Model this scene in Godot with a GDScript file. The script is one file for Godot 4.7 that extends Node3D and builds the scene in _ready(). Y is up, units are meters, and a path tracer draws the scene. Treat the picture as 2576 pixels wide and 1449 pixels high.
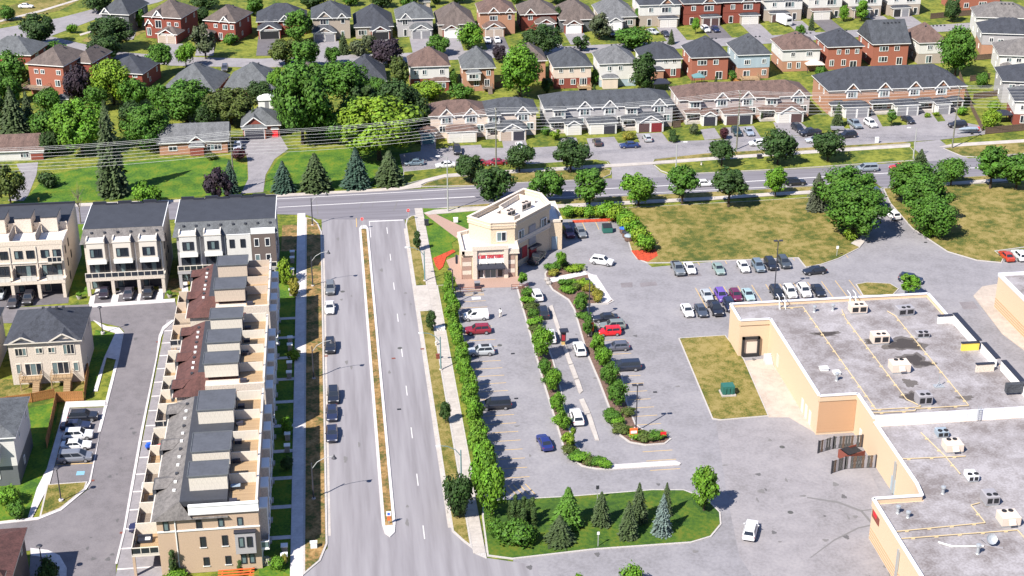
extends Node3D
# An aerial view over a boulevard, a coffee shop, a plaza and the houses behind them. x runs across, -z away along the boulevard, metres.

var M := {}
var taken := {}
var cache := {}
var unit_box: ArrayMesh
var rng := RandomNumberGenerator.new()

class MB:
	var v := PackedVector3Array()
	var n := PackedVector3Array()
	var c := PackedColorArray()
	func tri(a: Vector3, b: Vector3, d: Vector3):
		var m := (b - a).cross(d - a).normalized()
		v.append(a); v.append(d); v.append(b)
		n.append(m); n.append(m); n.append(m)
	func quad(a: Vector3, b: Vector3, d: Vector3, e: Vector3):
		tri(a, b, d); tri(a, d, e)
	func box(x0: float, y0: float, z0: float, x1: float, y1: float, z1: float):
		var p := [Vector3(x0, y0, z0), Vector3(x1, y0, z0), Vector3(x1, y0, z1), Vector3(x0, y0, z1), Vector3(x0, y1, z0), Vector3(x1, y1, z0), Vector3(x1, y1, z1), Vector3(x0, y1, z1)]
		quad(p[3], p[2], p[6], p[7]); quad(p[1], p[0], p[4], p[5]); quad(p[2], p[1], p[5], p[6]); quad(p[0], p[3], p[7], p[4]); quad(p[7], p[6], p[5], p[4]); quad(p[0], p[1], p[2], p[3])
	func bar(a: Vector3, b: Vector3, w: float, h: float = -1.0):
		if h < 0: h = w
		var f := (b - a).normalized()
		var s := f.cross(Vector3.UP)
		if s.length() < 0.01: s = Vector3.RIGHT
		s = s.normalized() * w * 0.5
		var u := s.cross(f).normalized() * h * 0.5
		var q := [a - s - u, a + s - u, a + s + u, a - s + u, b - s - u, b + s - u, b + s + u, b - s + u]
		quad(q[1], q[0], q[3], q[2]); quad(q[4], q[5], q[6], q[7]); quad(q[0], q[1], q[5], q[4]); quad(q[2], q[3], q[7], q[6]); quad(q[1], q[2], q[6], q[5]); quad(q[3], q[0], q[4], q[7])
	func tube(pts: Array, r0: float, r1: float, k: int = 6):
		var rings := []
		for i in pts.size():
			var p: Vector3 = pts[i]
			var f: Vector3 = (pts[min(i + 1, pts.size() - 1)] - pts[max(i - 1, 0)]).normalized()
			var s := f.cross(Vector3.UP if abs(f.y) < 0.95 else Vector3.RIGHT).normalized()
			var u := s.cross(f)
			var r: float = lerp(r0, r1, float(i) / max(pts.size() - 1, 1))
			var ring := []
			for j in k:
				var a := TAU * j / k
				ring.append(p + (s * cos(a) + u * sin(a)) * r)
			rings.append(ring)
		for i in pts.size() - 1:
			for j in k:
				var l := (j + 1) % k
				quad(rings[i][j], rings[i][l], rings[i + 1][l], rings[i + 1][j])
		for j in range(1, k - 1):
			tri(rings[-1][0], rings[-1][j], rings[-1][j + 1])
			tri(rings[0][0], rings[0][j + 1], rings[0][j])
	func lathe(p: Vector3, prof: Array, k: int = 10):
		for i in prof.size() - 1:
			var a: Vector2 = prof[i]
			var b: Vector2 = prof[i + 1]
			for j in k:
				var t0 := TAU * j / k
				var t1 := TAU * (j + 1) / k
				quad(p + Vector3(cos(t1) * a.x, a.y, sin(t1) * a.x), p + Vector3(cos(t0) * a.x, a.y, sin(t0) * a.x), p + Vector3(cos(t0) * b.x, b.y, sin(t0) * b.x), p + Vector3(cos(t1) * b.x, b.y, sin(t1) * b.x))
	func poly(pts: PackedVector2Array, y: float, down: float = 0.0):
		var t := Geometry2D.triangulate_polygon(pts)
		for i in range(0, t.size(), 3):
			var a := Vector3(pts[t[i]].x, y, pts[t[i]].y)
			var b := Vector3(pts[t[i + 1]].x, y, pts[t[i + 1]].y)
			var d := Vector3(pts[t[i + 2]].x, y, pts[t[i + 2]].y)
			if (b - a).cross(d - a).y < 0: tri(a, d, b)
			else: tri(a, b, d)
		if down > 0:
			var cw := Geometry2D.is_polygon_clockwise(pts)
			for i in pts.size():
				var p := pts[i]
				var q := pts[(i + 1) % pts.size()]
				if cw:
					var s := p; p = q; q = s
				quad(Vector3(p.x, y, p.y), Vector3(q.x, y, q.y), Vector3(q.x, y - down, q.y), Vector3(p.x, y - down, p.y))
	func mesh() -> ArrayMesh:
		var a := []
		a.resize(Mesh.ARRAY_MAX)
		a[Mesh.ARRAY_VERTEX] = v
		a[Mesh.ARRAY_NORMAL] = n
		if c.size() == v.size() and c.size() > 0: a[Mesh.ARRAY_COLOR] = c
		var m := ArrayMesh.new()
		m.add_surface_from_arrays(Mesh.PRIMITIVE_TRIANGLES, a)
		return m

func pv(a: Array) -> PackedVector2Array:
	var o := PackedVector2Array()
	for i in range(0, a.size(), 2): o.append(Vector2(a[i], a[i + 1]))
	return o

func numbered(n: String) -> String:
	if not taken.has(n):
		taken[n] = 0
		return n
	taken[n] += 1
	return "%s_%03d" % [n, taken[n]]

func thing(called: String, label: String, category: String, at := Vector3.ZERO, yaw := 0.0, group := "") -> Node3D:
	var o := Node3D.new()
	o.name = numbered(called)
	add_child(o)
	o.position = at
	o.rotation.y = yaw
	o.set_meta("label", label)
	o.set_meta("category", category)
	if group: o.set_meta("group", group)
	return o

func part(parent: Node3D, called: String, mesh: Mesh, mat: Material) -> MeshInstance3D:
	var o := MeshInstance3D.new()
	o.name = called
	o.mesh = mesh
	o.material_override = mat
	parent.add_child(o, true)
	return o

func top(called: String, mesh: Mesh, mat: Material, label: String, category: String, group := "", at := Vector3.ZERO, yaw := 0.0) -> MeshInstance3D:
	var o := MeshInstance3D.new()
	o.name = numbered(called)
	o.mesh = mesh
	o.material_override = mat
	add_child(o)
	o.position = at
	o.rotation.y = yaw
	o.set_meta("label", label)
	o.set_meta("category", category)
	if group: o.set_meta("group", group)
	return o

func struct(called: String, mesh: Mesh, mat: Material) -> MeshInstance3D:
	var o := MeshInstance3D.new()
	o.name = numbered(called)
	o.mesh = mesh
	o.material_override = mat
	add_child(o)
	o.set_meta("kind", "structure")
	return o

# a shared unit box stretched to size; a leaf part (nothing is parented to it)
func bx(parent: Node3D, called: String, at: Vector3, size: Vector3, mat: Material, yaw := 0.0) -> MeshInstance3D:
	var o := part(parent, called, unit_box, mat)
	o.position = at
	o.scale = size
	if yaw != 0.0: o.rotation.y = yaw
	return o

# axis-aligned box given by its corners
func bc(parent: Node3D, called: String, a: Vector3, b: Vector3, mat: Material) -> MeshInstance3D:
	return bx(parent, called, (a + b) * 0.5, (b - a).abs(), mat)

func sheet(called: String, pts: PackedVector2Array, y: float, mat: Material, down := 0.0) -> MeshInstance3D:
	var m := MB.new()
	m.poly(pts, y, down)
	return struct(called, m.mesh(), mat)

func sub_sheet(parent: Node3D, called: String, pts: PackedVector2Array, y: float, mat: Material, down := 0.0) -> MeshInstance3D:
	var m := MB.new()
	m.poly(pts, y, down)
	return part(parent, called, m.mesh(), mat)

# raised island: concrete kerb slab, its fill a little above
func island(called: String, pts: PackedVector2Array, fill: Material, kerb := 0.22, fill_name := "grass", y := 0.13) -> MeshInstance3D:
	var o := sheet(called, pts, y, M.kerb, 0.2)
	for q in Geometry2D.offset_polygon(pts, -kerb):
		if q.size() > 2: sub_sheet(o, fill_name, q, y + 0.02, fill)
	return o

func strip(a: Vector2, b: Vector2, w: float) -> PackedVector2Array:
	var s := (b - a).orthogonal().normalized() * w * 0.5
	return PackedVector2Array([a + s, b + s, b - s, a - s])

func rect(x0: float, z0: float, x1: float, z1: float) -> PackedVector2Array:
	return PackedVector2Array([Vector2(x0, z0), Vector2(x1, z0), Vector2(x1, z1), Vector2(x0, z1)])

# ---------- textures and materials ----------
func noise_img(size: int, freq: float, seed_: int, oct := 4, kind := FastNoiseLite.TYPE_SIMPLEX_SMOOTH) -> PackedByteArray:
	var f := FastNoiseLite.new()
	f.noise_type = kind
	f.seed = seed_
	f.frequency = freq
	f.fractal_octaves = oct
	var im := f.get_seamless_image(size, size)
	im.convert(Image.FORMAT_L8)
	return im.get_data()

# colours along a ramp picked by weighted noise layers
func ramp_tex(size: int, layers: Array, cols: Array, contrast := 1.0, speck := 0.0) -> ImageTexture:
	var d := []
	for l in layers: d.append(noise_img(size, l[0], l[1], l[3] if l.size() > 3 else 4))
	var out := PackedByteArray()
	out.resize(size * size * 3)
	var k := cols.size() - 1
	for i in size * size:
		var t := 0.0
		for j in d.size(): t += (d[j][i] / 255.0 - 0.5) * layers[j][2]
		t = clampf(0.5 + t * contrast + (rng.randf() - 0.5) * speck, 0.0, 0.9999) * k
		var q := int(t)
		var c: Color = cols[q].lerp(cols[q + 1], t - q)
		out[i * 3] = int(c.r * 255); out[i * 3 + 1] = int(c.g * 255); out[i * 3 + 2] = int(c.b * 255)
	return ImageTexture.create_from_image(Image.create_from_data(size, size, false, Image.FORMAT_RGB8, out))

func c8(r: int, g: int, b: int) -> Color:
	return Color(r / 255.0, g / 255.0, b / 255.0)

func mat(key: String, col: Color, rough := 0.9, tex: Texture2D = null, scale_ := Vector3.ONE, metal := 0.0) -> StandardMaterial3D:
	var m := StandardMaterial3D.new()
	m.albedo_color = col
	m.roughness = rough
	m.metallic = metal
	if tex:
		m.albedo_texture = tex
		m.uv1_triplanar = true
		m.uv1_world_triplanar = true
		m.uv1_scale = scale_
	M[key] = m
	return m

func _ready():
	# camera, sky, sun and exposure
	var cam := Camera3D.new()
	cam.name = "camera"
	cam.position = Vector3(0, 120, 0)
	cam.rotation = Vector3(-deg_to_rad(24.636), -deg_to_rad(6.93), 0)
	cam.fov = rad_to_deg(2.0 * atan(724.5 / 3800.0))
	cam.near = 1.0
	cam.far = 4000.0
	add_child(cam)
	cam.current = true
	var we := WorldEnvironment.new()
	we.name = "environment"
	var env := Environment.new()
	env.background_mode = Environment.BG_SKY
	var sky := Sky.new()
	var sm := ProceduralSkyMaterial.new()
	sm.sky_top_color = Color(0.38, 0.50, 0.72)
	sm.sky_horizon_color = Color(0.76, 0.81, 0.88)
	sm.sky_curve = 0.12
	sm.ground_bottom_color = Color(0.30, 0.32, 0.25)
	sm.ground_horizon_color = Color(0.66, 0.72, 0.78)
	sm.sky_energy_multiplier = 0.8
	sky.sky_material = sm
	env.sky = sky
	env.tonemap_mode = Environment.TONE_MAPPER_LINEAR
	env.tonemap_exposure = 2.15
	env.sdfgi_enabled = true
	env.ssao_enabled = true
	env.ssil_enabled = true
	we.environment = env
	add_child(we)
	var sun := DirectionalLight3D.new()
	sun.name = "sun"
	sun.light_energy = 1.5
	sun.light_color = Color(1.0, 0.975, 0.935)
	sun.light_angular_distance = 0.5
	sun.shadow_enabled = true
	sun.rotation = Vector3(-deg_to_rad(46.5), -deg_to_rad(50.0), 0)
	add_child(sun)
	# materials and shared meshes
	var u := MB.new()
	u.box(-0.5, -0.5, -0.5, 0.5, 0.5, 0.5)
	unit_box = u.mesh()
	make_materials()
	mat("stain", lin(0.055, 0.045, 0.04), 0.7, M.fine_tex, Vector3.ONE * 0.3)
	mat("stain_pale", lin(0.12, 0.105, 0.098), 0.8, M.fine_tex, Vector3.ONE * 0.3)
	mat("oil", lin(0.1, 0.095, 0.095), 0.6)
	mat("skin", lin(0.36, 0.2, 0.14), 0.7)
	# large structure first, small things last
	make_ground()
	make_plaza()
	make_shop()
	make_town()
	make_homes()
	make_trees()
	make_cars()
	make_street()
	make_marks()
	make_person()

func lin(r: float, g: float, b: float) -> Color:
	return Color(r, g, b).linear_to_srgb()

func make_materials():
	rng.seed = 7
	var g1 := c8(190, 190, 190)
	var w1 := c8(255, 255, 255)
	var fine := ramp_tex(256, [[0.05, 3, 0.8], [0.25, 4, 0.6]], [c8(205, 205, 205), c8(240, 240, 240), w1], 1.4, 0.25)
	var blotch := ramp_tex(512, [[0.006, 11, 0.6], [0.03, 12, 0.5], [0.15, 13, 0.6]], [c8(208, 207, 206), c8(236, 235, 236), c8(255, 254, 252)], 1.0, 0.3)
	var streak := ramp_tex(512, [[0.009, 21, 1.2], [0.03, 22, 0.4]], [c8(222, 220, 221), c8(241, 240, 241), w1], 1.0, 0.1)
	var shingle := ramp_tex(256, [[0.015, 33, 0.6], [0.06, 31, 0.6], [0.3, 32, 0.9]], [c8(150, 150, 152), c8(215, 214, 214), w1], 1.4, 0.5)
	var brick := ramp_tex(256, [[0.05, 34, 0.4], [0.3, 35, 0.9]], [c8(196, 194, 192), c8(230, 229, 228), w1], 1.2, 0.4)
	var roofmem := ramp_tex(1024, [[0.004, 41, 1.0], [0.016, 42, 0.8], [0.08, 43, 0.8]], [c8(182, 173, 168), c8(210, 204, 200), c8(226, 221, 218), c8(248, 244, 242)], 1.0, 0.14)
	var lawn := ramp_tex(512, [[0.008, 51, 0.9], [0.06, 52, 0.7], [0.25, 53, 0.6]], [lin(0.022, 0.068, 0.003), lin(0.046, 0.115, 0.004), lin(0.08, 0.145, 0.005), lin(0.135, 0.15, 0.012)], 1.25, 0.3)
	var dry := ramp_tex(1024, [[0.004, 61, 1.0], [0.02, 62, 1.0], [0.11, 63, 0.9]], [lin(0.05, 0.075, 0.006), lin(0.105, 0.11, 0.014), lin(0.175, 0.145, 0.034), lin(0.24, 0.185, 0.065), lin(0.3, 0.23, 0.1)], 1.05, 0.34)
	var brown := ramp_tex(512, [[0.012, 71, 1.1], [0.06, 72, 0.9], [0.2, 73, 0.5]], [lin(0.055, 0.065, 0.01), lin(0.14, 0.1, 0.03), lin(0.21, 0.12, 0.04), lin(0.3, 0.19, 0.075)], 1.3, 0.25)
	var wood := ramp_tex(256, [[0.02, 81, 1.2], [0.2, 82, 0.6]], [c8(170, 160, 150), c8(225, 220, 212), w1], 1.4, 0.2)
	M.fine_tex = fine
	mat("lawn", c8(222, 222, 190), 1.0, lawn, Vector3.ONE * 0.035)
	mat("dry", c8(228, 230, 205), 1.0, dry, Vector3.ONE * 0.021)
	mat("mixed", c8(205, 238, 128), 1.0, dry, Vector3(0.03, 0.03, 0.034))
	mat("brown", Color.WHITE, 1.0, brown, Vector3.ONE * 0.04)
	mat("lush", c8(250, 255, 190), 1.0, lawn, Vector3.ONE * 0.05)
	mat("asphalt", lin(0.207, 0.187, 0.197), 0.95, blotch, Vector3.ONE * 0.03)
	mat("boulevard", lin(0.239, 0.227, 0.242), 0.95, streak, Vector3(0.1, 0.1, 0.006))
	mat("main_road", lin(0.175, 0.166, 0.187), 0.95, streak, Vector3(0.006, 0.1, 0.16))
	mat("street", lin(0.265, 0.251, 0.264), 0.95, blotch, Vector3.ONE * 0.023)
	mat("lot", lin(0.249, 0.240, 0.256), 0.95, blotch, Vector3.ONE * 0.017)
	mat("lane", lin(0.175, 0.161, 0.171), 0.95, blotch, Vector3.ONE * 0.035)
	mat("yard_pave", lin(0.267, 0.252, 0.263), 0.95, blotch, Vector3.ONE * 0.02)
	mat("drive", lin(0.260, 0.245, 0.259), 0.95, blotch, Vector3.ONE * 0.09)
	mat("drive_dark", lin(0.13, 0.12, 0.13), 0.95, blotch, Vector3.ONE * 0.09)
	mat("kerb", lin(0.46, 0.43, 0.41), 0.9, fine, Vector3.ONE * 0.3)
	mat("concrete", lin(0.46, 0.42, 0.385), 0.9, blotch, Vector3.ONE * 0.08)
	mat("concrete_new", lin(0.6, 0.57, 0.57), 0.9, blotch, Vector3.ONE * 0.08)
	mat("pad", lin(0.46, 0.39, 0.33), 0.9, blotch, Vector3.ONE * 0.05)
	mat("paver", lin(0.38, 0.25, 0.2), 0.9, fine, Vector3.ONE * 0.4)
	mat("mulch", lin(0.62, 0.075, 0.025), 1.0, shingle, Vector3.ONE * 0.4)
	mat("soil", lin(0.2, 0.12, 0.09), 1.0, shingle, Vector3.ONE * 0.3)
	mat("paint_white", lin(0.62, 0.6, 0.6), 0.8, fine, Vector3.ONE * 0.5)
	mat("paint_yellow", lin(0.6, 0.4, 0.15), 0.8, fine, Vector3.ONE * 0.5)
	mat("paint_blue", lin(0.2, 0.4, 0.52), 0.8, fine, Vector3.ONE * 0.5)
	mat("crack", lin(0.145, 0.138, 0.138), 0.9)
	# roofs
	mat("slate", lin(0.054, 0.060, 0.077), 0.9, shingle, Vector3.ONE * 0.16)
	mat("slate2", lin(0.075, 0.083, 0.098), 0.9, shingle, Vector3.ONE * 0.16)
	mat("grey_roof", lin(0.135, 0.145, 0.155), 0.9, shingle, Vector3.ONE * 0.16)
	mat("light_roof", lin(0.17, 0.175, 0.185), 0.9, shingle, Vector3.ONE * 0.16)
	mat("brown_roof", lin(0.17, 0.108, 0.09), 0.9, shingle, Vector3.ONE * 0.16)
	mat("taupe_roof", lin(0.15, 0.118, 0.105), 0.9, shingle, Vector3.ONE * 0.16)
	mat("red_roof", lin(0.125, 0.052, 0.045), 0.9, shingle, Vector3.ONE * 0.16)
	mat("warm_grey_roof", lin(0.2, 0.185, 0.178), 0.9, shingle, Vector3.ONE * 0.16)
	mat("membrane", lin(0.04, 0.044, 0.056), 0.75, blotch, Vector3.ONE * 0.1)
	mat("pop_roof", lin(0.085, 0.092, 0.11), 0.8, blotch, Vector3.ONE * 0.1)
	mat("flat_roof", lin(0.326, 0.317, 0.338), 0.95, roofmem, Vector3.ONE * 0.024)
	mat("white_roof", lin(0.72, 0.71, 0.7), 0.8, fine, Vector3.ONE * 0.2)
	# walls
	mat("red_brick", lin(0.25, 0.062, 0.042), 0.9, brick, Vector3.ONE * 0.4)
	mat("orange_brick", lin(0.36, 0.125, 0.08), 0.9, brick, Vector3.ONE * 0.4)
	mat("peach_brick", lin(0.431, 0.227, 0.144), 0.9, brick, Vector3.ONE * 0.4)
	mat("buff_brick", lin(0.54, 0.4, 0.29), 0.9, brick, Vector3.ONE * 0.4)
	mat("plaza_brick", lin(0.68, 0.52, 0.36), 0.9, brick, Vector3.ONE * 0.4)
	mat("plaza_orange", lin(0.56, 0.34, 0.2), 0.9, brick, Vector3.ONE * 0.4)
	mat("stone", lin(0.407, 0.347, 0.299), 0.9, brick, Vector3.ONE * 0.4)
	mat("siding_white", lin(0.644, 0.632, 0.609), 0.7, fine, Vector3(0.05, 3.0, 0.05))
	mat("siding_cream", lin(0.650, 0.546, 0.468), 0.7, fine, Vector3(0.05, 3.0, 0.05))
	mat("siding_grey", lin(0.390, 0.377, 0.390), 0.7, fine, Vector3(0.05, 3.0, 0.05))
	mat("siding_mauve", lin(0.429, 0.364, 0.351), 0.7, fine, Vector3(0.05, 3.0, 0.05))
	mat("siding_blue", lin(0.35, 0.44, 0.5), 0.7, fine, Vector3(0.05, 3.0, 0.05))
	mat("siding_dark", lin(0.12, 0.13, 0.14), 0.7, fine, Vector3(0.05, 3.0, 0.05))
	mat("panel_cream", lin(0.650, 0.598, 0.520), 0.7, fine, Vector3(1.5, 0.1, 1.5))
	mat("panel_tan", lin(0.56, 0.46, 0.37), 0.7, fine, Vector3(1.5, 0.1, 1.5))
	mat("stucco", lin(0.643, 0.515, 0.372), 0.9, fine, Vector3.ONE * 0.3)
	mat("stucco_light", lin(0.676, 0.585, 0.494), 0.9, fine, Vector3.ONE * 0.3)
	mat("townstone", lin(0.601, 0.529, 0.458), 0.9, fine, Vector3.ONE * 0.3)
	mat("townbrick", lin(0.147, 0.115, 0.106), 0.9, brick, Vector3.ONE * 0.4)
	mat("trim", lin(0.700, 0.700, 0.690), 0.6)
	mat("trim_cream", lin(0.575, 0.529, 0.471), 0.6)
	mat("metal_white", lin(0.62, 0.62, 0.66), 0.45)
	mat("dark_trim", lin(0.022, 0.024, 0.036), 0.5)
	mat("glass", lin(0.02, 0.025, 0.035), 0.08)
	mat("glass_teal", lin(0.12, 0.17, 0.18), 0.1)
	mat("door_grey", lin(0.2, 0.2, 0.22), 0.6)
	mat("door_white", lin(0.55, 0.53, 0.5), 0.6)
	mat("door_tan", lin(0.38, 0.31, 0.26), 0.6)
	mat("door_dark", lin(0.03, 0.03, 0.045), 0.6)
	mat("door_brown", lin(0.08, 0.045, 0.045), 0.6)
	mat("door_red", lin(0.17, 0.015, 0.02), 0.6)
	mat("deck", lin(0.42, 0.3, 0.18), 0.8, wood, Vector3(4.0, 1.0, 0.5))
	mat("deck_grey", lin(0.24, 0.2, 0.17), 0.8, wood, Vector3(4.0, 1.0, 0.5))
	mat("fence", lin(0.42, 0.2, 0.065), 0.85, wood, Vector3(3.0, 0.4, 3.0))
	mat("fence_grey", lin(0.15, 0.105, 0.08), 0.9, wood, Vector3(3.0, 0.4, 3.0))
	mat("screen_grey", lin(0.1, 0.105, 0.11), 0.8, wood, Vector3(2.0, 0.4, 2.0))
	mat("bark", lin(0.07, 0.05, 0.035), 0.95, wood, Vector3.ONE * 1.5)
	mat("bark_pale", lin(0.22, 0.19, 0.16), 0.95, wood, Vector3.ONE * 1.5)
	# metals and plain colours
	mat("pole_grey", lin(0.32, 0.33, 0.32), 0.5)
	mat("pole_dark", lin(0.035, 0.035, 0.045), 0.5)
	mat("pole_teal", lin(0.1, 0.2, 0.21), 0.5)
	mat("pole_wood", lin(0.2, 0.21, 0.17), 0.9, wood, Vector3.ONE)
	mat("wire", lin(0.48, 0.48, 0.48), 0.4)
	mat("galv", lin(0.36, 0.38, 0.4), 0.45, null, Vector3.ONE, 0.3)
	mat("hvac_cream", lin(0.56, 0.47, 0.4), 0.6)
	mat("hvac_grey", lin(0.26, 0.25, 0.27), 0.6)
	mat("hvac_blue", lin(0.24, 0.29, 0.34), 0.6)
	mat("pipe_yellow", lin(0.55, 0.43, 0.25), 0.6)
	mat("black", lin(0.015, 0.015, 0.018), 0.6)
	mat("tyre", lin(0.02, 0.02, 0.022), 0.9)
	mat("rim", lin(0.4, 0.4, 0.42), 0.35, null, Vector3.ONE, 0.6)
	mat("rust", lin(0.17, 0.045, 0.03), 0.9)
	mat("red", lin(0.6, 0.012, 0.02), 0.5)
	mat("orange", lin(0.72, 0.13, 0.03), 0.6)
	mat("yellow", lin(0.7, 0.5, 0.08), 0.6)
	mat("blue", lin(0.02, 0.1, 0.55), 0.5)
	mat("green_metal", lin(0.02, 0.11, 0.09), 0.6)
	mat("green", lin(0.09, 0.33, 0.03), 0.8)
	mat("white", lin(0.66, 0.66, 0.66), 0.5)
	mat("rock", lin(0.34, 0.31, 0.29), 0.9, fine, Vector3.ONE)
	mat("headlight", lin(0.6, 0.6, 0.62), 0.15)
	mat("taillight", lin(0.35, 0.008, 0.01), 0.2)
	mat("poster_red", lin(0.3, 0.02, 0.03), 0.6)
	mat("poster_dark", lin(0.05, 0.03, 0.06), 0.5)
	# foliage: the leaf colours on each mesh vary around 1, the material carries the tone
	for f in [["leaf", 0.066, 0.172, 0.005], ["leaf_bright", 0.115, 0.265, 0.005], ["leaf_lime", 0.185, 0.3, 0.006], ["leaf_dark", 0.03, 0.078, 0.006], ["leaf_olive", 0.08, 0.115, 0.012], ["leaf_grey", 0.085, 0.11, 0.05], ["leaf_purple", 0.03, 0.014, 0.032], ["leaf_maroon", 0.08, 0.012, 0.025], ["leaf_hedge", 0.125, 0.27, 0.006], ["leaf_cedar", 0.05, 0.1, 0.014], ["spruce", 0.05, 0.085, 0.022], ["spruce_blue", 0.14, 0.2, 0.19], ["spruce_teal", 0.032, 0.078, 0.052], ["spruce_grey", 0.07, 0.085, 0.05], ["leaf_yellow", 0.24, 0.22, 0.02], ["leaf_white", 0.5, 0.5, 0.44]]:
		var m := mat(f[0], lin(f[1], f[2], f[3]), 0.75)
		m.vertex_color_use_as_albedo = true
		m.backlight = Color(0.2, 0.24, 0.1)
		m.cull_mode = BaseMaterial3D.CULL_DISABLED

# ---------- the setting ----------
func make_ground():
	sheet("ground", rect(-1500, -2000, 1500, 600), -0.05, M.mixed)
	# plaza car parks
	var lot := sheet("car_park", pv([20.9, -261.5, 32.7, -261.2, 35.3, -275.6, 42.6, -278.8, 46.1, -293.1, 59.1, -292.4, 58.2, -272.8, 60.1, -266.2, 89.8, -269, 90.1, -262, 117.6, -301.4, 122.7, -305.3, 118.8, -280.2, 121.2, -266.8, 130.9, -262, 132.5, -265.8, 173.2, -267.1, 110, -135.7, 18, -146.9, 21, -171.5, 17.4, -173.3, 18.4, -186.9]), 0.0, M.lot)
	sheet("service_yard", pv([57.8, -205.3, 66.6, -205.3, 70.9, -205.4, 73, -199.7, 78.3, -200, 76.5, -180.9, 73.8, -160, 52.6, -162.5, 51.9, -168.2, 54, -183.1, 55.9, -194.2]), 0.006, M.yard_pave)
	sheet("loading_pad", pv([67.4, -225, 71.9, -225.4, 74.4, -204.4, 72.6, -199.2, 69.7, -204.9, 66.4, -205.3]), 0.012, M.pad)
	# boulevard with its bottom junction
	var bv := sheet("boulevard", pv([-4.2, -304, 13.2, -304, 13.2, -180, 17.5, -172, 24, -169.5, 24, -120, -10, -120, -10, -170, -6.5, -173, -4.2, -177]), 0.006, M.boulevard)
	var mr := sheet("main_road", pv([-126.7, -304, -72.7, -312.5, -55.7, -313.5, -35.8, -313.2, -18.4, -313.5, 29.9, -315.1, 39, -315.7, 91.3, -316.9, 102.1, -316.9, 149.1, -319.3, 160.7, -320.2, 204.5, -323.2, 197.4, -310.4, 155.2, -308.1, 141.4, -307.4, 125.3, -307.5, 122.8, -303.3, 119.8, -303.6, 119.4, -306.7, 90, -305.3, 59, -304.8, 37, -304.4, 28.8, -303.7, 20.5, -302.4, 17.5, -300.4, 14.2, -296.9, -5, -299.3, -7.3, -302.1, -13.7, -303.3, -35, -302.9, -70.8, -302.4, -123.6, -294.9]), 0.012, M.main_road)
	sheet("service_road", pv([14.3, -338.2, 25.4, -341.4, 45.2, -339, 61.7, -339.9, 90.9, -339.3, 117.1, -340.3, 125.1, -343.3, 143, -344.9, 153.6, -346.8, 160.1, -341.2, 157.5, -335.4, 148.8, -333.5, 144.9, -332.8, 136, -332.4, 86.1, -330.1, 73.3, -327.7, 72.2, -324.6, 72.9, -319.1, 74.9, -315.5, 61.1, -315.3, 62.7, -324.9, 62.4, -327.7, 59.8, -328.8, 44.7, -327.6, 29.9, -328.6, 14.6, -326.2]), 0.018, M.street)
	sheet("side_street", pv([138, -331.8, 144.9, -332.8, 145.2, -324.6, 146.6, -319.1, 136.5, -318.4, 136.4, -327.1]), 0.024, M.street)
	# streets between the houses
	sheet("avenue", pv([-121, -454.3, -100.4, -466.8, -84.3, -477.8, -63.5, -501.1, -53.5, -519.5, -44.1, -518.4, -55.3, -494.7, -72, -476.3, -83.5, -456.5, -90.6, -450.2, -115.6, -430.6]), 0.0, M.street)
	sheet("crescent_street", pv([-87.4, -455.1, -83.4, -455.6, -75.4, -448.3, -61.4, -436.3, -46.2, -429.4, -21.2, -423.9, 1.3, -425.3, 18.4, -424.9, 35.7, -425.3, 59, -425.9, 88.8, -427.5, 125.6, -430.2, 164.1, -434.7, 190.3, -437.2, 231.2, -441.9, 227.2, -433.6, 187.1, -429.1, 161.3, -426.7, 123.3, -421.6, 87.1, -419.1, 57.9, -417.6, 34.9, -416.3, 17.9, -415.1, 1.1, -414, -21, -415.1, -45.4, -420, -60.5, -427.9, -76.6, -440.7, -85.8, -448.7]), 0.006, M.street)
	sheet("dry_yard", pv([-73.8, -449, -71.7, -459.6, -61.8, -472.6, -53.4, -480.5, -51.7, -467.5, -58.6, -452.5, -63.2, -444.2]), -0.02, M.dry)
	sheet("dry_yard", pv([-110.7, -483.5, -105.1, -492.9, -93.6, -506.4, -77.5, -511.1, -85.7, -487.5, -101.3, -471.6, -107.2, -465.8]), -0.02, M.dry)
	for q in [pv([-75.5, -457.3, -62.1, -474.6, -54.3, -483.2, -53.9, -481.6, -61.8, -472.6, -75, -455.4]), pv([-108.2, -470.6, -92, -488.3, -81.6, -502.8, -80.7, -501.6, -91.2, -486.1, -107.7, -468.2])]: sheet("sidewalk", q, 0.02, M.concrete)
	# lane behind the town houses
	sheet("lane", pv([-67.9, -262.4, -47.4, -262, -31.8, -262.5, -30.3, -253.1, -33, -247, -32.8, -238.4, -33, -212.7, -32.8, -196.2, -32.7, -184.6, -32.9, -176.7, -31.5, -164.1, -43.2, -165.5, -44.5, -178, -45, -181.4, -52.2, -180.8, -53.7, -188.7, -45.2, -189.4, -42.2, -191.3, -39.2, -196.4, -39.5, -213.5, -39.4, -239.2, -39.7, -249.6, -40.8, -251.7, -45.7, -254.6, -66.7, -256]), 0.0, M.lane)
	sheet("parking_pad", pv([-45.4, -221.9, -39.5, -221.6, -38.7, -198.4, -44.9, -198.8]), 0.006, M.lane)
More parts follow.
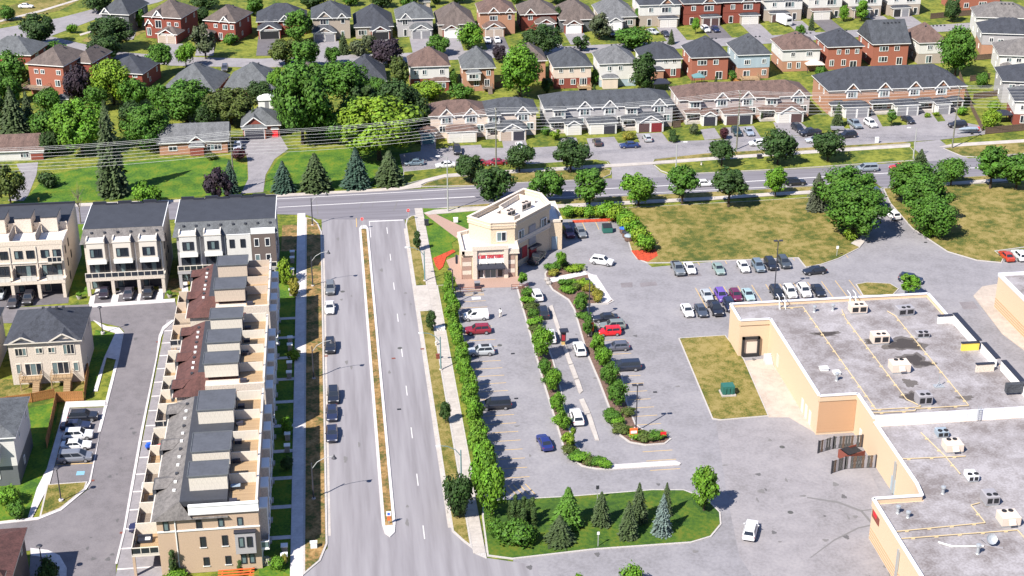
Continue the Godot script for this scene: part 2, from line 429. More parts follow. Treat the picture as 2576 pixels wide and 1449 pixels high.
	# kerbs and walks of the lane
	for q in [pv([-47.4, -262, -31.8, -262.5, -31.7, -261.1, -47.2, -260.5]), pv([-45.8, -254.9, -43, -251.9, -40.8, -251.2, -39.7, -248.9, -39.4, -239.2, -39.4, -213.5, -39.9, -213.5, -39.9, -238.5, -41.6, -239.5, -41.6, -227.2, -42.3, -227.3, -42, -239.5, -41.2, -249.1, -43.4, -250.7]), pv([-31.1, -253.1, -32.7, -249.1, -32.9, -246.2, -32.8, -212.7, -32.6, -196.2, -32.5, -184.6, -32.7, -176.7, -33, -176.7, -32.8, -184.6, -33, -196.2, -33.2, -212.7, -33.1, -238.4, -33.4, -247, -33, -250.7, -31.6, -253.2]), pv([-46.3, -224.1, -39.8, -223.8, -39.3, -221.9, -45.4, -222.1, -45, -198.8, -46.1, -189.5, -46.7, -189.6, -46.7, -197.6, -46.1, -203.1]), pv([-39.5, -213.5, -39, -198.4, -39.4, -196.4, -42.2, -191.1, -45.1, -189.1, -53.6, -188.3, -53.7, -188.9, -45.2, -189.7, -42.6, -191.7, -39.7, -196.7, -39.3, -198.6]), pv([-45.1, -181.9, -42.6, -181.1, -40.8, -179.6, -39.4, -176.5, -38.6, -170.1, -39.9, -170.2, -40.9, -176.6, -42.3, -179.2, -44.7, -180.1])]:
		sheet("lane_kerb", q, 0.1, M.concrete_new, 0.1)
	for q in [pv([-47.1, -266.2, -47.1, -273.9, -45.7, -273.7, -45.9, -266]), pv([-42.5, -265.6, -42.9, -273.4, -41.9, -273.3, -41.5, -265.9]), pv([-38.7, -265.9, -39, -272.9, -38.4, -272.8, -38, -265.8]), pv([-35, -266, -35.8, -272.5, -34.5, -272.4, -33.5, -265.8]), pv([-47.6, -262.2, -47.7, -266.2, -46.8, -266.1, -46.6, -262]), pv([-43.6, -262, -43.6, -265.8, -42.4, -266, -42.3, -262]), pv([-38.8, -262.3, -38.9, -265.9, -38.3, -265.8, -38.2, -262.4]), pv([-35.3, -262.2, -35.3, -266, -34.3, -265.9, -34, -262.4]), pv([-30.7, -262.8, -31, -271.9, -30.3, -271.8, -29.2, -262.9])]:
		sheet("front_walk", q, 0.03, M.concrete_new, 0.06)
	sheet("driveway", pv([-65.7, -261.8, -66.6, -270.7, -52, -268.9, -51.4, -263.1, -62.2, -262.4]), -0.02, M.drive_dark)
	sheet("driveway", pv([-47.6, -261.6, -47.1, -268.3, -34, -267.1, -33.8, -262.4]), -0.02, M.drive_dark)
	for i in 17:
		sheet("driveway", rect(-32.6, -253.6 + i * 4.9, -26.4, -249.1 + i * 4.9), 0.004, M.drive, 0.06)
		sheet("drive_edge", rect(-32.6, -249.05 + i * 4.9, -26.4, -248.75 + i * 4.9), 0.03, M.concrete_new, 0.06)
	# west walk and verge
	var ws := sheet("sidewalk", pv([-9.3, -303, -7.6, -303, -7.6, -120, -9.3, -120]), 0.1, M.concrete_new, 0.15)
	island("grass_verge", pv([-7.6, -300.5, -6, -299.5, -5, -297, -4.2, -292, -4.2, -178, -5.2, -174, -7.6, -170.8]), M.brown, 0.3)
	sheet("front_yards", pv([-13.5, -283, -9.3, -283, -9.3, -160, -13.5, -160]), -0.02, M.lush)
	sheet("corner_yard", pv([-12.4, -297, -9.3, -297, -9.3, -283, -12.4, -283]), -0.02, M.brown)
	sheet("side_yard", pv([-51.4, -267, -48, -266.6, -52.6, -312.4, -56.1, -312.9]), -0.02, M.lush)
	sheet("side_yard", pv([-33.5, -265.8, -29.8, -265.3, -29.7, -271.8, -33.7, -272.3]), -0.02, M.brown)
	sheet("side_yard", pv([-44.9, -250.9, -41.6, -249.2, -41, -247.2, -42, -239.5, -42.3, -227.3, -43.3, -225.3, -44.8, -239.9]), -0.02, M.lush)
	sheet("back_yard", pv([-61.7, -223.5, -55.7, -225.5, -48.3, -226.6, -43.8, -228.8, -43.8, -233.8, -63.6, -233.4]), -0.02, M.dry)
	sheet("back_yard", pv([-54.8, -189, -46.8, -190.1, -46, -203.1, -47.3, -224.5, -51.5, -223, -59.3, -211.8]), -0.02, M.lush)
	island("lane_verge", pv([-45.4, -198.5, -39.5, -198.6, -39.6, -196.5, -42.4, -191.5, -45.1, -189.6]), M.dry, 0.25)
	# median
	var md := sheet("median", pv([3.5, -293, 4.0, -294.6, 5.0, -294.6, 5.45, -293, 5.45, -182, 5.2, -179.6, 4.5, -178.6, 3.8, -179.6, 3.5, -182]), 0.14, M.concrete_new, 0.16)
	sub_sheet(md, "grass", pv([3.95, -292.5, 5.0, -292.5, 5.0, -181.5, 3.95, -181.5]), 0.16, M.brown)
	# east verge, walk and concrete pad
	island("grass_verge", pv([13.2, -294, 13.6, -297, 14.6, -298.6, 15.7, -299, 15.7, -262.5, 13.2, -262.5]), M.dry, 0.3)
	sheet("bus_pad", pv([13.2, -262.5, 15.7, -262.5, 15.7, -251.6, 13.2, -251.6]), 0.12, M.concrete, 0.15)
	island("grass_verge", pv([13.2, -251.6, 15.7, -251.6, 15.7, -174.4, 14.6, -176.2, 13.2, -179]), M.dry, 0.3)
	var es := sheet("sidewalk", pv([15.7, -303, 17.4, -303, 17.4, -171.8, 15.7, -173.4]), 0.09, M.kerb, 0.14)
	for i in 84: sub_sheet(es, "slab", rect(15.74, -302.9 + i * 1.545, 17.36, -301.4 + i * 1.545), 0.115, M.concrete)
	for i in 110: sub_sheet(ws, "slab", rect(-9.26, -302.9 + i * 1.2, -7.64, -301.74 + i * 1.2), 0.12, M.concrete_new)
	# shop grounds
	sheet("shop_lawn", pv([17.4, -303, 35, -300, 42, -298, 42, -286, 24, -286, 22, -283, 22, -276, 17.4, -276]), 0.02, M.lush, 0.1)
	sheet("brick_path", pv([17.6, -299.7, 19.5, -299.9, 26.1, -289.7, 25.3, -286.8, 23.3, -285.3]), 0.06, M.paver, 0.08)
	sheet("shop_patio", pv([20.2, -274.4, 23.4, -277, 22.8, -270.2, 34.1, -267.8, 33, -260.1, 21.5, -260.7]), 0.05, M.paver, 0.1)
	sheet("mulch_bed", pv([17.7, -275.7, 22, -279.6, 22.4, -278.4, 20.3, -275.8, 19.3, -271.2, 18.4, -269.7, 17.9, -272.1]), 0.1, M.mulch, 0.12)
	island("hedge_bed", pv([17.4, -262.5, 20.6, -262.5, 20.6, -194, 20.6, -188, 17.4, -188]), M.mixed, 0.2, "ground_cover")
	# shop planters and drive-through islands
	island("planted_island", pv([38.6, -265.4, 39.8, -268.3, 42.4, -269.5, 45.4, -268.8, 48.4, -262.3, 48.7, -255.8, 49.8, -251.5, 48.5, -250.3, 44.6, -250.6, 44.2, -243.8, 44.3, -237.3, 45.2, -228.9, 45.8, -222.2, 44.9, -213, 44.9, -205.5, 46, -203.3, 48.7, -202.4, 49.5, -200.4, 48.2, -199, 45.1, -198.9, 42.7, -200.1, 41.6, -202.4, 41.5, -205.3, 41.4, -221.3, 41.1, -231.7, 41.7, -248.7, 41.3, -253.1, 39, -257.9, 38.4, -262.6]), M.soil, 0.3, "planting_bed")
	sheet("cross_walk", pv([38.9, -263.1, 46.5, -265.6, 47, -264, 39.6, -261.1]), 0.17, M.concrete_new, 0.1)
	sheet("cross_walk", pv([46.9, -264.4, 48.5, -263.4, 49.5, -252.1, 48.4, -250.7, 46.3, -250.9]), 0.172, M.concrete_new, 0.1)
	island("planted_island", pv([32.4, -260.1, 34.3, -261, 34.4, -256.6, 34, -246.2, 34.6, -240.1, 35.1, -229.4, 34.9, -219.4, 34.2, -207.9, 34.3, -201.4, 35.3, -196.7, 38.8, -193.9, 48.6, -193.9, 49.4, -193, 49, -192.5, 38.6, -192.5, 36.3, -192.9, 34.2, -194, 32.2, -198, 32.2, -204.8, 32.1, -222.2, 32.2, -236.1]), M.soil, 0.3, "planting_bed")
	sheet("concrete_nose", pv([38.2, -193.8, 48.6, -193.8, 49.3, -193, 48.9, -192.6, 38.7, -192.7]), 0.162, M.concrete_new, 0.05)
	for q in [pv([37.4, -250.6, 38.1, -251.2, 38.1, -229, 38.2, -227.4, 37.4, -227.2, 37.4, -235.7]), pv([37.4, -226.7, 38.2, -227.1, 38.3, -222.1, 37.5, -221.8]), pv([37.5, -221.4, 38.3, -221.7, 38.3, -217.5, 37.7, -216.7, 37.5, -217.2]), pv([37.2, -214.6, 38, -214.9, 38.3, -210.1, 37.4, -209.8]), pv([37.4, -209.4, 38.3, -209.7, 38.2, -201.4, 37.6, -201.5])]:
		sheet("lane_divider", q, 0.14, M.concrete, 0.15)
	island("grass_island", pv([22.7, -186.2, 30.9, -186, 43.4, -186.3, 48.1, -185.7, 51, -182.8, 52, -179.1, 51.4, -176.1, 49.2, -173.2, 46.1, -172.1, 32.6, -172.1, 20.9, -171.2, 17.5, -172.4, 17.8, -182.2, 18.4, -186.2]), M.lawn, 0.25)
	island("grass_island", pv([58.3, -234.8, 66.9, -235, 67.8, -225.4, 66.6, -205.6, 58.6, -205.2, 57.3, -205.8]), M.dry, 0.2)
	island("grass_island", pv([97.1, -253.4, 99.5, -254, 103.8, -252.9, 104.6, -250.3, 102.3, -247.5, 96.7, -248.2]), M.dry, 0.2)
	island("dry_field", pv([52.7, -298, 66.6, -297.9, 88.2, -298.4, 116.1, -299.6, 116.5, -296.6, 111, -283.4, 107.3, -275.8, 103.6, -270.3, 97.7, -265.6, 93.5, -263.3, 89.9, -262.2, 89.8, -267, 64.4, -267.7, 59.5, -268.1, 57.8, -270.8, 57.5, -274.5, 58.8, -293.1, 52.1, -293.9]), M.dry, 0.2)
	sheet("mulch_bed", pv([57.5, -274.5, 62.6, -274.7, 62.3, -271.3, 59.8, -268.6, 58, -270]), 0.165, M.mulch, 0.02)
	sheet("mulch_bed", pv([48.3, -291.9, 58.1, -292.1, 58.3, -290.7, 48.3, -290.8]), 0.166, M.mulch, 0.2)
	island("dry_field", pv([119.9, -302.4, 118.3, -293.5, 117.9, -279.2, 120.5, -266.5, 124.7, -261.5, 129.1, -259.8, 130.5, -262, 130.2, -265.5, 139, -267.1, 165.1, -268.1, 183.9, -303.5, 152.8, -302.6, 127.2, -302.7]), M.dry, 0.2)
	sheet("curb_ramp", pv([103.7, -270.5, 102.6, -272.8, 107.1, -277.3, 107.5, -276]), 0.17, M.concrete)
	# walks and verges along the main road
	sheet("sidewalk", pv([47, -301.3, 80.6, -301.7, 93.7, -302.6, 117.3, -303.2, 116.7, -301.5, 93.2, -300.9, 80.2, -300.1, 46.7, -299.4]), 0.13, M.concrete, 0.1)
	sheet("sidewalk", pv([130.3, -303.6, 143.8, -304.8, 175.4, -305.6, 174.6, -303.9, 143.1, -303.1, 129.7, -301.9]), 0.17, M.concrete, 0.1)
	sheet("sidewalk", pv([17.5, -300, 19.8, -301.5, 30.8, -302.1, 37.8, -302.2, 47, -301.3, 46.7, -299.4, 37.5, -300.3, 30.6, -300.2, 18.6, -298.9]), 0.13, M.concrete, 0.1)
	island("road_verge", pv([20.6, -302.6, 28.7, -303.5, 37, -304.2, 59, -304.6, 89.9, -305, 118.2, -305.8, 117.3, -303.2, 93.7, -302.6, 80.6, -301.7, 47, -301.3, 37.8, -302.2, 30.8, -302.1]), M.dry, 0.15)
	island("road_verge", pv([125.5, -307.5, 141.3, -307.1, 177, -308.6, 175.4, -305.6, 143.8, -304.8, 125.7, -303.4]), M.dry, 0.15)
	sheet("sidewalk", pv([-78, -314.6, -55.9, -314.7, -35.9, -314.4, -18.4, -315, 3.9, -315.5, 14.9, -316.4, 18.1, -317, 18, -315.5, 12.6, -314.4, -18.4, -313.3, -35.8, -313, -77.7, -312.7]), 0.1, M.concrete, 0.1)
	sheet("sidewalk", pv([13.6, -316, 19.2, -320.4, 23.9, -323, 31.3, -323.6, 47.9, -324.3, 62.9, -325.2, 72.9, -325.6, 85.3, -326.8, 100.8, -328, 136.6, -330.2, 135.8, -328.3, 100.3, -326.1, 84.8, -324.9, 62.6, -323.3, 47.6, -322.5, 31.1, -321.8, 23.8, -321.2, 19.5, -318.6, 16.7, -315.7]), 0.135, M.concrete, 0.1)
	sheet("sidewalk", pv([142.9, -327.7, 147.2, -329.5, 188.6, -331.6, 187.6, -329.7, 146.3, -327.3]), 0.135, M.concrete, 0.1)
	island("road_verge", pv([17.7, -316, 19.5, -318.3, 23.8, -320.9, 31.1, -321.6, 47.6, -322.2, 60.6, -322.7, 62, -321, 61.3, -318.4, 58.5, -315.9, 39, -315.7, 29.9, -315.1]), M.dry, 0.15)
	island("road_verge", pv([14.6, -325.9, 29.9, -328.6, 44.7, -327.6, 59.8, -328.8, 62.1, -326.9, 62.2, -325.2, 47.9, -324.3, 31.3, -323.6, 23.9, -323, 19.2, -320.4, 13.9, -317.5]), M.mixed, 0.15)
	island("road_verge", pv([72.2, -324.6, 73.2, -327.2, 86, -329.8, 135.9, -332.1, 136.8, -330.8, 100.8, -328, 85.3, -326.8, 73.4, -325.8]), M.dry, 0.15)
	island("road_verge", pv([72.4, -323.5, 84.8, -324.9, 100.3, -326.1, 135.8, -328.3, 135.7, -325.8, 133.5, -319.3, 102.2, -317.2, 91.3, -317.1, 75.2, -316.7, 73.2, -319.6]), M.mixed, 0.15)
	island("road_verge", pv([143.3, -326.5, 146.3, -327.3, 187.6, -329.7, 184.1, -322.7, 149.3, -319.6, 145.6, -320.6]), M.dry, 0.15)
	# lawns of the north side
	sheet("front_lawn", pv([-73.3, -316.1, -56.1, -316.4, -36, -315.9, -22.3, -315.9, -20.3, -320.7, -21.3, -335.1, -27, -341.3, -41.7, -341.7, -55.1, -339.2, -66, -333.9, -68.6, -317.9]), -0.02, M.lush)
	sheet("front_lawn", pv([-16.8, -317.7, -16.3, -327.9, -14, -338.3, -11.3, -343.6, 17.1, -344.5, 17.4, -334.5, 14.6, -326.2, 14, -319.5, 3.9, -316.2]), -0.02, M.lush)
	sheet("driveway", pv([-23.9, -355.4, -13.9, -355.6, -11.8, -345.1, -14.9, -338.4, -16.7, -327.9, -16.9, -317, -21.8, -316.6, -20.5, -325.8, -21.2, -339.2]), -0.01, M.drive)
	sheet("driveway", pv([-74.4, -342.4, -69.5, -342.9, -68.5, -334.2, -68.2, -321.5, -68.6, -317.9, -72, -318.4, -70.9, -331.9]), -0.01, M.drive)
	# driveways of the town houses on the service road
	for q in [pv([20.2, -348.5, 23.9, -348.7, 23.1, -340.9, 19.2, -337.1]), pv([26.3, -342.5, 34.1, -342.7, 34.2, -337.5, 26, -336.8]), pv([39.5, -345.6, 45.2, -346.1, 45.1, -336.8, 39.1, -336.9]), pv([53.8, -345, 57.7, -345.1, 57.3, -337.6, 53, -336.9]), pv([60.1, -344.2, 67, -344.6, 67.1, -337.5, 59.6, -337.3]), pv([72.7, -346.3, 79.2, -346.4, 79.4, -338.4, 72.3, -338.1]), pv([89.1, -347.4, 92.9, -348.2, 92.6, -340.3, 88.3, -339.6]), pv([94.6, -348, 102.9, -348.8, 102.4, -339.7, 93.6, -339.6]), pv([108.5, -350.6, 115.3, -351.1, 116.1, -340.4, 107.3, -340.3]), pv([128.1, -352.4, 136.1, -353.1, 134.4, -343.1, 126, -342.9]), pv([142.7, -353.9, 150.9, -354.5, 149.5, -345, 141.2, -344.2]), pv([153.4, -355.6, 157.2, -355.8, 155.9, -346.1, 151.7, -346])]:
		sheet("driveway", q, -0.005, M.drive)
	# driveways between the upper street and its houses
	for q in [pv([-5.2, -441.6, 1.8, -440.7, 1.8, -423.6, -5.2, -424.5]), pv([11.3, -442.3, 16.9, -441.6, 16.9, -425.9, 11.3, -426.6]), pv([22.8, -441.7, 29.9, -440.9, 29.9, -424.4, 22.8, -425.2]), pv([32.5, -440.6, 37.6, -440, 37.6, -424.3, 32.5, -424.9]), pv([60, -446.4, 66.8, -445.6, 66.8, -425.8, 60, -426.7]), pv([69.4, -441.5, 75.3, -440.8, 75.3, -427.4, 69.4, -428.1]), pv([98.4, -444.5, 104.4, -443.8, 104.4, -427.4, 98.4, -428.1]), pv([124.9, -445.1, 131, -444.4, 131, -429.5, 124.9, -430.2]), pv([139.4, -447.2, 145, -446.5, 145, -430.5, 139.4, -431.2]), pv([166.8, -449.8, 172, -449.1, 172, -433.7, 166.8, -434.3]), pv([174.6, -449.8, 180.8, -449.1, 180.8, -435.5, 174.6, -436.2]), pv([-49.6, -443.5, -43.8, -442.8, -43.8, -428.3, -49.6, -429]), pv([-64.2, -461, -58.8, -460.4, -58.8, -449, -64.2, -449.6]), pv([-39.4, -446.6, -34.2, -446, -34.2, -428.8, -39.4, -429.5])]:
		sheet("driveway", q, -0.005, M.drive)
	for q in [pv([-22, -448.1, -15.8, -447.3, -15.8, -426.6, -22, -427.3]), pv([44.6, -440, 51, -439.2, 51, -424.3, 44.6, -425.1]), pv([84.7, -444.3, 89.6, -443.7, 89.6, -427.4, 84.7, -428]), pv([111.8, -444.8, 118.4, -444, 118.4, -428.3, 111.8, -429.1]), pv([148.3, -448.1, 154.4, -447.3, 154.4, -431.2, 148.3, -432])]:
		sheet("driveway", q, -0.005, M.drive_dark)

# ---------- foreground town houses ----------
func railing(t: Node3D, a: Vector3, b: Vector3, n: int, glass: String, frame := "trim_cream"):
	# framed balustrade of n panels from a to b (feet), 1.05 high
	var m := MB.new()
	var up := Vector3(0, 1.05, 0)
	m.bar(a + up, b + up, 0.11); m.bar(a + Vector3(0, 0.08, 0), b + Vector3(0, 0.08, 0), 0.09)
	for i in n + 1: m.bar(a.lerp(b, float(i) / n), a.lerp(b, float(i) / n) + up, 0.1)
	var r := part(t, "railing", m.mesh(), M[frame])
	var d := (b - a) / n
	for i in n:
		var c := a + d * (i + 0.5) + Vector3(0, 0.56, 0)
		bx(r, "railing_panel", c, Vector3(d.length() - 0.12, 0.84, 0.03), M[glass], atan2(-d.z, d.x))

func row_segment(label: String, z0: float, z1: float, roof: String, pop_mat: String, pops: Array, parts_z: Array, units: int, end_wall: bool):
	# stacked town houses running along the boulevard: z0 far end, z1 near end
	var t := thing("terraced_block", label, "townhouses", Vector3(-20, 0, z1), 0.0, "long terrace of three-storey town houses")
	var L := z1 - z0
	var W := func(x: float) -> float: return x + 20.0
	bc(t, "wall", Vector3(W.call(-26.4), 0, -L), Vector3(W.call(-13.0), 8.9, 0), M.buff_brick if end_wall else M.townstone)
	bc(t, "upper_wall", Vector3(W.call(-22.0), 8.9, -L + 0.02), Vector3(W.call(-13.05), 10.2, -0.02), M.buff_brick if end_wall else M.townstone)
	# west slope with hipped ends and the flat membrane
	var m := MB.new()
	var e0 := Vector3(W.call(-27.0), 8.8, 0.5); var e1 := Vector3(W.call(-27.0), 8.8, -L - 0.3)
	var m0 := Vector3(W.call(-23.2), 11.0, -0.6 if end_wall else -3.2); var m1 := Vector3(W.call(-23.2), 11.0, -L + 1.5)
	m.quad(e1, e0, m0, m1)
	if not end_wall:
		var s0 := Vector3(W.call(-17.0), 8.8, 0.5); var s1 := Vector3(W.call(-17.0), 11.0, -3.2)
		m.quad(e0, s0, s1, m0)
	else:
		m.tri(e0, Vector3(W.call(-21.6), 8.8, 0.5), m0)
	var nb := Vector3(W.call(-17.0), 8.8, -L - 0.3)
	m.quad(nb, e1, m1, Vector3(W.call(-17.0), 11.0, -L + 1.5))
	m.quad(e0, e1, nb, Vector3(W.call(-17.0), 8.8, 0.5))
	var rf := part(t, "roof", m.mesh(), M[roof])
	for i in units * 2:
		bx(rf, "roof_vent", Vector3(W.call(-24.2), 10.6, -L + 3 + i * (L - 5) / (units * 2.0)), Vector3(0.4, 0.25, 0.4), M.white if i % 3 else M.slate)
	bc(t, "flat_roof", Vector3(W.call(-23.2), 10.2, m1.z), Vector3(W.call(-16.95), 11.0, m0.z), M.membrane)
	var gt := MB.new()
	gt.bar(e0 + Vector3(-0.05, -0.06, 0), e1 + Vector3(-0.05, -0.06, 0), 0.14)
	part(t, "gutter", gt.mesh(), M.trim_cream)
	# dark gable cheeks over the west bays with a ridge running into the slope
	for i in units:
		var z := -L + (i + 0.5) * L / units
		if i % 2: continue
		var g := MB.new()
		g.box(W.call(-27.35), 7.4, z - 1.5, W.call(-26.9), 9.6, z + 1.5)
		part(t, "bay_hood", g.mesh(), M.slate2)
		var gr := MB.new()
		var a := Vector3(W.call(-27.2), 9.62, z + 1.6); var b := Vector3(W.call(-27.2), 9.62, z - 1.6); var p := Vector3(W.call(-27.0), 10.3, z); var q := Vector3(W.call(-24.3), 10.42, z)
		var a2 := Vector3(W.call(-25.5), 9.72, z + 1.6); var b2 := Vector3(W.call(-25.5), 9.72, z - 1.6)
		gr.quad(a, a2, q, p); gr.quad(p, q, b2, b); gr.tri(b, a, p)
		part(t, "bay_roof", gr.mesh(), M[roof])
		window(t, Vector3(W.call(-27.36), 7.6, z), 2.0, 1.5, 2, -PI / 2, "dark_trim")
		window(t, Vector3(W.call(-26.42), 3.6, z), 2.4, 2.3, 2, -PI / 2, "dark_trim")
		bx(t, "garage_door", Vector3(W.call(-26.42), 1.2, z), Vector3(0.08, 2.3, 2.6), M.door_dark)
	# stair penthouses
	for p in pops:
		var q := Vector3(W.call(-19.4), 0, (p[0] + p[1]) / 2 - z1)
		bc(t, "penthouse", Vector3(W.call(-22.0), 10.9, p[0] - z1), Vector3(W.call(-16.95), 13.25, p[1] - z1), M[pop_mat])
		var r := MB.new()
		r.box(W.call(-22.1), 13.25, p[0] - z1 - 0.1, W.call(-16.85), 13.3, p[1] - z1 + 0.1)
		var pr := part(t, "penthouse_roof", r.mesh(), M.pop_roof)
		var tr := MB.new()
		tr.box(W.call(-22.15), 13.22, p[1] - z1 + 0.1, W.call(-16.8), 13.38, p[1] - z1 + 0.18)
		tr.box(W.call(-22.2), 13.22, p[0] - z1 - 0.1, W.call(-22.1), 13.38, p[1] - z1 + 0.1)
		tr.box(W.call(-16.85), 13.22, p[0] - z1 - 0.1, W.call(-16.75), 13.38, p[1] - z1 + 0.1)
		tr.box(W.call(-22.15), 13.22, p[0] - z1 - 0.18, W.call(-16.8), 13.38, p[0] - z1 - 0.1)
		part(pr, "coping", tr.mesh(), M.siding_dark)
		bx(t, "terrace_door", Vector3(W.call(-16.93), 11.45, (p[0] + p[1]) / 2 - z1), Vector3(0.06, 2.1, 0.9), M.door_dark)
	# roof terraces and their screens
	var last := z0
	bc(t, "terrace_floor", Vector3(W.call(-16.9), 10.15, -L + 0.4), Vector3(W.call(-13.2), 10.25, -0.5), M.deck)
	for z in parts_z:
		var s := bc(t, "terrace_screen", Vector3(W.call(-16.9), 10.25, z - z1 - 0.12), Vector3(W.call(-13.3), 11.75, z - z1), M[pop_mat])
	for i in units: bx(t, "storage_box", Vector3(W.call(-16.2), 10.5, -L + (i + 0.85) * L / units), Vector3(1.0, 0.5, 0.7), M.door_dark)
	bc(t, "terrace_parapet", Vector3(W.call(-13.25), 10.2, -L + 0.1), Vector3(W.call(-12.95), 11.0, -0.3), M.trim_cream)
	# near end: moulded parapet over the brick
	if end_wall:
		var pm := MB.new()
		pm.box(W.call(-22.1), 9.35, 0.0, W.call(-12.9), 9.55, 0.3); pm.box(W.call(-22.1), 9.55, 0.0, W.call(-12.9), 10.5, 0.16); pm.box(W.call(-22.1), 10.5, -0.3, W.call(-12.9), 10.68, 0.24)
		pm.box(W.call(-26.4), 6.75, 0.0, W.call(-12.9), 6.95, 0.1)
		part(t, "parapet", pm.mesh(), M.trim)
		for q in [[-25.2, 7.0, 0.75, 1.5], [-20.9, 7.1, 0.75, 1.3], [-18.0, 7.1, 0.75, 1.3], [-15.5, 7.1, 0.75, 1.3], [-20.6, 4.1, 0.75, 1.6], [-17.7, 4.1, 0.75, 1.6], [-25.0, 1.1, 0.75, 1.3], [-20.4, 1.1, 0.75, 1.3], [-17.5, 1.1, 0.75, 1.3]]:
			window(t, Vector3(W.call(q[0]), q[1], 0.0), q[2], q[3], 1, 0.0, "dark_trim")
			bx(t, "sill", Vector3(W.call(q[0]), q[1] - 0.09, 0.06), Vector3(q[2] + 0.2, 0.12, 0.12), M.trim)
		bc(t, "oriel", Vector3(W.call(-16.3), 3.0, 0), Vector3(W.call(-13.6), 6.3, 0.7), M.siding_grey)
		bc(t, "oriel_roof", Vector3(W.call(-16.4), 6.3, 0), Vector3(W.call(-13.5), 6.45, 0.8), M.dark_trim)
		window(t, Vector3(W.call(-15.5), 4.1, 0.7), 0.75, 1.6, 1, 0.0, "dark_trim"); window(t, Vector3(W.call(-14.4), 4.1, 0.7), 0.75, 1.6, 1, 0.0, "dark_trim")
		window(t, Vector3(W.call(-15.4), 1.0, 0.0), 0.75, 1.5, 1, 0.0, "dark_trim"); window(t, Vector3(W.call(-14.3), 1.0, 0.0), 0.75, 1.5, 1, 0.0, "dark_trim")
		var dp := MB.new()
		dp.bar(Vector3(W.call(-24.0), 0.1, 0.09), Vector3(W.call(-24.0), 8.7, 0.09), 0.13)
		part(t, "downpipe", dp.mesh(), M.trim)
	# balconies over the garage doors on the lane
	for i in units:
		var za := -L + i * L / units + 0.15; var zb := -L + (i + 1) * L / units - 0.15
		bc(t, "balcony", Vector3(W.call(-30.1), 3.1, za), Vector3(W.call(-26.4), 3.45, zb), M.trim_cream)
		bc(t, "balcony_floor", Vector3(W.call(-29.9), 3.45, za + 0.15), Vector3(W.call(-26.42), 3.5, zb - 0.15), M.deck if i % 2 else M.deck_grey)
		bc(t, "balcony_screen", Vector3(W.call(-29.95), 3.45, za - 0.1), Vector3(W.call(-26.42), 5.2, za + 0.08), M[pop_mat])
		railing(t, Vector3(W.call(-30.0), 3.45, za + 0.1), Vector3(W.call(-30.0), 3.45, zb), 3, "glass")
		if i == units - 1: railing(t, Vector3(W.call(-30.0), 3.45, zb), Vector3(W.call(-26.5), 3.45, zb), 3, "glass")
		for zz in [za + 0.2, zb - 0.2]: bx(t, "post", Vector3(W.call(-29.9), 1.55, zz), Vector3(0.35, 3.1, 0.35), M.buff_brick)
	# east fronts: bays, doors and steps
	for i in units:
		var z := -L + (i + 0.5) * L / units
		bc(t, "front_bay", Vector3(W.call(-13.0), 3.2, z - 1.9), Vector3(W.call(-12.0), 8.2, z + 0.5), M.townstone)
		bc(t, "bay_cap", Vector3(W.call(-13.0), 8.2, z - 2.0), Vector3(W.call(-11.9), 8.4, z + 0.6), M.trim)
		window(t, Vector3(W.call(-12.0), 6.3, z - 0.7), 1.8, 1.6, 2, PI / 2, "trim"); window(t, Vector3(W.call(-12.0), 3.7, z - 0.7), 1.8, 1.7, 2, PI / 2, "trim")
		window(t, Vector3(W.call(-12.0), 6.4, z - 0.7), 1.6, 1.4, 2, PI / 2, "trim")
		railing(t, Vector3(W.call(-11.95), 3.0, z + 2.3), Vector3(W.call(-11.95), 3.0, z + 0.6), 2, "glass_teal", "trim")
		railing(t, Vector3(W.call(-13.0), 3.0, z + 2.3), Vector3(W.call(-11.95), 3.0, z + 2.3), 1, "glass_teal", "trim")
		bc(t, "balcony", Vector3(W.call(-13.0), 2.8, z + 0.5), Vector3(W.call(-11.9), 3.0, z + 2.4), M.trim)
		window(t, Vector3(W.call(-12.98), 0.3, z + 1.5), 1.0, 2.2, 1, PI / 2, "trim", "glass", "door")
		window(t, Vector3(W.call(-12.98), 0.9, z - 0.8), 1.4, 1.5, 2, PI / 2, "trim")
		bc(t, "steps", Vector3(W.call(-13.0), 0, z + 0.9), Vector3(W.call(-11.9), 0.25, z + 2.1), M.concrete)
	return t

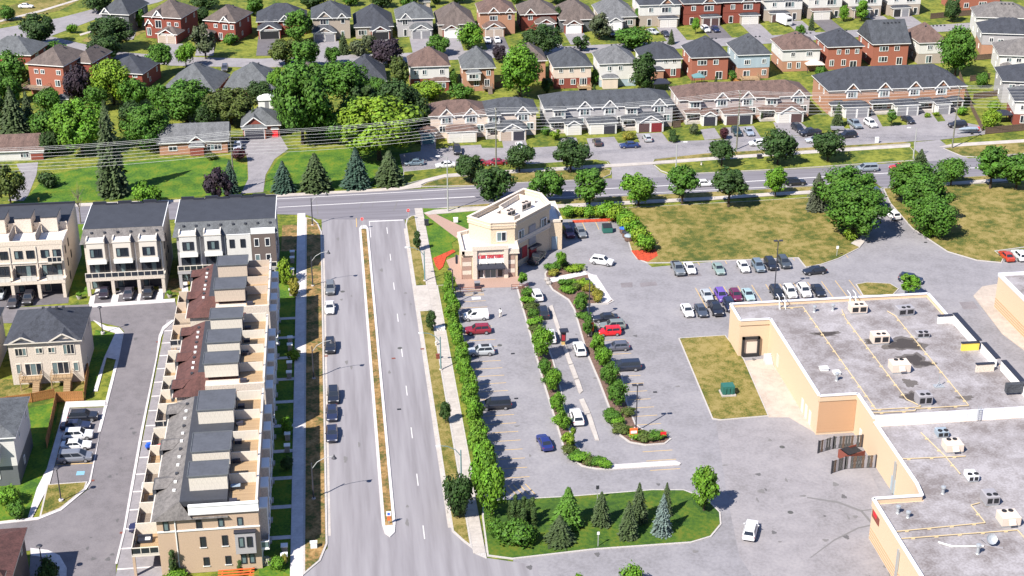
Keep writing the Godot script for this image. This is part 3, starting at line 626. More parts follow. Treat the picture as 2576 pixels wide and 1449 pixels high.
func stacked_block(label: String, x0: float, x1: float, zf: float, zb: float, n: int, wall: String, bay: String, style: String, bays := 9):
	# three-storey block whose garages and terraces face the lane; node at the front edge
	var t := thing("town_block", label, "townhouses", Vector3(x0, 0, zf), 0.0, "three-storey blocks with garages on the lane")
	var w := x1 - x0; var d := zf - zb
	var u := w / n
	bc(t, "ground_wall", Vector3(0, 0, -d), Vector3(w, 3.3, -3.2), M[wall])
	bc(t, "wall", Vector3(0, 3.3, -d), Vector3(w, 10.0, -2.2), M[wall])
	bc(t, "terrace", Vector3(-0.1, 3.0, -3.2), Vector3(w + 0.1, 3.6, 0), M[wall])
	for i in n + 1: bx(t, "pier", Vector3(clampf(i * u, 0.3, w - 0.3), 1.5, -0.35), Vector3(0.6, 3.0, 0.6), M[wall])
	bc(t, "side_pier", Vector3(w - 0.4, 0, -3.2), Vector3(w, 3.0, -0.65), M[wall])
	for i in n:
		bx(t, "garage_door", Vector3((i + 0.62) * u, 1.25, -3.17), Vector3(u * 0.58, 2.4, 0.06), M.door_dark)
		window(t, Vector3((i + 0.2) * u, 0.2, -3.2), 1.0, 2.2, 1, 0.0, "dark_trim", "glass_teal", "door")
		# sliding doors onto the terrace
		window(t, Vector3((i + 0.5) * u, 3.65, -2.2), u * 0.76, 2.35, 4, 0.0, "dark_trim")
	if style == "pitched":
		for i in n:
			var cx := (i + 0.47) * u
			if i >= bays:
				bc(t, "facade_panel", Vector3(i * u + 0.05, 3.6, -2.2), Vector3((i + 1) * u, 9.9, -1.6), M[bay] if i == bays else M.townbrick)
				for y in [4.0, 7.3]:
					for s in [-0.24, 0.2]: window(t, Vector3(cx + s * u, y, -1.6), 0.95, 1.7, 1, 0.0, "dark_trim" if i == bays else "trim")
				bc(t, "parapet_panel", Vector3(i * u + 0.1, 9.9, -2.2), Vector3((i + 1) * u, 10.9 if i > bays else 10.0, -1.55), M.trim)
				continue
			bc(t, "bay", Vector3(cx - u * 0.34, 6.5, -2.2), Vector3(cx + u * 0.34, 10.6, -0.9), M[bay])
			bc(t, "bay_base", Vector3(cx - u * 0.36, 6.1, -2.2), Vector3(cx + u * 0.36, 6.9, -0.8), M.trim)
			bc(t, "bay_roof", Vector3(cx - u * 0.33, 10.6, -3.0), Vector3(cx + u * 0.33, 10.75, -1.0), M.white_roof)
			var cp := MB.new()
			cp.box(cx - u * 0.36, 10.3, -0.95, cx + u * 0.36, 10.5, -0.8); cp.box(cx - u * 0.35, 10.75, -2.9, cx - u * 0.3, 11.1, -0.9); cp.box(cx + u * 0.3, 10.75, -2.9, cx + u * 0.35, 11.1, -0.9)
			part(t, "bay_trim", cp.mesh(), M.trim_cream)
			window(t, Vector3(cx, 7.5, -0.9), u * 0.46, 1.7, 3, 0.0, "dark_trim")
			var dp := MB.new()
			dp.bar(Vector3((i + 0.94) * u, 3.6, -2.1), Vector3((i + 0.94) * u, 9.8, -2.1), 0.14)
			part(t, "downpipe", dp.mesh(), M.trim)
		# shingled front slope, flat membrane behind
		var m := MB.new()
		m.quad(Vector3(-0.7, 9.9, -1.6), Vector3(w + 0.6, 9.9, -1.6), Vector3(w + 0.1, 11.9, -4.2), Vector3(-0.1, 11.9, -4.2))
		m.tri(Vector3(w + 0.6, 9.9, -1.6), Vector3(w + 0.1, 9.9, -4.2), Vector3(w + 0.1, 11.9, -4.2)); m.tri(Vector3(-0.1, 9.9, -4.2), Vector3(-0.7, 9.9, -1.6), Vector3(-0.1, 11.9, -4.2))
		m.quad(Vector3(-0.7, 9.9, -1.6), Vector3(-0.1, 9.9, -4.2), Vector3(w + 0.1, 9.9, -4.2), Vector3(w + 0.6, 9.9, -1.6))
		var r := part(t, "front_roof", m.mesh(), M.warm_grey_roof if wall != "siding_grey" else M.grey_roof)
		for i in n * 2: bx(r, "roof_vent", Vector3((i + 0.6) * w / (n * 2), 11.45, -3.4), Vector3(0.4, 0.3, 0.4), M.slate)
		bc(t, "upper_wall", Vector3(0, 10.0, -d), Vector3(w, 11.75, -4.25), M[wall])
		bc(t, "flat_roof", Vector3(-0.1, 11.75, -d - 0.1), Vector3(w + 0.1, 11.95, -4.2), M.membrane)
		var p := MB.new()
		for i in n:
			var a := i * u
			p.box(a + 0.1, 11.95, -d - 0.1, a + u * 0.55, 12.5, -d + 0.15); p.box(a + u * 0.55, 11.95, -d + 0.3, a + u, 12.3, -d + 0.55); p.box(a + u * 0.55 - 0.1, 11.95, -d + 0.1, a + u * 0.55 + 0.12, 12.45, -d + 0.5)
		part(t, "back_parapet", p.mesh(), M.dark_trim)
		var q := MB.new()
		q.box(-0.22, 11.8, -d, -0.1, 12.02, -4.1); q.box(w + 0.1, 11.8, -d, w + 0.22, 12.02, -4.1)
		part(t, "roof_edge", q.mesh(), M.trim)
		railing(t, Vector3(0, 3.6, -0.05), Vector3(w, 3.6, -0.05), n * 4, "glass")
	else:
		# stepped block with roof terraces and stair houses
		bc(t, "parapet", Vector3(-0.05, 10.0, -2.5), Vector3(w + 0.05, 10.9, -2.15), M[wall])
		bc(t, "terrace_floor", Vector3(0.1, 10.0, -8.2), Vector3(w - 0.1, 10.1, -2.5), M.white_roof)
		bc(t, "upper_wall", Vector3(0, 10.0, -d), Vector3(w, 11.0, -9.6), M[wall])
		bc(t, "flat_roof", Vector3(0.1, 11.0, -d + 0.1), Vector3(w - 0.1, 11.12, -9.6), M.membrane)
		bc(t, "back_parapet", Vector3(-0.05, 11.0, -d - 0.05), Vector3(w + 0.05, 11.5, -d + 0.2), M.dark_trim)
		for i in n:
			var a := (i + 0.05) * u
			bc(t, "stair_house", Vector3(a, 10.1, -13.0), Vector3(a + u * 0.62, 13.0, -8.4), M[bay])
			bc(t, "stair_roof", Vector3(a - 0.1, 13.0, -13.1), Vector3(a + u * 0.62 + 0.1, 13.15, -8.3), M.membrane)
			bc(t, "screen", Vector3(a - 0.2, 10.1, -8.3), Vector3(a - 0.08, 12.0, -2.5), M.stone)
			bc(t, "balcony_screen", Vector3(a - 0.1, 3.6, -2.2), Vector3(a + 0.06, 5.6, -0.5), M.stone)
			bc(t, "wing_wall", Vector3(a + u * 0.66, 10.1, -9.7), Vector3(a + u * 0.95, 11.6, -9.55), M[wall])
			window(t, Vector3((i + 0.3) * u, 7.4, -2.2), 1.5, 1.6, 2, 0.0, "dark_trim"); window(t, Vector3((i + 0.75) * u, 7.4, -2.2), 1.5, 1.6, 2, 0.0, "dark_trim")
			bc(t, "band", Vector3(i * u + 0.05, 6.4, -2.2), Vector3((i + 0.94) * u, 6.6, -2.05), M.trim_cream)
			var dp := MB.new()
			dp.bar(Vector3((i + 0.97) * u, 3.6, -2.1), Vector3((i + 0.97) * u, 9.8, -2.1), 0.14)
			part(t, "downpipe", dp.mesh(), M.trim_cream)
			railing(t, Vector3((i + 0.35) * u, 3.6, -0.05), Vector3((i + 0.95) * u, 3.6, -0.05), 3, "door_white")
		bc(t, "balcony", Vector3(w - 0.58 * u, 6.7, -2.2), Vector3(w - 0.05 * u, 6.85, -1.0), M.trim_cream)
		railing(t, Vector3(w - 0.58 * u, 6.85, -1.05), Vector3(w - 0.05 * u, 6.85, -1.05), 3, "glass")
	# windows of the side walls
	for q in [[-4.5, 7.2], [-8.0, 7.2], [-5.5, 4.2], [-9.5, 4.2], [-6.0, 1.2]]:
		for s in [0, 1]: window(t, Vector3(w if s else 0.0, q[1], q[0]), 0.6, 1.6, 1, PI / 2 if s else -PI / 2, "dark_trim")
	return t

func make_town():
	stacked_block("cream stacked town block with roof terraces at the left edge, tallest stair houses", -71.2, -52.0, -265.6, -286, 4, "stucco_light", "stucco_light", "terrace")
	stacked_block("cream town block of three units with dark flat roof and white-topped bays", -48.1, -33.7, -265.6, -282.5, 3, "townstone", "trim_cream", "pitched")
	stacked_block("grey and white town block with blue-grey shingles beside the boulevard corner", -31.2, -12.7, -267.0, -283.2, 4, "siding_grey", "siding_white", "pitched", 2)
	row_segment("far block of the boulevard terrace with reddish roof and tan penthouses", -254.3, -235.6, "red_roof", "panel_tan", [[-250.6, -246.6], [-241.0, -236.6]], [-251.6, -248.5, -244.5, -240.4], 4, false)
	row_segment("middle block of the boulevard terrace with maroon shingled roof and cream penthouses", -230.6, -207.6, "red_roof", "panel_cream", [[-228.8, -225.0], [-220.7, -216.3], [-212.8, -209.1]], [-229.4, -223.1, -217.9, -211.7], 5, false)
	row_segment("near block of the boulevard terrace with grey shingles and a tan brick end wall", -204.6, -173.3, "warm_grey_roof", "panel_cream", [[-200.2, -194.5], [-187.8, -182.8], [-180.0, -176.4]], [-202.4, -196.6, -190.4, -184.6, -178.9], 6, true)
	# gable-ended pair of houses on the lane
	var t := house({"n": "semi_detached_house", "l": "cream semi-detached house with dark hip roof and two wooden back stairs", "p": Vector2(-50.0, -231.2), "w": 11.6, "d": 12.2, "h": 7.9, "rh": 3.0, "roof": "slate", "wall": "townstone", "upper": "townstone", "trim": "trim_cream", "vents": 4, "gab": [[-3.4, 4.0, 0.9], [3.2, 4.4, 1.2]], "win": [[-3.9, 5.3, 1.9, 1.5, 3], [-0.9, 5.6, 1.2, 1.1], [1.1, 5.6, 1.2, 1.1], [3.9, 5.2, 1.9, 1.9, 3], [-4.6, 2.0, 0.8, 1.9, 1], [4.7, 2.0, 0.9, 1.7, 1], [-2.2, 1.6, 2.8, 2.3, 3], [2.2, 1.6, 2.8, 2.3, 3]], "deck": [[-2.6, 3.4, 2.2, 1.6], [2.4, 3.4, 2.2, 1.6]], "g": "houses on the lane"})
	house({"n": "detached_house", "l": "grey-roofed house cut by the left edge beside the small parking pad", "p": Vector2(-56.0, -199.0), "w": 13.4, "d": 11.5, "h": 8.4, "rh": 2.2, "roof": "grey_roof", "wall": "siding_dark", "upper": "siding_white", "split": 0.4, "vents": 2, "win": [[3.4, 5.5, 1.2, 1.6], [1.2, 5.5, 1.2, 1.6], [3.4, 1.2, 1.3, 1.7], [1.0, 1.0, 1.4, 2.0]], "bay": [[2.4, 4.4, 4.6, 2.6, 1.2, "siding_white"]], "g": "houses on the lane"})
	house({"n": "detached_house", "l": "brick house with reddish roof at the bottom left corner", "p": Vector2(-51.6, -162.6), "w": 15.0, "d": 13.0, "h": 7.2, "rh": 2.0, "roof": "red_roof", "wall": "townbrick", "trim": "trim_cream", "win": [[6.0, 5.0, 1.0, 1.6, 1], [3.0, 5.0, 1.0, 1.6, 1]], "bay": [[6.2, 2.6, 6.0, 3.2, 0.6, "siding_grey"]], "g": "houses on the lane"})
	house({"n": "detached_house", "l": "cream house barely showing at the left edge beside the semi-detached pair", "p": Vector2(-65.0, -233.0), "w": 11.5, "d": 12.0, "h": 7.9, "rh": 3.0, "roof": "slate", "wall": "townstone", "trim": "trim_cream", "g": "houses on the lane"})
	# flat-roofed block under the bottom edge
	var b := thing("town_block", "dark-edged flat roof of a town block at the bottom edge", "townhouses", Vector3(-17.5, 0, -149.8), 0.0, "three-storey blocks with garages on the lane")
	bc(b, "wall", Vector3(-7.5, 0, -8.3), Vector3(4.8, 8.6, 8), M.townstone)
	bc(b, "flat_roof", Vector3(-7.4, 8.6, -8.2), Vector3(4.7, 8.7, 8), M.flat_roof)
	var bp := MB.new()
	bp.box(-7.6, 8.3, -8.5, 4.9, 9.3, -8.15); bp.box(-7.6, 8.3, -8.15, -7.25, 9.3, 8); bp.box(4.55, 8.3, -8.15, 4.9, 9.3, 8); bp.box(-0.6, 8.6, -8.15, -0.3, 9.3, 8)
	part(b, "parapet", bp.mesh(), M.dark_trim)
	var pg := thing("pergola", "orange wooden pergola frame on the roof terrace at the bottom edge", "pergola", Vector3(-15.0, 8.7, -155.5))
	var pm := MB.new()
	for x in [-1.7, 1.7]:
		for z in [-1.6, 1.4]: pm.bar(Vector3(x, 0, z), Vector3(x, 2.3, z), 0.14)
	for x in [-1.7, 1.7]: pm.bar(Vector3(x, 2.3, -2.0), Vector3(x, 2.3, 1.8), 0.1, 0.18)
	part(pg, "frame", pm.mesh(), M.orange)
	for i in 7:
		var rm := MB.new()
		rm.bar(Vector3(-2.2, 2.45, -1.8 + i * 0.56), Vector3(2.2, 2.45, -1.8 + i * 0.56), 0.08, 0.14)
		part(pg, "rafter", rm.mesh(), M.orange)
	# gate pillars and front walks along the west walk
	for i in 20:
		var z := -251.5 + i * 3.95
		if z > -172: break
		if i % 2 == 0: sheet("front_path", rect(-12.4, z - 0.45, -9.3, z + 0.45), 0.02, M.concrete_new, 0.06)
	var px := [-9.1, -261.6, -9.1, -241.4, -9, -238.6, -9.1, -231.8, -9.2, -228.2, -9, -207.5, -8.9, -203.9, -8.9, -176.7, -9.1, -174.5, -9.2, -280, -9.2, -277, -9.2, -271.2]
	for i in range(0, px.size(), 2):
		var g := thing("gate_pillar", "pale stone gate pillar with a flat cap between the front yards and the west walk", "pillar", Vector3(-10.1, 0, px[i + 1]), 0.0, "gate pillars of the front yards")
		bx(g, "shaft", Vector3(0, 0.55, 0), Vector3(0.75, 1.1, 0.75), M.stone)
		bx(g, "cap", Vector3(0, 1.17, 0), Vector3(0.95, 0.14, 0.95), M.trim)

# ---------- coffee shop ----------
func make_shop():
	var t := thing("coffee_shop", "beige coffee shop with a white sign in red script and an upper storey", "shop", Vector3(22.0, 0, -264.9))
	var low := pv([0.8, 0, 11.3, 0, 11.4, -4.0, 19.2, -12.2, 19.2, -16, 15.2, -21.2, 12.0, -19.6, 2.4, -10.2, 0.8, -9.4])
	var m := MB.new()
	m.poly(low, 5.3, 5.3)
	part(t, "wall", m.mesh(), M.stucco)
	var rm := MB.new()
	for q in Geometry2D.offset_polygon(low, -0.4): rm.poly(q, 5.32)
	part(t, "lower_roof", rm.mesh(), M.white_roof)
	var rg := func(poly: PackedVector2Array, y0: float, y1: float, w: float) -> ArrayMesh:
		var k := MB.new()
		for i in poly.size():
			var a := poly[i]; var b := poly[(i + 1) % poly.size()]
			var e := (b - a).normalized() * w * 0.5
			k.bar(Vector3(a.x - e.x, (y0 + y1) / 2, a.y - e.y), Vector3(b.x + e.x, (y0 + y1) / 2, b.y + e.y), w, y1 - y0 + 0.001 * i)
		return k.mesh()
	part(t, "lower_parapet", rg.call(low, 5.2, 5.95, 0.5), M.stucco_light)
	part(t, "lower_cornice", rg.call(low, 5.0, 5.18, 0.66), M.stucco_light)
	var up := pv([2.6, -7.5, 6.5, -3.7, 11.2, -3.7, 19.25, -12.5, 18.2, -18.1, 15.2, -21.1])
	var u := MB.new()
	u.poly(up, 8.8, 3.6)
	part(t, "upper_wall", u.mesh(), M.stucco)
	var ur := MB.new()
	for q in Geometry2D.offset_polygon(up, -0.3): ur.poly(q, 8.82)
	part(t, "upper_roof", ur.mesh(), M.white_roof)
	part(t, "upper_parapet", rg.call(up, 8.7, 9.9, 0.36), M.stucco)
	part(t, "coping", rg.call(up, 9.9, 10.06, 0.56), M.stucco_light)
	part(t, "cornice", rg.call(up, 9.3, 9.42, 0.5), M.stucco_light)
	var sc := MB.new()
	var sw := [[8.0, -8.6, 11.4, -6.4], [11.4, -6.4, 12.7, -7.6], [8.0, -8.6, 9.8, -11.2], [9.8, -11.2, 9.2, -12.6], [9.2, -12.6, 13.8, -18.4], [13.8, -18.4, 16.8, -15.8]]
	for q in sw: sc.bar(Vector3(q[0], 9.4, q[1]), Vector3(q[2], 9.4, q[3]), 0.25, 1.15)
	part(t, "roof_screen", sc.mesh(), M.stucco_light)
	bc(t, "rear_wing", Vector3(18.9, 0, -22.4), Vector3(21.8, 6.0, -12.2), M.stucco)
	part(t, "wing_parapet", rg.call(rect(19.1, -22.3, 21.7, -12.3), 6.0, 6.5, 0.4), M.stucco_light)
	bc(t, "wing_roof", Vector3(19.3, 6.0, -22.1), Vector3(21.5, 6.04, -12.5), M.white_roof)
	bc(t, "service_door", Vector3(19.7, 0.1, -12.2), Vector3(20.8, 2.9, -12.1), M.siding_blue)
	# entrance portal
	bc(t, "portal", Vector3(2.6, 0, 0), Vector3(3.4, 6.6, 0.55), M.stucco_light); bc(t, "portal", Vector3(8.6, 0, 0), Vector3(9.4, 6.6, 0.55), M.stucco_light)
	bc(t, "portal_top", Vector3(2.5, 6.1, -0.3), Vector3(9.5, 6.9, 0.6), M.stucco_light)
	bc(t, "sign_board", Vector3(3.4, 3.1, 0), Vector3(8.6, 6.1, 0.18), M.trim)
	var tm := TextMesh.new()
	tm.text = "Tim Hortons"
	var sf := SystemFont.new()
	sf.font_names = PackedStringArray(["Droid Serif"])
	sf.font_italic = true
	sf.font_weight = 700
	tm.font = sf
	tm.font_size = 64
	tm.pixel_size = 0.0165
	tm.depth = 0.12
	var tx := part(t, "sign_lettering", tm, M.red)
	tx.position = Vector3(6.0, 4.75, 0.24)
	tx.scale = Vector3(0.74, 1.2, 1.0)
	for i in 4:
		var lm := MB.new()
		lm.bar(Vector3(3.9 + i * 1.4, 3.5, 0.15), Vector3(3.9 + i * 1.4, 3.55, 0.7), 0.06); lm.lathe(Vector3(3.9 + i * 1.4, 3.4, 0.7), [Vector2(0.02, 0.2), Vector2(0.16, 0.0), Vector2(0.02, 0.0)], 8)
		part(t, "sign_lamp", lm.mesh(), M.trim_cream)
	var cn := MB.new()
	cn.quad(Vector3(3.3, 2.6, 1.5), Vector3(8.7, 2.6, 1.5), Vector3(8.7, 3.15, 0.2), Vector3(3.3, 3.15, 0.2)); cn.quad(Vector3(3.3, 2.35, 1.5), Vector3(8.7, 2.35, 1.5), Vector3(8.7, 2.6, 1.5), Vector3(3.3, 2.6, 1.5))
	part(t, "canopy", cn.mesh(), M.dark_trim)
	window(t, Vector3(4.1, 0.1, 0.0), 1.2, 2.5, 1, 0.0, "trim"); window(t, Vector3(7.9, 0.1, 0.0), 1.2, 2.5, 1, 0.0, "trim")
	window(t, Vector3(6.0, 0.05, 0.02), 2.3, 2.5, 2, 0.0, "trim", "glass_teal", "entrance_door")
	for s in [0.9, 10.0]:
		for k in 5: bx(t, "stone_course", Vector3(s + (0.55 if s < 5 else -0.1), 0.5 + k * 0.9, 0.02), Vector3(1.7, 0.86, 0.14), M.stucco_light if k % 2 else M.paver)
		bx(t, "pilaster_line", Vector3(s + (-0.4 if s < 5 else -1.05), 2.4, 0.05), Vector3(0.1, 4.6, 0.12), M.rust)
	bc(t, "side_lamp", Vector3(-0.7, 3.4, -0.6), Vector3(-0.28, 5.0, 0.2), M.dark_trim)
	window(t, Vector3(8.6, 6.0, -3.7), 1.9, 2.0, 2, 0.0, "trim")
	var dir := Vector2(7.8, -8.2).normalized()
	var yaw := atan2(8.2, 7.8)
	var on := func(s: float, y: float) -> Vector3: return Vector3(11.4 + dir.x * s, y, -4.0 + dir.y * s) + Vector3(-dir.y, 0, dir.x) * 0.08
	window(t, on.call(1.7, 5.6), 1.8, 2.0, 2, yaw, "trim"); window(t, on.call(9.2, 5.6), 1.8, 2.0, 2, yaw, "trim")
	var sp := part(t, "sunken_panel", unit_box, M.hvac_grey)
	sp.position = on.call(5.4, 5.4); sp.scale = Vector3(2.2, 4.0, 0.14); sp.rotation.y = yaw
	var dt := part(t, "drive_window", unit_box, M.poster_red)
	dt.position = on.call(5.3, 1.5) + Vector3(0.1, 0, 0.05); dt.scale = Vector3(1.9, 2.2, 0.7); dt.rotation.y = yaw
	var aw := part(t, "awning", unit_box, M.dark_trim)
	aw.position = on.call(5.5, 2.9) + Vector3(0.4, 0, 0.2); aw.scale = Vector3(3.0, 0.3, 1.3); aw.rotation.y = yaw
	var po := part(t, "poster", unit_box, M.poster_dark)
	po.position = on.call(1.0, 2.6); po.scale = Vector3(1.8, 2.4, 0.08); po.rotation.y = yaw
	var po2 := part(t, "poster", unit_box, M.poster_red)
	po2.position = on.call(2.9, 2.6); po2.scale = Vector3(1.6, 2.4, 0.08); po2.rotation.y = yaw
	# roof plant
	hvac("cream rooftop unit nearest the shop's front screen wall", Vector3(32.6, 8.82, -274.6), 2.4, 1.8, 1.4, "hvac_cream", 0.75, "shop roof units")
	hvac("cream rooftop unit behind the other on the shop roof", Vector3(36.0, 8.82, -277.9), 2.9, 1.9, 1.6, "hvac_cream", 0.75, "shop roof units")
	# yard furniture
	for q in [[23.6, -258.6, "left of the shop entrance", 4.0], [33.0, -258.8, "right of the shop entrance", 3.2]]:
		var f := thing("patio_fence", "low dark metal patio railing " + q[2], "railing", Vector3(q[0], 0.06, q[1]))
		var fm := MB.new()
		for k in 3: fm.bar(Vector3(-q[3] / 2, 0.3 + k * 0.38, 0), Vector3(q[3] / 2, 0.3 + k * 0.38, 0), 0.07)
		part(f, "rails", fm.mesh(), M.rust)
		for k in [-1, 1]:
			var pm := MB.new()
			pm.bar(Vector3(k * q[3] / 2, 0, 0), Vector3(k * q[3] / 2, 1.15, 0), 0.09)
			part(f, "post", pm.mesh(), M.pole_dark)
	var bn := thing("waste_bin", "dark waste bin beside the left pilaster of the shop front", "bin", Vector3(25.0, 0.06, -260.6))
	bx(bn, "body", Vector3(0, 0.55, 0), Vector3(1.0, 1.1, 0.9), M.dark_trim); bx(bn, "lid", Vector3(0, 1.18, 0), Vector3(1.1, 0.14, 1.0), M.door_grey)

func hvac(label: String, at: Vector3, w: float, d: float, h: float, m: String, yaw: float, group: String):
	var t := thing("rooftop_unit", label, "air conditioner", at, yaw, group)
	bx(t, "curb", Vector3(0, 0.12, 0), Vector3(w * 0.94, 0.24, d * 0.94), M.galv)
	var k := MB.new()
	var x := w / 2; var z := d / 2; var b := 0.12
	k.box(-x, 0.24, -z, x, h - b, z)
	k.quad(Vector3(-x + b, h, z - b), Vector3(x - b, h, z - b), Vector3(x - b, h, -z + b), Vector3(-x + b, h, -z + b))
	k.quad(Vector3(-x, h - b, z), Vector3(x, h - b, z), Vector3(x - b, h, z - b), Vector3(-x + b, h, z - b)); k.quad(Vector3(x, h - b, z), Vector3(x, h - b, -z), Vector3(x - b, h, -z + b), Vector3(x - b, h, z - b))
	k.quad(Vector3(-x, h - b, -z), Vector3(-x, h - b, z), Vector3(-x + b, h, z - b), Vector3(-x + b, h, -z + b)); k.quad(Vector3(x, h - b, -z), Vector3(-x, h - b, -z), Vector3(-x + b, h, -z + b), Vector3(x - b, h, -z + b))
	part(t, "cabinet", k.mesh(), M[m])
	for s in [-1, 1]:
		var f := MB.new()
		f.lathe(Vector3.ZERO, [Vector2(0.36, 0), Vector2(0.36, 0.1), Vector2(0.28, 0.12), Vector2(0.26, 0.04), Vector2(0.0, 0.04)], 12)
		var o := part(t, "fan", f.mesh(), M.black)
		o.position = Vector3(s * 0.46, h - 0.02, z * 0.5)
		bx(t, "grille", Vector3(s * w * 0.24, h * 0.52, z + 0.01), Vector3(w * 0.36, h * 0.5, 0.04), M.black)
	var hd := MB.new()
	hd.quad(Vector3(-0.5, h * 0.8, -z), Vector3(-0.5, h * 0.4, -z - 0.5), Vector3(0.5, h * 0.4, -z - 0.5), Vector3(0.5, h * 0.8, -z))
	part(t, "hood", hd.mesh(), M[m])

# ---------- plaza ----------
func make_plaza():
	var t := thing("plaza_building", "long tan brick plaza with flat grey roofs and white parapets at the right", "store", Vector3(67, 0, -233.4))
	var A := pv([0, 0, 36, 0, 36, 10, 38, 10, 38, 42.4, 11.4, 42.4, 11.4, 34.4, 5.3, 34.4, 5.3, 6.7, 0, 6.7])
	var B := pv([11.4, 42.4, 38, 42.4, 38, 110, 4, 110, 4, 63.1, 11.0, 63.1, 11.4, 60])
	var m := MB.new()
	m.poly(A, 6.4, 6.4)
	part(t, "wall", m.mesh(), M.plaza_brick)
	var m2 := MB.new()
	m2.poly(B, 5.7, 5.7)
	part(t, "wall", m2.mesh(), M.plaza_brick)
	var r := MB.new()
	for q in Geometry2D.offset_polygon(A, -0.3): r.poly(q, 6.42)
	part(t, "roof", r.mesh(), M.flat_roof)
	var r2 := MB.new()
	for q in Geometry2D.offset_polygon(B, -0.3): r2.poly(q, 5.72)
	part(t, "roof", r2.mesh(), M.flat_roof)
	var pa := MB.new(); var pc := MB.new()
	var edge := func(a: Vector2, b: Vector2, y0: float, y1: float):
		pa.bar(Vector3(a.x, (y0 + y1) / 2, a.y), Vector3(b.x, (y0 + y1) / 2, b.y), 0.3, y1 - y0)
		pc.bar(Vector3(a.x, y1 + 0.05, a.y), Vector3(b.x, y1 + 0.05, b.y), 0.5, 0.16)
	for e in [[0, 0, 36, 0], [36, 0, 36, 10], [5.3, 6.7, 0, 6.7], [5.3, 6.7, 5.3, 34.4], [5.3, 34.4, 11.4, 34.4], [11.4, 34.4, 11.4, 42.4], [0, 0, 0, 6.7]]: edge.call(Vector2(e[0], e[1]), Vector2(e[2], e[3]), 6.0, 6.95)
	for e in [[11.4, 42.6, 11.4, 60], [11.4, 60, 11.0, 63.1], [11.0, 63.1, 4, 63.1], [4, 63.1, 4, 110]]: edge.call(Vector2(e[0], e[1]), Vector2(e[2], e[3]), 5.3, 6.5)
	part(t, "parapet", pa.mesh(), M.plaza_brick)
	part(t, "coping", pc.mesh(), M.metal_white)
	for i in 9: bx(t, "metal_wall_panel", Vector3(12.9 + i * 2.9, 6.6, 42.45), Vector3(2.86, 1.8, 0.3), M.metal_white)
	# brick band on the near wall and loading front
	for k in 4: bx(t, "brick_band", Vector3(8.35, 0.5 + k * 0.55, 34.42), Vector3(6.0, 0.2, 0.08), M.plaza_orange)
	bx(t, "brick_panel", Vector3(8.35, 3.2, 34.43), Vector3(6.0, 5.4, 0.06), M.plaza_orange)
	for k in 4: bx(t, "brick_band", Vector3(3.98, 0.4 + k * 0.5, 86.6), Vector3(0.08, 0.16, 46.6), M.plaza_orange)
	var dk := MB.new()
	dk.box(0.55, 0.2, 6.7, 0.95, 3.8, 7.15); dk.box(3.25, 0.2, 6.7, 3.65, 3.8, 7.15); dk.box(0.55, 3.4, 6.7, 3.65, 3.8, 7.15)
	part(t, "dock_seal", dk.mesh(), M.black)
	bx(t, "dock_door", Vector3(2.1, 1.95, 6.76), Vector3(2.3, 2.9, 0.08), M.hvac_cream)
	bx(t, "dock_bumper", Vector3(2.1, 0.35, 6.95), Vector3(2.3, 0.5, 0.4), M.black)
	bx(t, "service_door", Vector3(5.26, 1.9, 12.5), Vector3(0.1, 2.2, 1.1), M.hvac_cream)
	for z in [27.0, 29.0, 31.0]: bx(t, "service_door", Vector3(5.26, 1.2, z), Vector3(0.08, 2.3, 1.0), M.door_white)
	bx(t, "service_door", Vector3(11.36, 1.2, 37.5), Vector3(0.08, 2.3, 1.0), M.door_white)
	bx(t, "service_door", Vector3(11.36, 1.3, 52.0), Vector3(0.08, 2.4, 1.6), M.siding_blue)
	bx(t, "service_door", Vector3(3.94, 1.2, 80.5), Vector3(0.08, 2.3, 1.4), M.door_white)
	var st := MB.new()
	for k in 6: st.box(5.3 - 1.3, 0, 8.6 + k * 0.3, 5.25, 1.3 - k * 0.2, 8.9 + k * 0.3)
	part(t, "dock_steps", st.mesh(), M.concrete_new)
	bx(t, "wall_sign", Vector3(3.95, 4.7, 64.8), Vector3(0.1, 1.5, 2.6), M.rust)
	bx(t, "wall_sign_panel", Vector3(3.9, 4.9, 64.6), Vector3(0.06, 0.8, 1.2), M.red)
	for z in [52.5, 74.0]:
		var dp := MB.new()
		dp.bar(Vector3(11.2 if z < 60 else 3.8, 0.2, z), Vector3(11.2 if z < 60 else 3.8, 5.6, z), 0.3)
		part(t, "downpipe", dp.mesh(), M.galv)
	# storefront parapets along the far right edge, seen from behind
	for q in [[36.2, 10.6, 21.0], [36.6, 22.0, 27.5], [37.2, 28.5, 42.0]]:
		bc(t, "storefront_parapet", Vector3(q[0], 6.4, q[1]), Vector3(q[0] + 0.4, 8.0, q[2]), M.trim)
		bc(t, "storefront_cap", Vector3(q[0] + 0.0, 8.0, q[1] - 0.1), Vector3(q[0] + 0.9, 8.15, q[2] + 0.1), M.dark_trim)
	for q in [[33.6, 10.6, "trim"], [33.6, 21.0, "yellow"], [33.0, 28.5, "stucco_light"]]:
		bc(t, "parapet_return", Vector3(q[0], 6.4, q[1]), Vector3(q[0] + 3.0, 7.8, q[1] + 0.35), M[q[2]])
		bc(t, "return_cap", Vector3(q[0] - 0.1, 7.8, q[1] - 0.1), Vector3(q[0] + 3.0, 7.95, q[1] + 0.45), M.dark_trim)
	bc(t, "sign_cabinet", Vector3(34.5, 6.9, 36.2), Vector3(38.5, 8.4, 37.0), M.slate2)
	# roof plant
	hvac("cream rooftop unit beside the far parapet of the plaza", Vector3(88.4, 6.45, -228.6), 2.9, 1.9, 1.7, "hvac_cream", 0, "plaza roof units")
	hvac("grey rooftop unit near the far right corner of the plaza roof", Vector3(96.2, 6.45, -226.8), 3.0, 1.7, 1.5, "hvac_grey", 0.1, "plaza roof units")
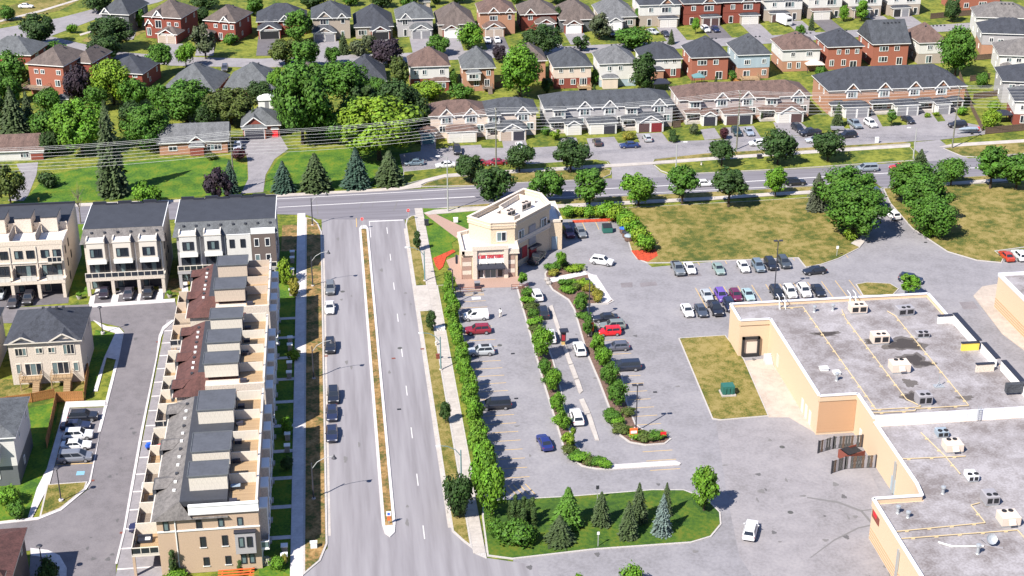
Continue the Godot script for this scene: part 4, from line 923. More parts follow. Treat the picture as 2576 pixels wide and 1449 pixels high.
	hvac("cream rooftop unit beside the dark water stain on the plaza roof", Vector3(88.2, 6.45, -216.8), 2.8, 1.9, 1.8, "hvac_cream", 0, "plaza roof units")
	hvac("small grey rooftop unit behind the storefront parapet of the plaza", Vector3(96.1, 6.45, -218.0), 2.2, 1.2, 1.0, "hvac_grey", 0, "plaza roof units")
	hvac("cream rooftop unit in the middle of the plaza roof between the gas lines", Vector3(87.9, 6.45, -206.6), 3.0, 2.2, 1.7, "hvac_cream", PI, "plaza roof units")
	hvac("grey rooftop unit just behind the white metal wall of the plaza roof", Vector3(87.8, 6.45, -195.8), 2.2, 2.0, 1.8, "hvac_grey", 0, "plaza roof units")
	hvac("small blue-grey rooftop unit in front of the white metal wall", Vector3(87.4, 5.75, -187.0), 1.7, 1.5, 1.1, "hvac_blue", 0, "plaza roof units")
	hvac("cream rooftop unit next to the small blue-grey one on the near roof", Vector3(87.4, 5.75, -182.8), 2.6, 2.1, 1.5, "hvac_cream", PI, "plaza roof units")
	hvac("small white rooftop unit alone on the near plaza roof", Vector3(87.0, 5.75, -174.8), 1.5, 1.9, 1.1, "metal_white", 0, "plaza roof units")
	hvac("grey rooftop unit with two fans on the near plaza roof", Vector3(87.2, 5.75, -168.8), 1.9, 2.2, 1.5, "hvac_grey", 0, "plaza roof units")
	hvac("large cream rooftop unit nearest the bottom right corner", Vector3(87.5, 5.75, -163.4), 2.6, 2.2, 1.6, "hvac_cream", PI, "plaza roof units")
	hvac("blue-grey rooftop unit cut by the right edge near the bottom", Vector3(90.5, 5.75, -158.4), 1.9, 2.0, 1.4, "hvac_blue", 0, "plaza roof units")
	# gas lines
	var lines := [["yellow gas line nearest the left wall of the plaza roof", 6.5, [[75.5, -231.4], [79.5, -231.4], [79.8, -194.2]]], ["yellow gas line between the two columns of plaza units", 6.5, [[85.9, -229.5], [85.4, -226.0], [85.6, -197.0], [87.0, -194.6]]], ["yellow gas line furthest right on the plaza roof", 6.5, [[93.6, -228.0], [94.3, -226.0], [94.4, -193.9], [86.0, -193.9], [85.6, -193.3], [78.6, -193.4]]], ["thick yellow gas line along the white metal wall", 6.5, [[78.2, -194.4], [86.8, -194.3]]], ["yellow gas line crossing the near roof behind the small white unit", 5.8, [[78.4, -181.0], [88.6, -180.6]]], ["yellow gas line linking the blue-grey and the cream unit", 5.8, [[84.6, -188.0], [85.6, -181.0], [85.9, -176.0]]], ["upper of the two yellow gas lines near the bottom right", 5.8, [[71.6, -163.0], [84.4, -163.6], [84.2, -168.0], [85.6, -168.4]]], ["lower of the two yellow gas lines near the bottom right", 5.8, [[71.8, -161.3], [88.0, -161.4], [88.2, -158.8]]]]
	for l in lines:
		var k := MB.new()
		var p := []
		for q in l[2]: p.append(Vector3(q[0], l[1] + 0.12, q[1]))
		for i in p.size() - 1: k.bar(p[i], p[i + 1], 0.1)
		for i in p.size() - 1:
			var n := int(p[i].distance_to(p[i + 1]) / 3.0)
			for j in n: k.bar(p[i].lerp(p[i + 1], (j + 0.5) / n) + Vector3(-0.25, -0.13, 0), p[i].lerp(p[i + 1], (j + 0.5) / n) + Vector3(0.25, -0.13, 0), 0.16)
		top("gas_line", k.mesh(), M.pipe_yellow, l[0], "pipe", "gas lines on the plaza roof")
	var vents := [["galvanised roof vent by the left wall of the plaza roof", 76.9, 6.43, -204.6, 1.1], ["galvanised roof vent at the far edge, left of its twin", 81.0, 6.43, -229.6, 0.9], ["galvanised roof vent at the far edge, beside the cream unit", 84.4, 6.43, -229.8, 0.9], ["galvanised roof vent near the step in the near parapet", 73.6, 5.73, -167.6, 0.9], ["short roof vent below the step in the near parapet", 74.6, 5.73, -166.4, 0.7], ["roof vent in the middle of the near plaza roof", 81.6, 5.73, -171.6, 0.9], ["roof vent beside the white hose on the near plaza roof", 80.6, 5.73, -157.0, 1.2]]
	for v in vents:
		var k := MB.new()
		k.lathe(Vector3.ZERO, [Vector2(0.3, 0), Vector2(0.22, 0.1), Vector2(0.2, v[4]), Vector2(0.36, v[4]), Vector2(0.34, v[4] + 0.25), Vector2(0.0, v[4] + 0.34)], 10)
		top("roof_vent", k.mesh(), M.galv, v[0], "vent", "plaza roof vents", Vector3(v[1], v[2], v[3]))
	for v in [["white roof hatch left of the gas lines", 76.0, -208.4, 1.3], ["smaller white roof hatch beside the other", 77.6, -206.8, 1.0]]:
		var k := MB.new()
		k.box(-v[3] / 2, 0, -0.5, v[3] / 2, 0.35, 0.5); k.box(-v[3] / 2 - 0.08, 0.35, -0.58, v[3] / 2 + 0.08, 0.42, 0.58)
		top("roof_hatch", k.mesh(), M.white, v[0], "hatch", "roof hatches", Vector3(v[1], 6.43, v[2]))
	# satellite mast
	var sm := MB.new()
	sm.bar(Vector3(0, 0, 0), Vector3(0, 2.2, 0), 0.1); sm.box(-0.8, 0, -0.5, 0.8, 0.2, 0.5); sm.bar(Vector3(0, 0.9, 0), Vector3(0.6, 0.2, 0.3), 0.07); sm.bar(Vector3(0, 0.9, 0), Vector3(-0.6, 0.2, 0.3), 0.07)
	top("antenna_mast", sm.mesh(), M.galv, "short antenna mast on a weighted base on the plaza roof", "antenna", "", Vector3(92.2, 6.43, -200.6))
	var hs := MB.new()
	hs.tube([Vector3(-6, 0.1, -1.6), Vector3(-4.5, 0.1, -0.4), Vector3(-2.5, 0.1, -0.2), Vector3(-0.4, 0.12, 0)], 0.12, 0.12, 6)
	top("hose", hs.mesh(), M.white, "white hose lying on the near plaza roof", "hose", "", Vector3(82.4, 5.75, -158.4))
	var ds := thing("satellite_dish", "grey satellite dish and brackets beside the white hose", "dish", Vector3(82.8, 5.73, -158.6))
	var dm := MB.new()
	dm.lathe(Vector3.ZERO, [Vector2(0.0, 0.0), Vector2(0.5, 0.12), Vector2(0.75, 0.3)], 12)
	var dd := part(ds, "dish", dm.mesh(), M.galv); dd.position = Vector3(0.2, 1.0, 0); dd.rotation.x = 0.9
	var dl := MB.new()
	dl.bar(Vector3(0, 0, 0), Vector3(0.2, 1.0, 0), 0.1); dl.bar(Vector3(-1.2, 0.06, -0.6), Vector3(1.6, 0.06, 0.9), 0.14); dl.bar(Vector3(0, 0.06, 0), Vector3(-0.9, 0.7, -1.0), 0.1)
	part(ds, "bracket", dl.mesh(), M.hvac_grey)
	# ladder over the white wall
	var ld := MB.new()
	for x in [-0.25, 0.25]: ld.bar(Vector3(x, 0, 0), Vector3(x, 2.6, -0.1), 0.07)
	for k in 7: ld.bar(Vector3(-0.25, 0.3 + k * 0.34, -0.02), Vector3(0.25, 0.3 + k * 0.34, -0.02), 0.06)
	top("roof_ladder", ld.mesh(), M.galv, "metal ladder leaning over the white roof wall", "ladder", "", Vector3(94.6, 5.73, -190.4))
	for v in [[75.8, -232.2, "left"], [88.6, -232.2, "right"]]:
		var k := MB.new()
		for x in [-0.5, 0.5]:
			k.bar(Vector3(x, 0, 0.5), Vector3(x, 1.9, 0.2), 0.1); k.bar(Vector3(x, 1.9, 0.2), Vector3(x, 1.9, -1.4), 0.1); k.bar(Vector3(x, 0, 1.2), Vector3(x, 1.2, 0.3), 0.08)
		top("sign_brace", k.mesh(), M.white, "white metal brace pair on the far parapet, " + v[2] + " one of two", "brace", "sign braces on the far parapet", Vector3(v[0], 6.43, v[1]))
	# second plaza at the far right edge
	var s := thing("plaza_building", "peach brick store with a white edge at the right border", "store", Vector3(119.2, 0, -240.4))
	bc(s, "wall", Vector3(0, 0, 0), Vector3(60, 6.4, 70), M.plaza_brick)
	bc(s, "roof", Vector3(0.4, 6.4, 0.4), Vector3(59, 6.5, 69), M.flat_roof)
	var se := MB.new()
	se.box(-0.1, 6.4, -0.1, 60, 7.0, 0.35); se.box(-0.1, 6.4, 0.35, 0.35, 7.0, 70)
	part(s, "parapet", se.mesh(), M.metal_white)
	for k in 4: bx(s, "brick_band", Vector3(-0.03, 0.5 + k * 0.5, 35), Vector3(0.1, 0.16, 69.6), M.plaza_orange)
	sheet("store_walk", pv([117.4, -245.6, 120.7, -249.4, 125.9, -250.6, 138.1, -247.7, 127.7, -197.9, 117.7, -220.1, 116.1, -229.7]), 0.14, M.pad, 0.16)
	# bin enclosure with slatted screens
	for q in [["slatted screen fence behind the rusty bin", [[70.9, -193.5], [73.6, -194.5], [78.2, -194.5]]], ["slatted screen fence in front of the rusty bin", [[71.1, -187.5], [73.5, -188.5], [78.2, -188.4]]]]:
		var f := thing("screen_fence", q[0], "fence", Vector3(q[1][0][0], 0, q[1][0][1]), 0.0, "screens of the bin enclosure")
		for i in 2:
			var a := Vector3(q[1][i][0] - q[1][0][0], 0, q[1][i][1] - q[1][0][1]); var b := Vector3(q[1][i + 1][0] - q[1][0][0], 0, q[1][i + 1][1] - q[1][0][1])
			var n := int(a.distance_to(b) / 0.42)
			for j in n:
				var c := a.lerp(b, (j + 0.5) / n)
				bx(f, "slat", c + Vector3(0, 1.15, 0), Vector3(0.37, 2.1, 0.05), [M.screen_grey, M.fence_grey, M.hvac_grey][(j * 7 + i) % 3 if j % 4 else 0], atan2(-(b - a).z, (b - a).x))
			var k := MB.new()
			k.bar(a + Vector3(0, 0.4, -0.06), b + Vector3(0, 0.4, -0.06), 0.08); k.bar(a + Vector3(0, 2.0, -0.06), b + Vector3(0, 2.0, -0.06), 0.08); k.bar(a, a + Vector3(0, 2.3, 0), 0.14); k.bar(b, b + Vector3(0, 2.3, 0), 0.14)
			part(f, "frame", k.mesh(), M.pole_dark)
	var bn := thing("waste_skip", "open rust-red waste skip between the slatted screens", "skip", Vector3(75.4, 0.02, -191.2), 0.35)
	var km := MB.new()
	km.box(-1.6, 0.1, -1.0, 1.6, 0.25, 1.0); km.box(-1.7, 0.25, -1.1, 1.7, 1.6, -1.0); km.box(-1.7, 0.25, 1.0, 1.7, 1.6, 1.1); km.box(-1.7, 0.25, -1.0, -1.6, 1.7, 1.0); km.box(1.6, 0.25, -1.0, 1.7, 1.2, 1.0)
	part(bn, "body", km.mesh(), M.rust)
	bx(bn, "load", Vector3(0, 0.9, 0), Vector3(3.1, 0.9, 1.9), M.black); bx(bn, "lid", Vector3(-0.7, 1.7, 0.1), Vector3(1.4, 0.1, 2.0), M.black)
	# transformer box on the dry island
	var tb := thing("transformer_box", "green metal transformer box on a concrete pad on the dry island", "transformer", Vector3(61.8, 0.15, -213.6))
	bx(tb, "pad", Vector3(0, 0.12, 0), Vector3(2.4, 0.24, 2.2), M.concrete); bx(tb, "cabinet", Vector3(0, 0.95, 0), Vector3(2.0, 1.45, 1.6), M.green_metal)
	for k in 3: bx(tb, "cooling_fin", Vector3(-0.6 + k * 0.6, 0.9, 0.86), Vector3(0.3, 1.1, 0.14), M.green_metal)

# ---------- house parts ----------
func win_meshes(w: float, h: float, n: int) -> Array:
	var k := "win%.2f_%.2f_%d" % [w, h, n]
	if cache.has(k): return cache[k]
	var t := 0.11
	var m := MB.new()
	m.box(-w / 2, 0, -0.05, w / 2, t, 0.1); m.box(-w / 2, h - t, -0.05, w / 2, h, 0.1)
	m.box(-w / 2, t, -0.05, -w / 2 + t, h - t, 0.1); m.box(w / 2 - t, t, -0.05, w / 2, h - t, 0.1)
	for i in range(1, n): m.box(-w / 2 + w * i / n - t * 0.4, t, -0.05, -w / 2 + w * i / n + t * 0.4, h - t, 0.09)
	cache[k] = [m.mesh(), (w - 2 * t) / n, h - 2 * t]
	return cache[k]

# frame with n panes; pos is the middle of the sill on the wall's face, outward normal at yaw
func window(parent: Node3D, pos: Vector3, w: float, h: float, n := 2, yaw := 0.0, frame := "trim", glass := "glass", called := "window"):
	var q := win_meshes(w, h, n)
	var f := part(parent, called, q[0], M[frame])
	f.position = pos
	f.rotation.y = yaw
	for i in n:
		var g: String = glass
		if glass == "glass" and (int(abs(pos.x * 13 + pos.y * 7)) + i) % 3 == 0: g = "glass_teal"
		bx(f, "pane", Vector3(-w / 2 + 0.11 + q[1] * (i + 0.5), h / 2, 0.02), Vector3(q[1] - 0.02, q[2], 0.03), M[g])
	return f

func hip_mesh(w: float, d: float, rh: float, gable := false) -> ArrayMesh:
	var k := "hip%.2f_%.2f_%.2f_%s" % [w, d, rh, gable]
	if cache.has(k): return cache[k]
	var m := MB.new()
	var x := w / 2; var z := d / 2
	var r0: Vector3; var r1: Vector3
	if gable:
		r0 = Vector3(-x, rh, 0); r1 = Vector3(x, rh, 0)
	elif w >= d:
		r0 = Vector3(-(x - z) - 0.05, rh, 0); r1 = Vector3(x - z + 0.05, rh, 0)
	else:
		r0 = Vector3(0, rh, -(z - x) - 0.05); r1 = Vector3(0, rh, z - x + 0.05)
	var a := Vector3(-x, 0, z); var b := Vector3(x, 0, z); var c := Vector3(x, 0, -z); var e := Vector3(-x, 0, -z)
	if w >= d or gable:
		m.quad(a, b, r1, r0); m.quad(c, e, r0, r1); m.tri(b, c, r1); m.tri(e, a, r0)
	else:
		m.quad(b, c, r0, r1); m.quad(e, a, r1, r0); m.tri(a, b, r1); m.tri(c, e, r0)
	m.quad(e, c, b, a)
	cache[k] = m.mesh()
	return cache[k]

func fascia_mesh(w: float, d: float) -> ArrayMesh:
	var k := "fas%.2f_%.2f" % [w, d]
	if cache.has(k): return cache[k]
	var m := MB.new()
	var x := w / 2; var z := d / 2
	m.box(-x, -0.2, z - 0.06, x, -0.004, z); m.box(-x, -0.2, -z, x, -0.004, -z + 0.06)
	m.box(-x, -0.2, -z + 0.06, -x + 0.06, -0.004, z - 0.06); m.box(x - 0.06, -0.2, -z + 0.06, x, -0.004, z - 0.06)
	cache[k] = m.mesh()
	return cache[k]

func hip_roof(t: Node3D, at: Vector3, w: float, d: float, rh: float, m: String, called := "roof", trim := "trim", gable := false):
	var r := part(t, called, hip_mesh(w, d, rh, gable), M[m])
	r.position = at
	var f := part(r, "fascia", fascia_mesh(w, d), M[trim])
	return r

# small gable facing +z: triangular wall and two slopes that run back into the roof behind
func front_gable(t: Node3D, x: float, y: float, z: float, w: float, rise: float, back: float, roof: String, wall: String, trim := "trim"):
	var m := MB.new()
	m.tri(Vector3(-w / 2, 0, 0), Vector3(w / 2, 0, 0), Vector3(0, rise, 0))
	m.quad(Vector3(w / 2, 0, 0), Vector3(-w / 2, 0, 0), Vector3(-w / 2, 0, -0.3), Vector3(w / 2, 0, -0.3))
	m.tri(Vector3(w / 2, 0, -0.3), Vector3(-w / 2, 0, -0.3), Vector3(0, rise, -0.3))
	part(t, "gable_wall", m.mesh(), M[wall]).position = Vector3(x, y, z)
	var r := MB.new()
	var o := 0.35; var ov := 0.3
	var s := rise / (w / 2)
	for k in [-1.0, 1.0]:
		var a := Vector3(k * (w / 2 + o), -o * s, ov); var b := Vector3(0, rise + 0.1, ov)
		var c := Vector3(0, rise + 0.1, -back); var e := Vector3(k * (w / 2 + o), -o * s, -0.2)
		if k > 0: r.quad(a, e, c, b); r.quad(a + Vector3(0, -0.16, 0), b + Vector3(0, -0.16, 0), c + Vector3(0, -0.16, 0), e + Vector3(0, -0.16, 0))
		else: r.quad(b, c, e, a); r.quad(b + Vector3(0, -0.16, 0), a + Vector3(0, -0.16, 0), e + Vector3(0, -0.16, 0), c + Vector3(0, -0.16, 0))
	var g := part(t, "gable_roof", r.mesh(), M[roof])
	g.position = Vector3(x, y, z)
	var f := MB.new()
	for k in [-1.0, 1.0]:
		f.bar(Vector3(k * (w / 2 + o), -o * s - 0.04, ov + 0.03), Vector3(k * 0.03, rise + 0.06, ov + 0.03), 0.07, 0.24)
	part(g, "bargeboard", f.mesh(), M[trim])

func garage(t: Node3D, x: float, zf: float, w: float, proj: float, h: float, wall: String, roof: String, doors: Array, style := "hip", trim := "trim", gwall := ""):
	# block standing in front of the face zf, with its own roof and one or two doors
	bx(t, "garage_wall", Vector3(x, h / 2, zf + proj / 2), Vector3(w, h, proj), M[wall])
	if style == "hip":
		hip_roof(t, Vector3(x, h, zf + proj / 2 - 0.2), w + 0.8, proj + 0.9, min(w, proj) * 0.3, roof, "garage_roof", trim)
	else:
		hip_roof(t, Vector3(x, h, zf + proj / 2 - 0.4), w + 0.8, proj + 1.2, w * 0.26, roof, "garage_roof", trim)
		front_gable(t, x, h, zf + proj + 0.02, w * 0.72, w * 0.2, proj * 0.6, roof, gwall if gwall else wall, trim)
	for i in doors.size():
		var dw := (w - 0.5) / doors.size() - 0.35
		var px := x + (i - (doors.size() - 1) * 0.5) * (w - 0.4) / doors.size()
		var fr := MB.new()
		fr.box(-dw / 2 - 0.12, 0, 0, -dw / 2, 2.35, 0.06); fr.box(dw / 2, 0, 0, dw / 2 + 0.12, 2.35, 0.06); fr.box(-dw / 2 - 0.12, 2.35, 0, dw / 2 + 0.12, 2.5, 0.06)
		var g := part(t, "garage_door_frame", fr.mesh(), M[trim])
		g.position = Vector3(px, 0, zf + proj)
		for k in 4:
			bx(g, "door_panel", Vector3(0, 0.3 + k * 0.585, 0.02), Vector3(dw - 0.02, 0.56, 0.05), M[doors[i]])

func house(o: Dictionary) -> Node3D:
	var w: float = o.w; var d: float = o.d; var h: float = o.h
	var t := thing(o.get("n", "detached_house"), o.l, o.get("cat", "house"), Vector3(o.p.x, 0, o.p.y), deg_to_rad(o.get("yaw", 0.0)), o.get("g", "houses along the residential streets"))
	# o.p is the middle of the front wall's foot
	var c := Vector3(0, 0, -d / 2)
	var sp: float = o.get("split", 0.0)
	if sp > 0:
		bx(t, "lower_wall", Vector3(0, h * sp / 2, -d / 2), Vector3(w, h * sp, d), M[o.wall])
		bx(t, "upper_wall", Vector3(0, h * (1 + sp) / 2, -d / 2), Vector3(w + 0.12, h * (1 - sp), d + 0.12), M[o.upper])
	else:
		bx(t, "wall", Vector3(0, h / 2, -d / 2), Vector3(w, h, d), M[o.wall])
	var trim: String = o.get("trim", "trim")
	var rh: float = o.get("rh", 2.6)
	var rf = hip_roof(t, Vector3(0, h, -d / 2), w + 1.0, d + 1.0, rh, o.roof, "roof", trim, o.get("gable", false))
	if o.get("gable", false):
		var m := MB.new()
		for s in [-1, 1]:
			var x: float = s * w / 2
			var a := Vector3(x, 0, d / 2); var b := Vector3(x, 0, -d / 2); var e := Vector3(x, rh * d / (d + 1.0) - 0.05, 0)
			if s > 0: m.tri(a, b, e)
			else: m.tri(b, a, e)
		part(t, "gable_end", m.mesh(), M[o.get("upper", o.wall)]).position = Vector3(0, h, -d / 2)
	# vents near the ridge
	for i in o.get("vents", 3):
		bx(rf, "roof_vent", Vector3((i - 1) * 1.1 + 0.3, rh * 0.86 + 0.1, -0.14 * (d + 1) * 0.5 - 0.2 if not o.get("ventfront", false) else 0.14 * (d + 1) * 0.5 + 0.15), Vector3(0.42, 0.3, 0.42), M.slate)
	if o.has("chim"): bx(rf, "chimney", Vector3(o.chim[0], rh * 0.7, o.chim[1]), Vector3(0.8, rh * 0.9, 0.8), M[o.wall])
	for q in o.get("win", []):
		window(t, Vector3(q[0], q[1], 0.06 if sp > 0 and q[1] > h * sp else 0.0), q[2], q[3], q[4] if q.size() > 4 else 2, 0.0, trim)
	for s in o.get("swin", [[-0.3, h - 2.2], [0.2, h - 2.2], [0.1, 1.0]]):
		for k in [-1, 1]:
			window(t, Vector3(k * (w / 2 + (0.06 if sp > 0 and s[1] > h * sp else 0.0)), s[1], -d / 2 + s[0] * d), 0.8, 1.3, 1, k * PI / 2, trim)
	for q in o.get("gab", []):   # x, width, rise, base y offset from the eave
		var back: float = (q[2] + 0.1) * (d / 2 + 0.5) / rh + 0.4
		front_gable(t, q[0], h + (q[3] if q.size() > 3 else 0.0), 0.1, q[1], q[2], back, o.roof, q[4] if q.size() > 4 else o.get("upper", o.wall), trim)
	for q in o.get("bay", []):   # x, width, y0, height, projection: a block out of the face with a small roof
		bx(t, "bay", Vector3(q[0], q[2] + q[3] / 2, q[4] / 2), Vector3(q[1], q[3], q[4]), M[q[5] if q.size() > 5 else o.get("upper", o.wall)])
		hip_roof(t, Vector3(q[0], q[2] + q[3], q[4] / 2 - 0.3), q[1] + 0.6, q[4] + 1.0, 0.8, o.roof, "bay_roof", trim)
	for q in o.get("baywin", []): window(t, Vector3(q[0], q[1], q[5]), q[2], q[3], q[4], 0.0, trim)
	if o.has("gar"):
		var q: Array = o.gar
		garage(t, q[0], 0.0, q[1], q[2], 2.9, q[3], o.roof, q[4], q[5], trim, q[6] if q.size() > 6 else "")
	if o.has("door"): window(t, Vector3(o.door[0], 0.15, 0), o.door[1] if o.door.size() > 1 else 1.0, 2.2, o.door[2] if o.door.size() > 2 else 1, 0.0, trim, "glass", "door")
	for q in o.get("deck", []):   # x, width, depth, floor height
		bx(t, "deck_floor", Vector3(q[0], q[3] - 0.08, q[2] / 2 + 0.05), Vector3(q[1], 0.16, q[2]), M[q[4] if q.size() > 4 else "deck"])
		var m := MB.new()
		for k in [-1, 1]: m.bar(Vector3(q[0] + k * (q[1] / 2 - 0.1), 0, q[2] - 0.1), Vector3(q[0] + k * (q[1] / 2 - 0.1), q[3] - 0.16, q[2] - 0.1), 0.16)
		part(t, "deck_posts", m.mesh(), M.deck)
		var r := MB.new()
		var x0: float = q[0] - q[1] / 2 + 0.05; var x1: float = q[0] + q[1] / 2 - 0.05
		for y in [q[3] + 0.5, q[3] + 0.95]:
			r.bar(Vector3(x0, y, q[2]), Vector3(x1, y, q[2]), 0.08); r.bar(Vector3(x0, y, 0.1), Vector3(x0, y, q[2]), 0.08); r.bar(Vector3(x1, y, 0.1), Vector3(x1, y, q[2]), 0.08)
		for k in 6: r.bar(Vector3(lerpf(x0, x1, k / 5.0), q[3], q[2]), Vector3(lerpf(x0, x1, k / 5.0), q[3] + 0.95, q[2]), 0.07)
		part(t, "railing", r.mesh(), M[q[5] if q.size() > 5 else "deck"])
		var s := MB.new()
		var ns := int(q[3] / 0.2)
		for k in ns: s.box(x1 - 1.2, 0, q[2] + k * 0.28 + 0.05, x1 - 0.1, q[3] - 0.2 * (k + 1) + 0.01, q[2] + (k + 1) * 0.28 + 0.045)
		if ns > 1: part(t, "steps", s.mesh(), M[q[4] if q.size() > 4 else "deck"])
	return t

# ---------- a row of two-storey town houses seen from the front ----------
func townrow(label: String, x0: float, x1: float, zf: float, d: float, h: float, roofs: Array, upper: String, lower: String, units: Array, rise := 2.5, yaw := 0.0, trim := "trim"):
	var w := x1 - x0
	var t := thing("townhouse_row", label, "townhouses", Vector3((x0 + x1) / 2, 0, zf), yaw, "rows of two-storey town houses")
	bx(t, "lower_wall", Vector3(0, 0.55, -d / 2), Vector3(w, 1.1, d), M[lower])
	bx(t, "wall", Vector3(0, (h + 1.1) / 2, -d / 2), Vector3(w + 0.1, h - 1.1, d + 0.1), M[upper])
	if roofs.size() == 1:
		hip_roof(t, Vector3(0, h, -d / 2), w + 1.0, d + 1.0, rise, roofs[0], "roof", trim)
	else:
		hip_roof(t, Vector3(-w / 2 * (1 - roofs[2]), h, -d / 2), w * roofs[2] + 1.0, d + 1.0, rise, roofs[0], "roof", trim)
		hip_roof(t, Vector3(w / 2 * roofs[2] + 0.3, h + 0.15, -d / 2), w * (1 - roofs[2]) + 0.6, d + 1.1, rise, roofs[1], "roof", trim)
	for s in [-1, 1]:
		for q in [[-0.3, h - 2.1], [-0.6, h - 2.1], [-0.5, 1.3]]: window(t, Vector3(s * (w / 2 + 0.05), q[1], q[0] * d), 0.8, 1.3, 1, s * PI / 2, trim)
	for u in units:
		var k: String = u[0]
		var x: float = u[1] - (x0 + x1) / 2
		if k == "gable":    # gabled bay with three lights
			var rm: String = u[2]
			front_gable(t, x, h - 0.2, 0.12, 3.4, 1.7, 4.2, rm, upper, trim)
			bx(t, "window_surround", Vector3(x, h - 1.25, 0.07), Vector3(2.9, 2.1, 0.1), M.trim)
			window(t, Vector3(x, h - 2.05, 0.13), 2.3, 1.5, 3, 0.0, trim)
		elif k == "bay":    # white square bay with its own hip roof
			bx(t, "bay", Vector3(x, h - 1.25, 0.5), Vector3(3.0, 2.5, 0.9), M.siding_white)
			hip_roof(t, Vector3(x, h + 0.01, 0.0), 3.6, 3.0, 1.5, u[2], "bay_roof", trim)
			window(t, Vector3(x, h - 1.95, 0.95), 2.4, 1.5, 3, 0.0, trim)
		elif k == "door":
			window(t, Vector3(x, 1.5, 0.05), 1.7, 1.7, 2, 0.0, trim)
		elif k == "garage":   # x, roof, doors, width, style
			garage(t, x, 0.05, u[4], 3.6, 2.9, "siding_cream" if upper == "siding_cream" else "siding_white", u[2], u[3], u[5] if u.size() > 5 else "hip", trim, "siding_white")
		elif k == "porch":
			hip_roof(t, Vector3(x, 3.0, 0.9), u[3] + 0.4, 2.6, 0.9, u[2], "porch_roof", trim)
			for s in [-1, 1]: bx(t, "porch_post", Vector3(x + s * (u[3] / 2 - 0.2), 1.45, 1.85), Vector3(0.28, 2.9, 0.28), M.siding_white)
			bx(t, "porch_floor", Vector3(x, 0.35, 1.0), Vector3(u[3], 0.7, 1.9), M.concrete)
			window(t, Vector3(x, 0.9, 0.05), u[3] * 0.7, 1.9, 3, 0.0, trim)
	return t

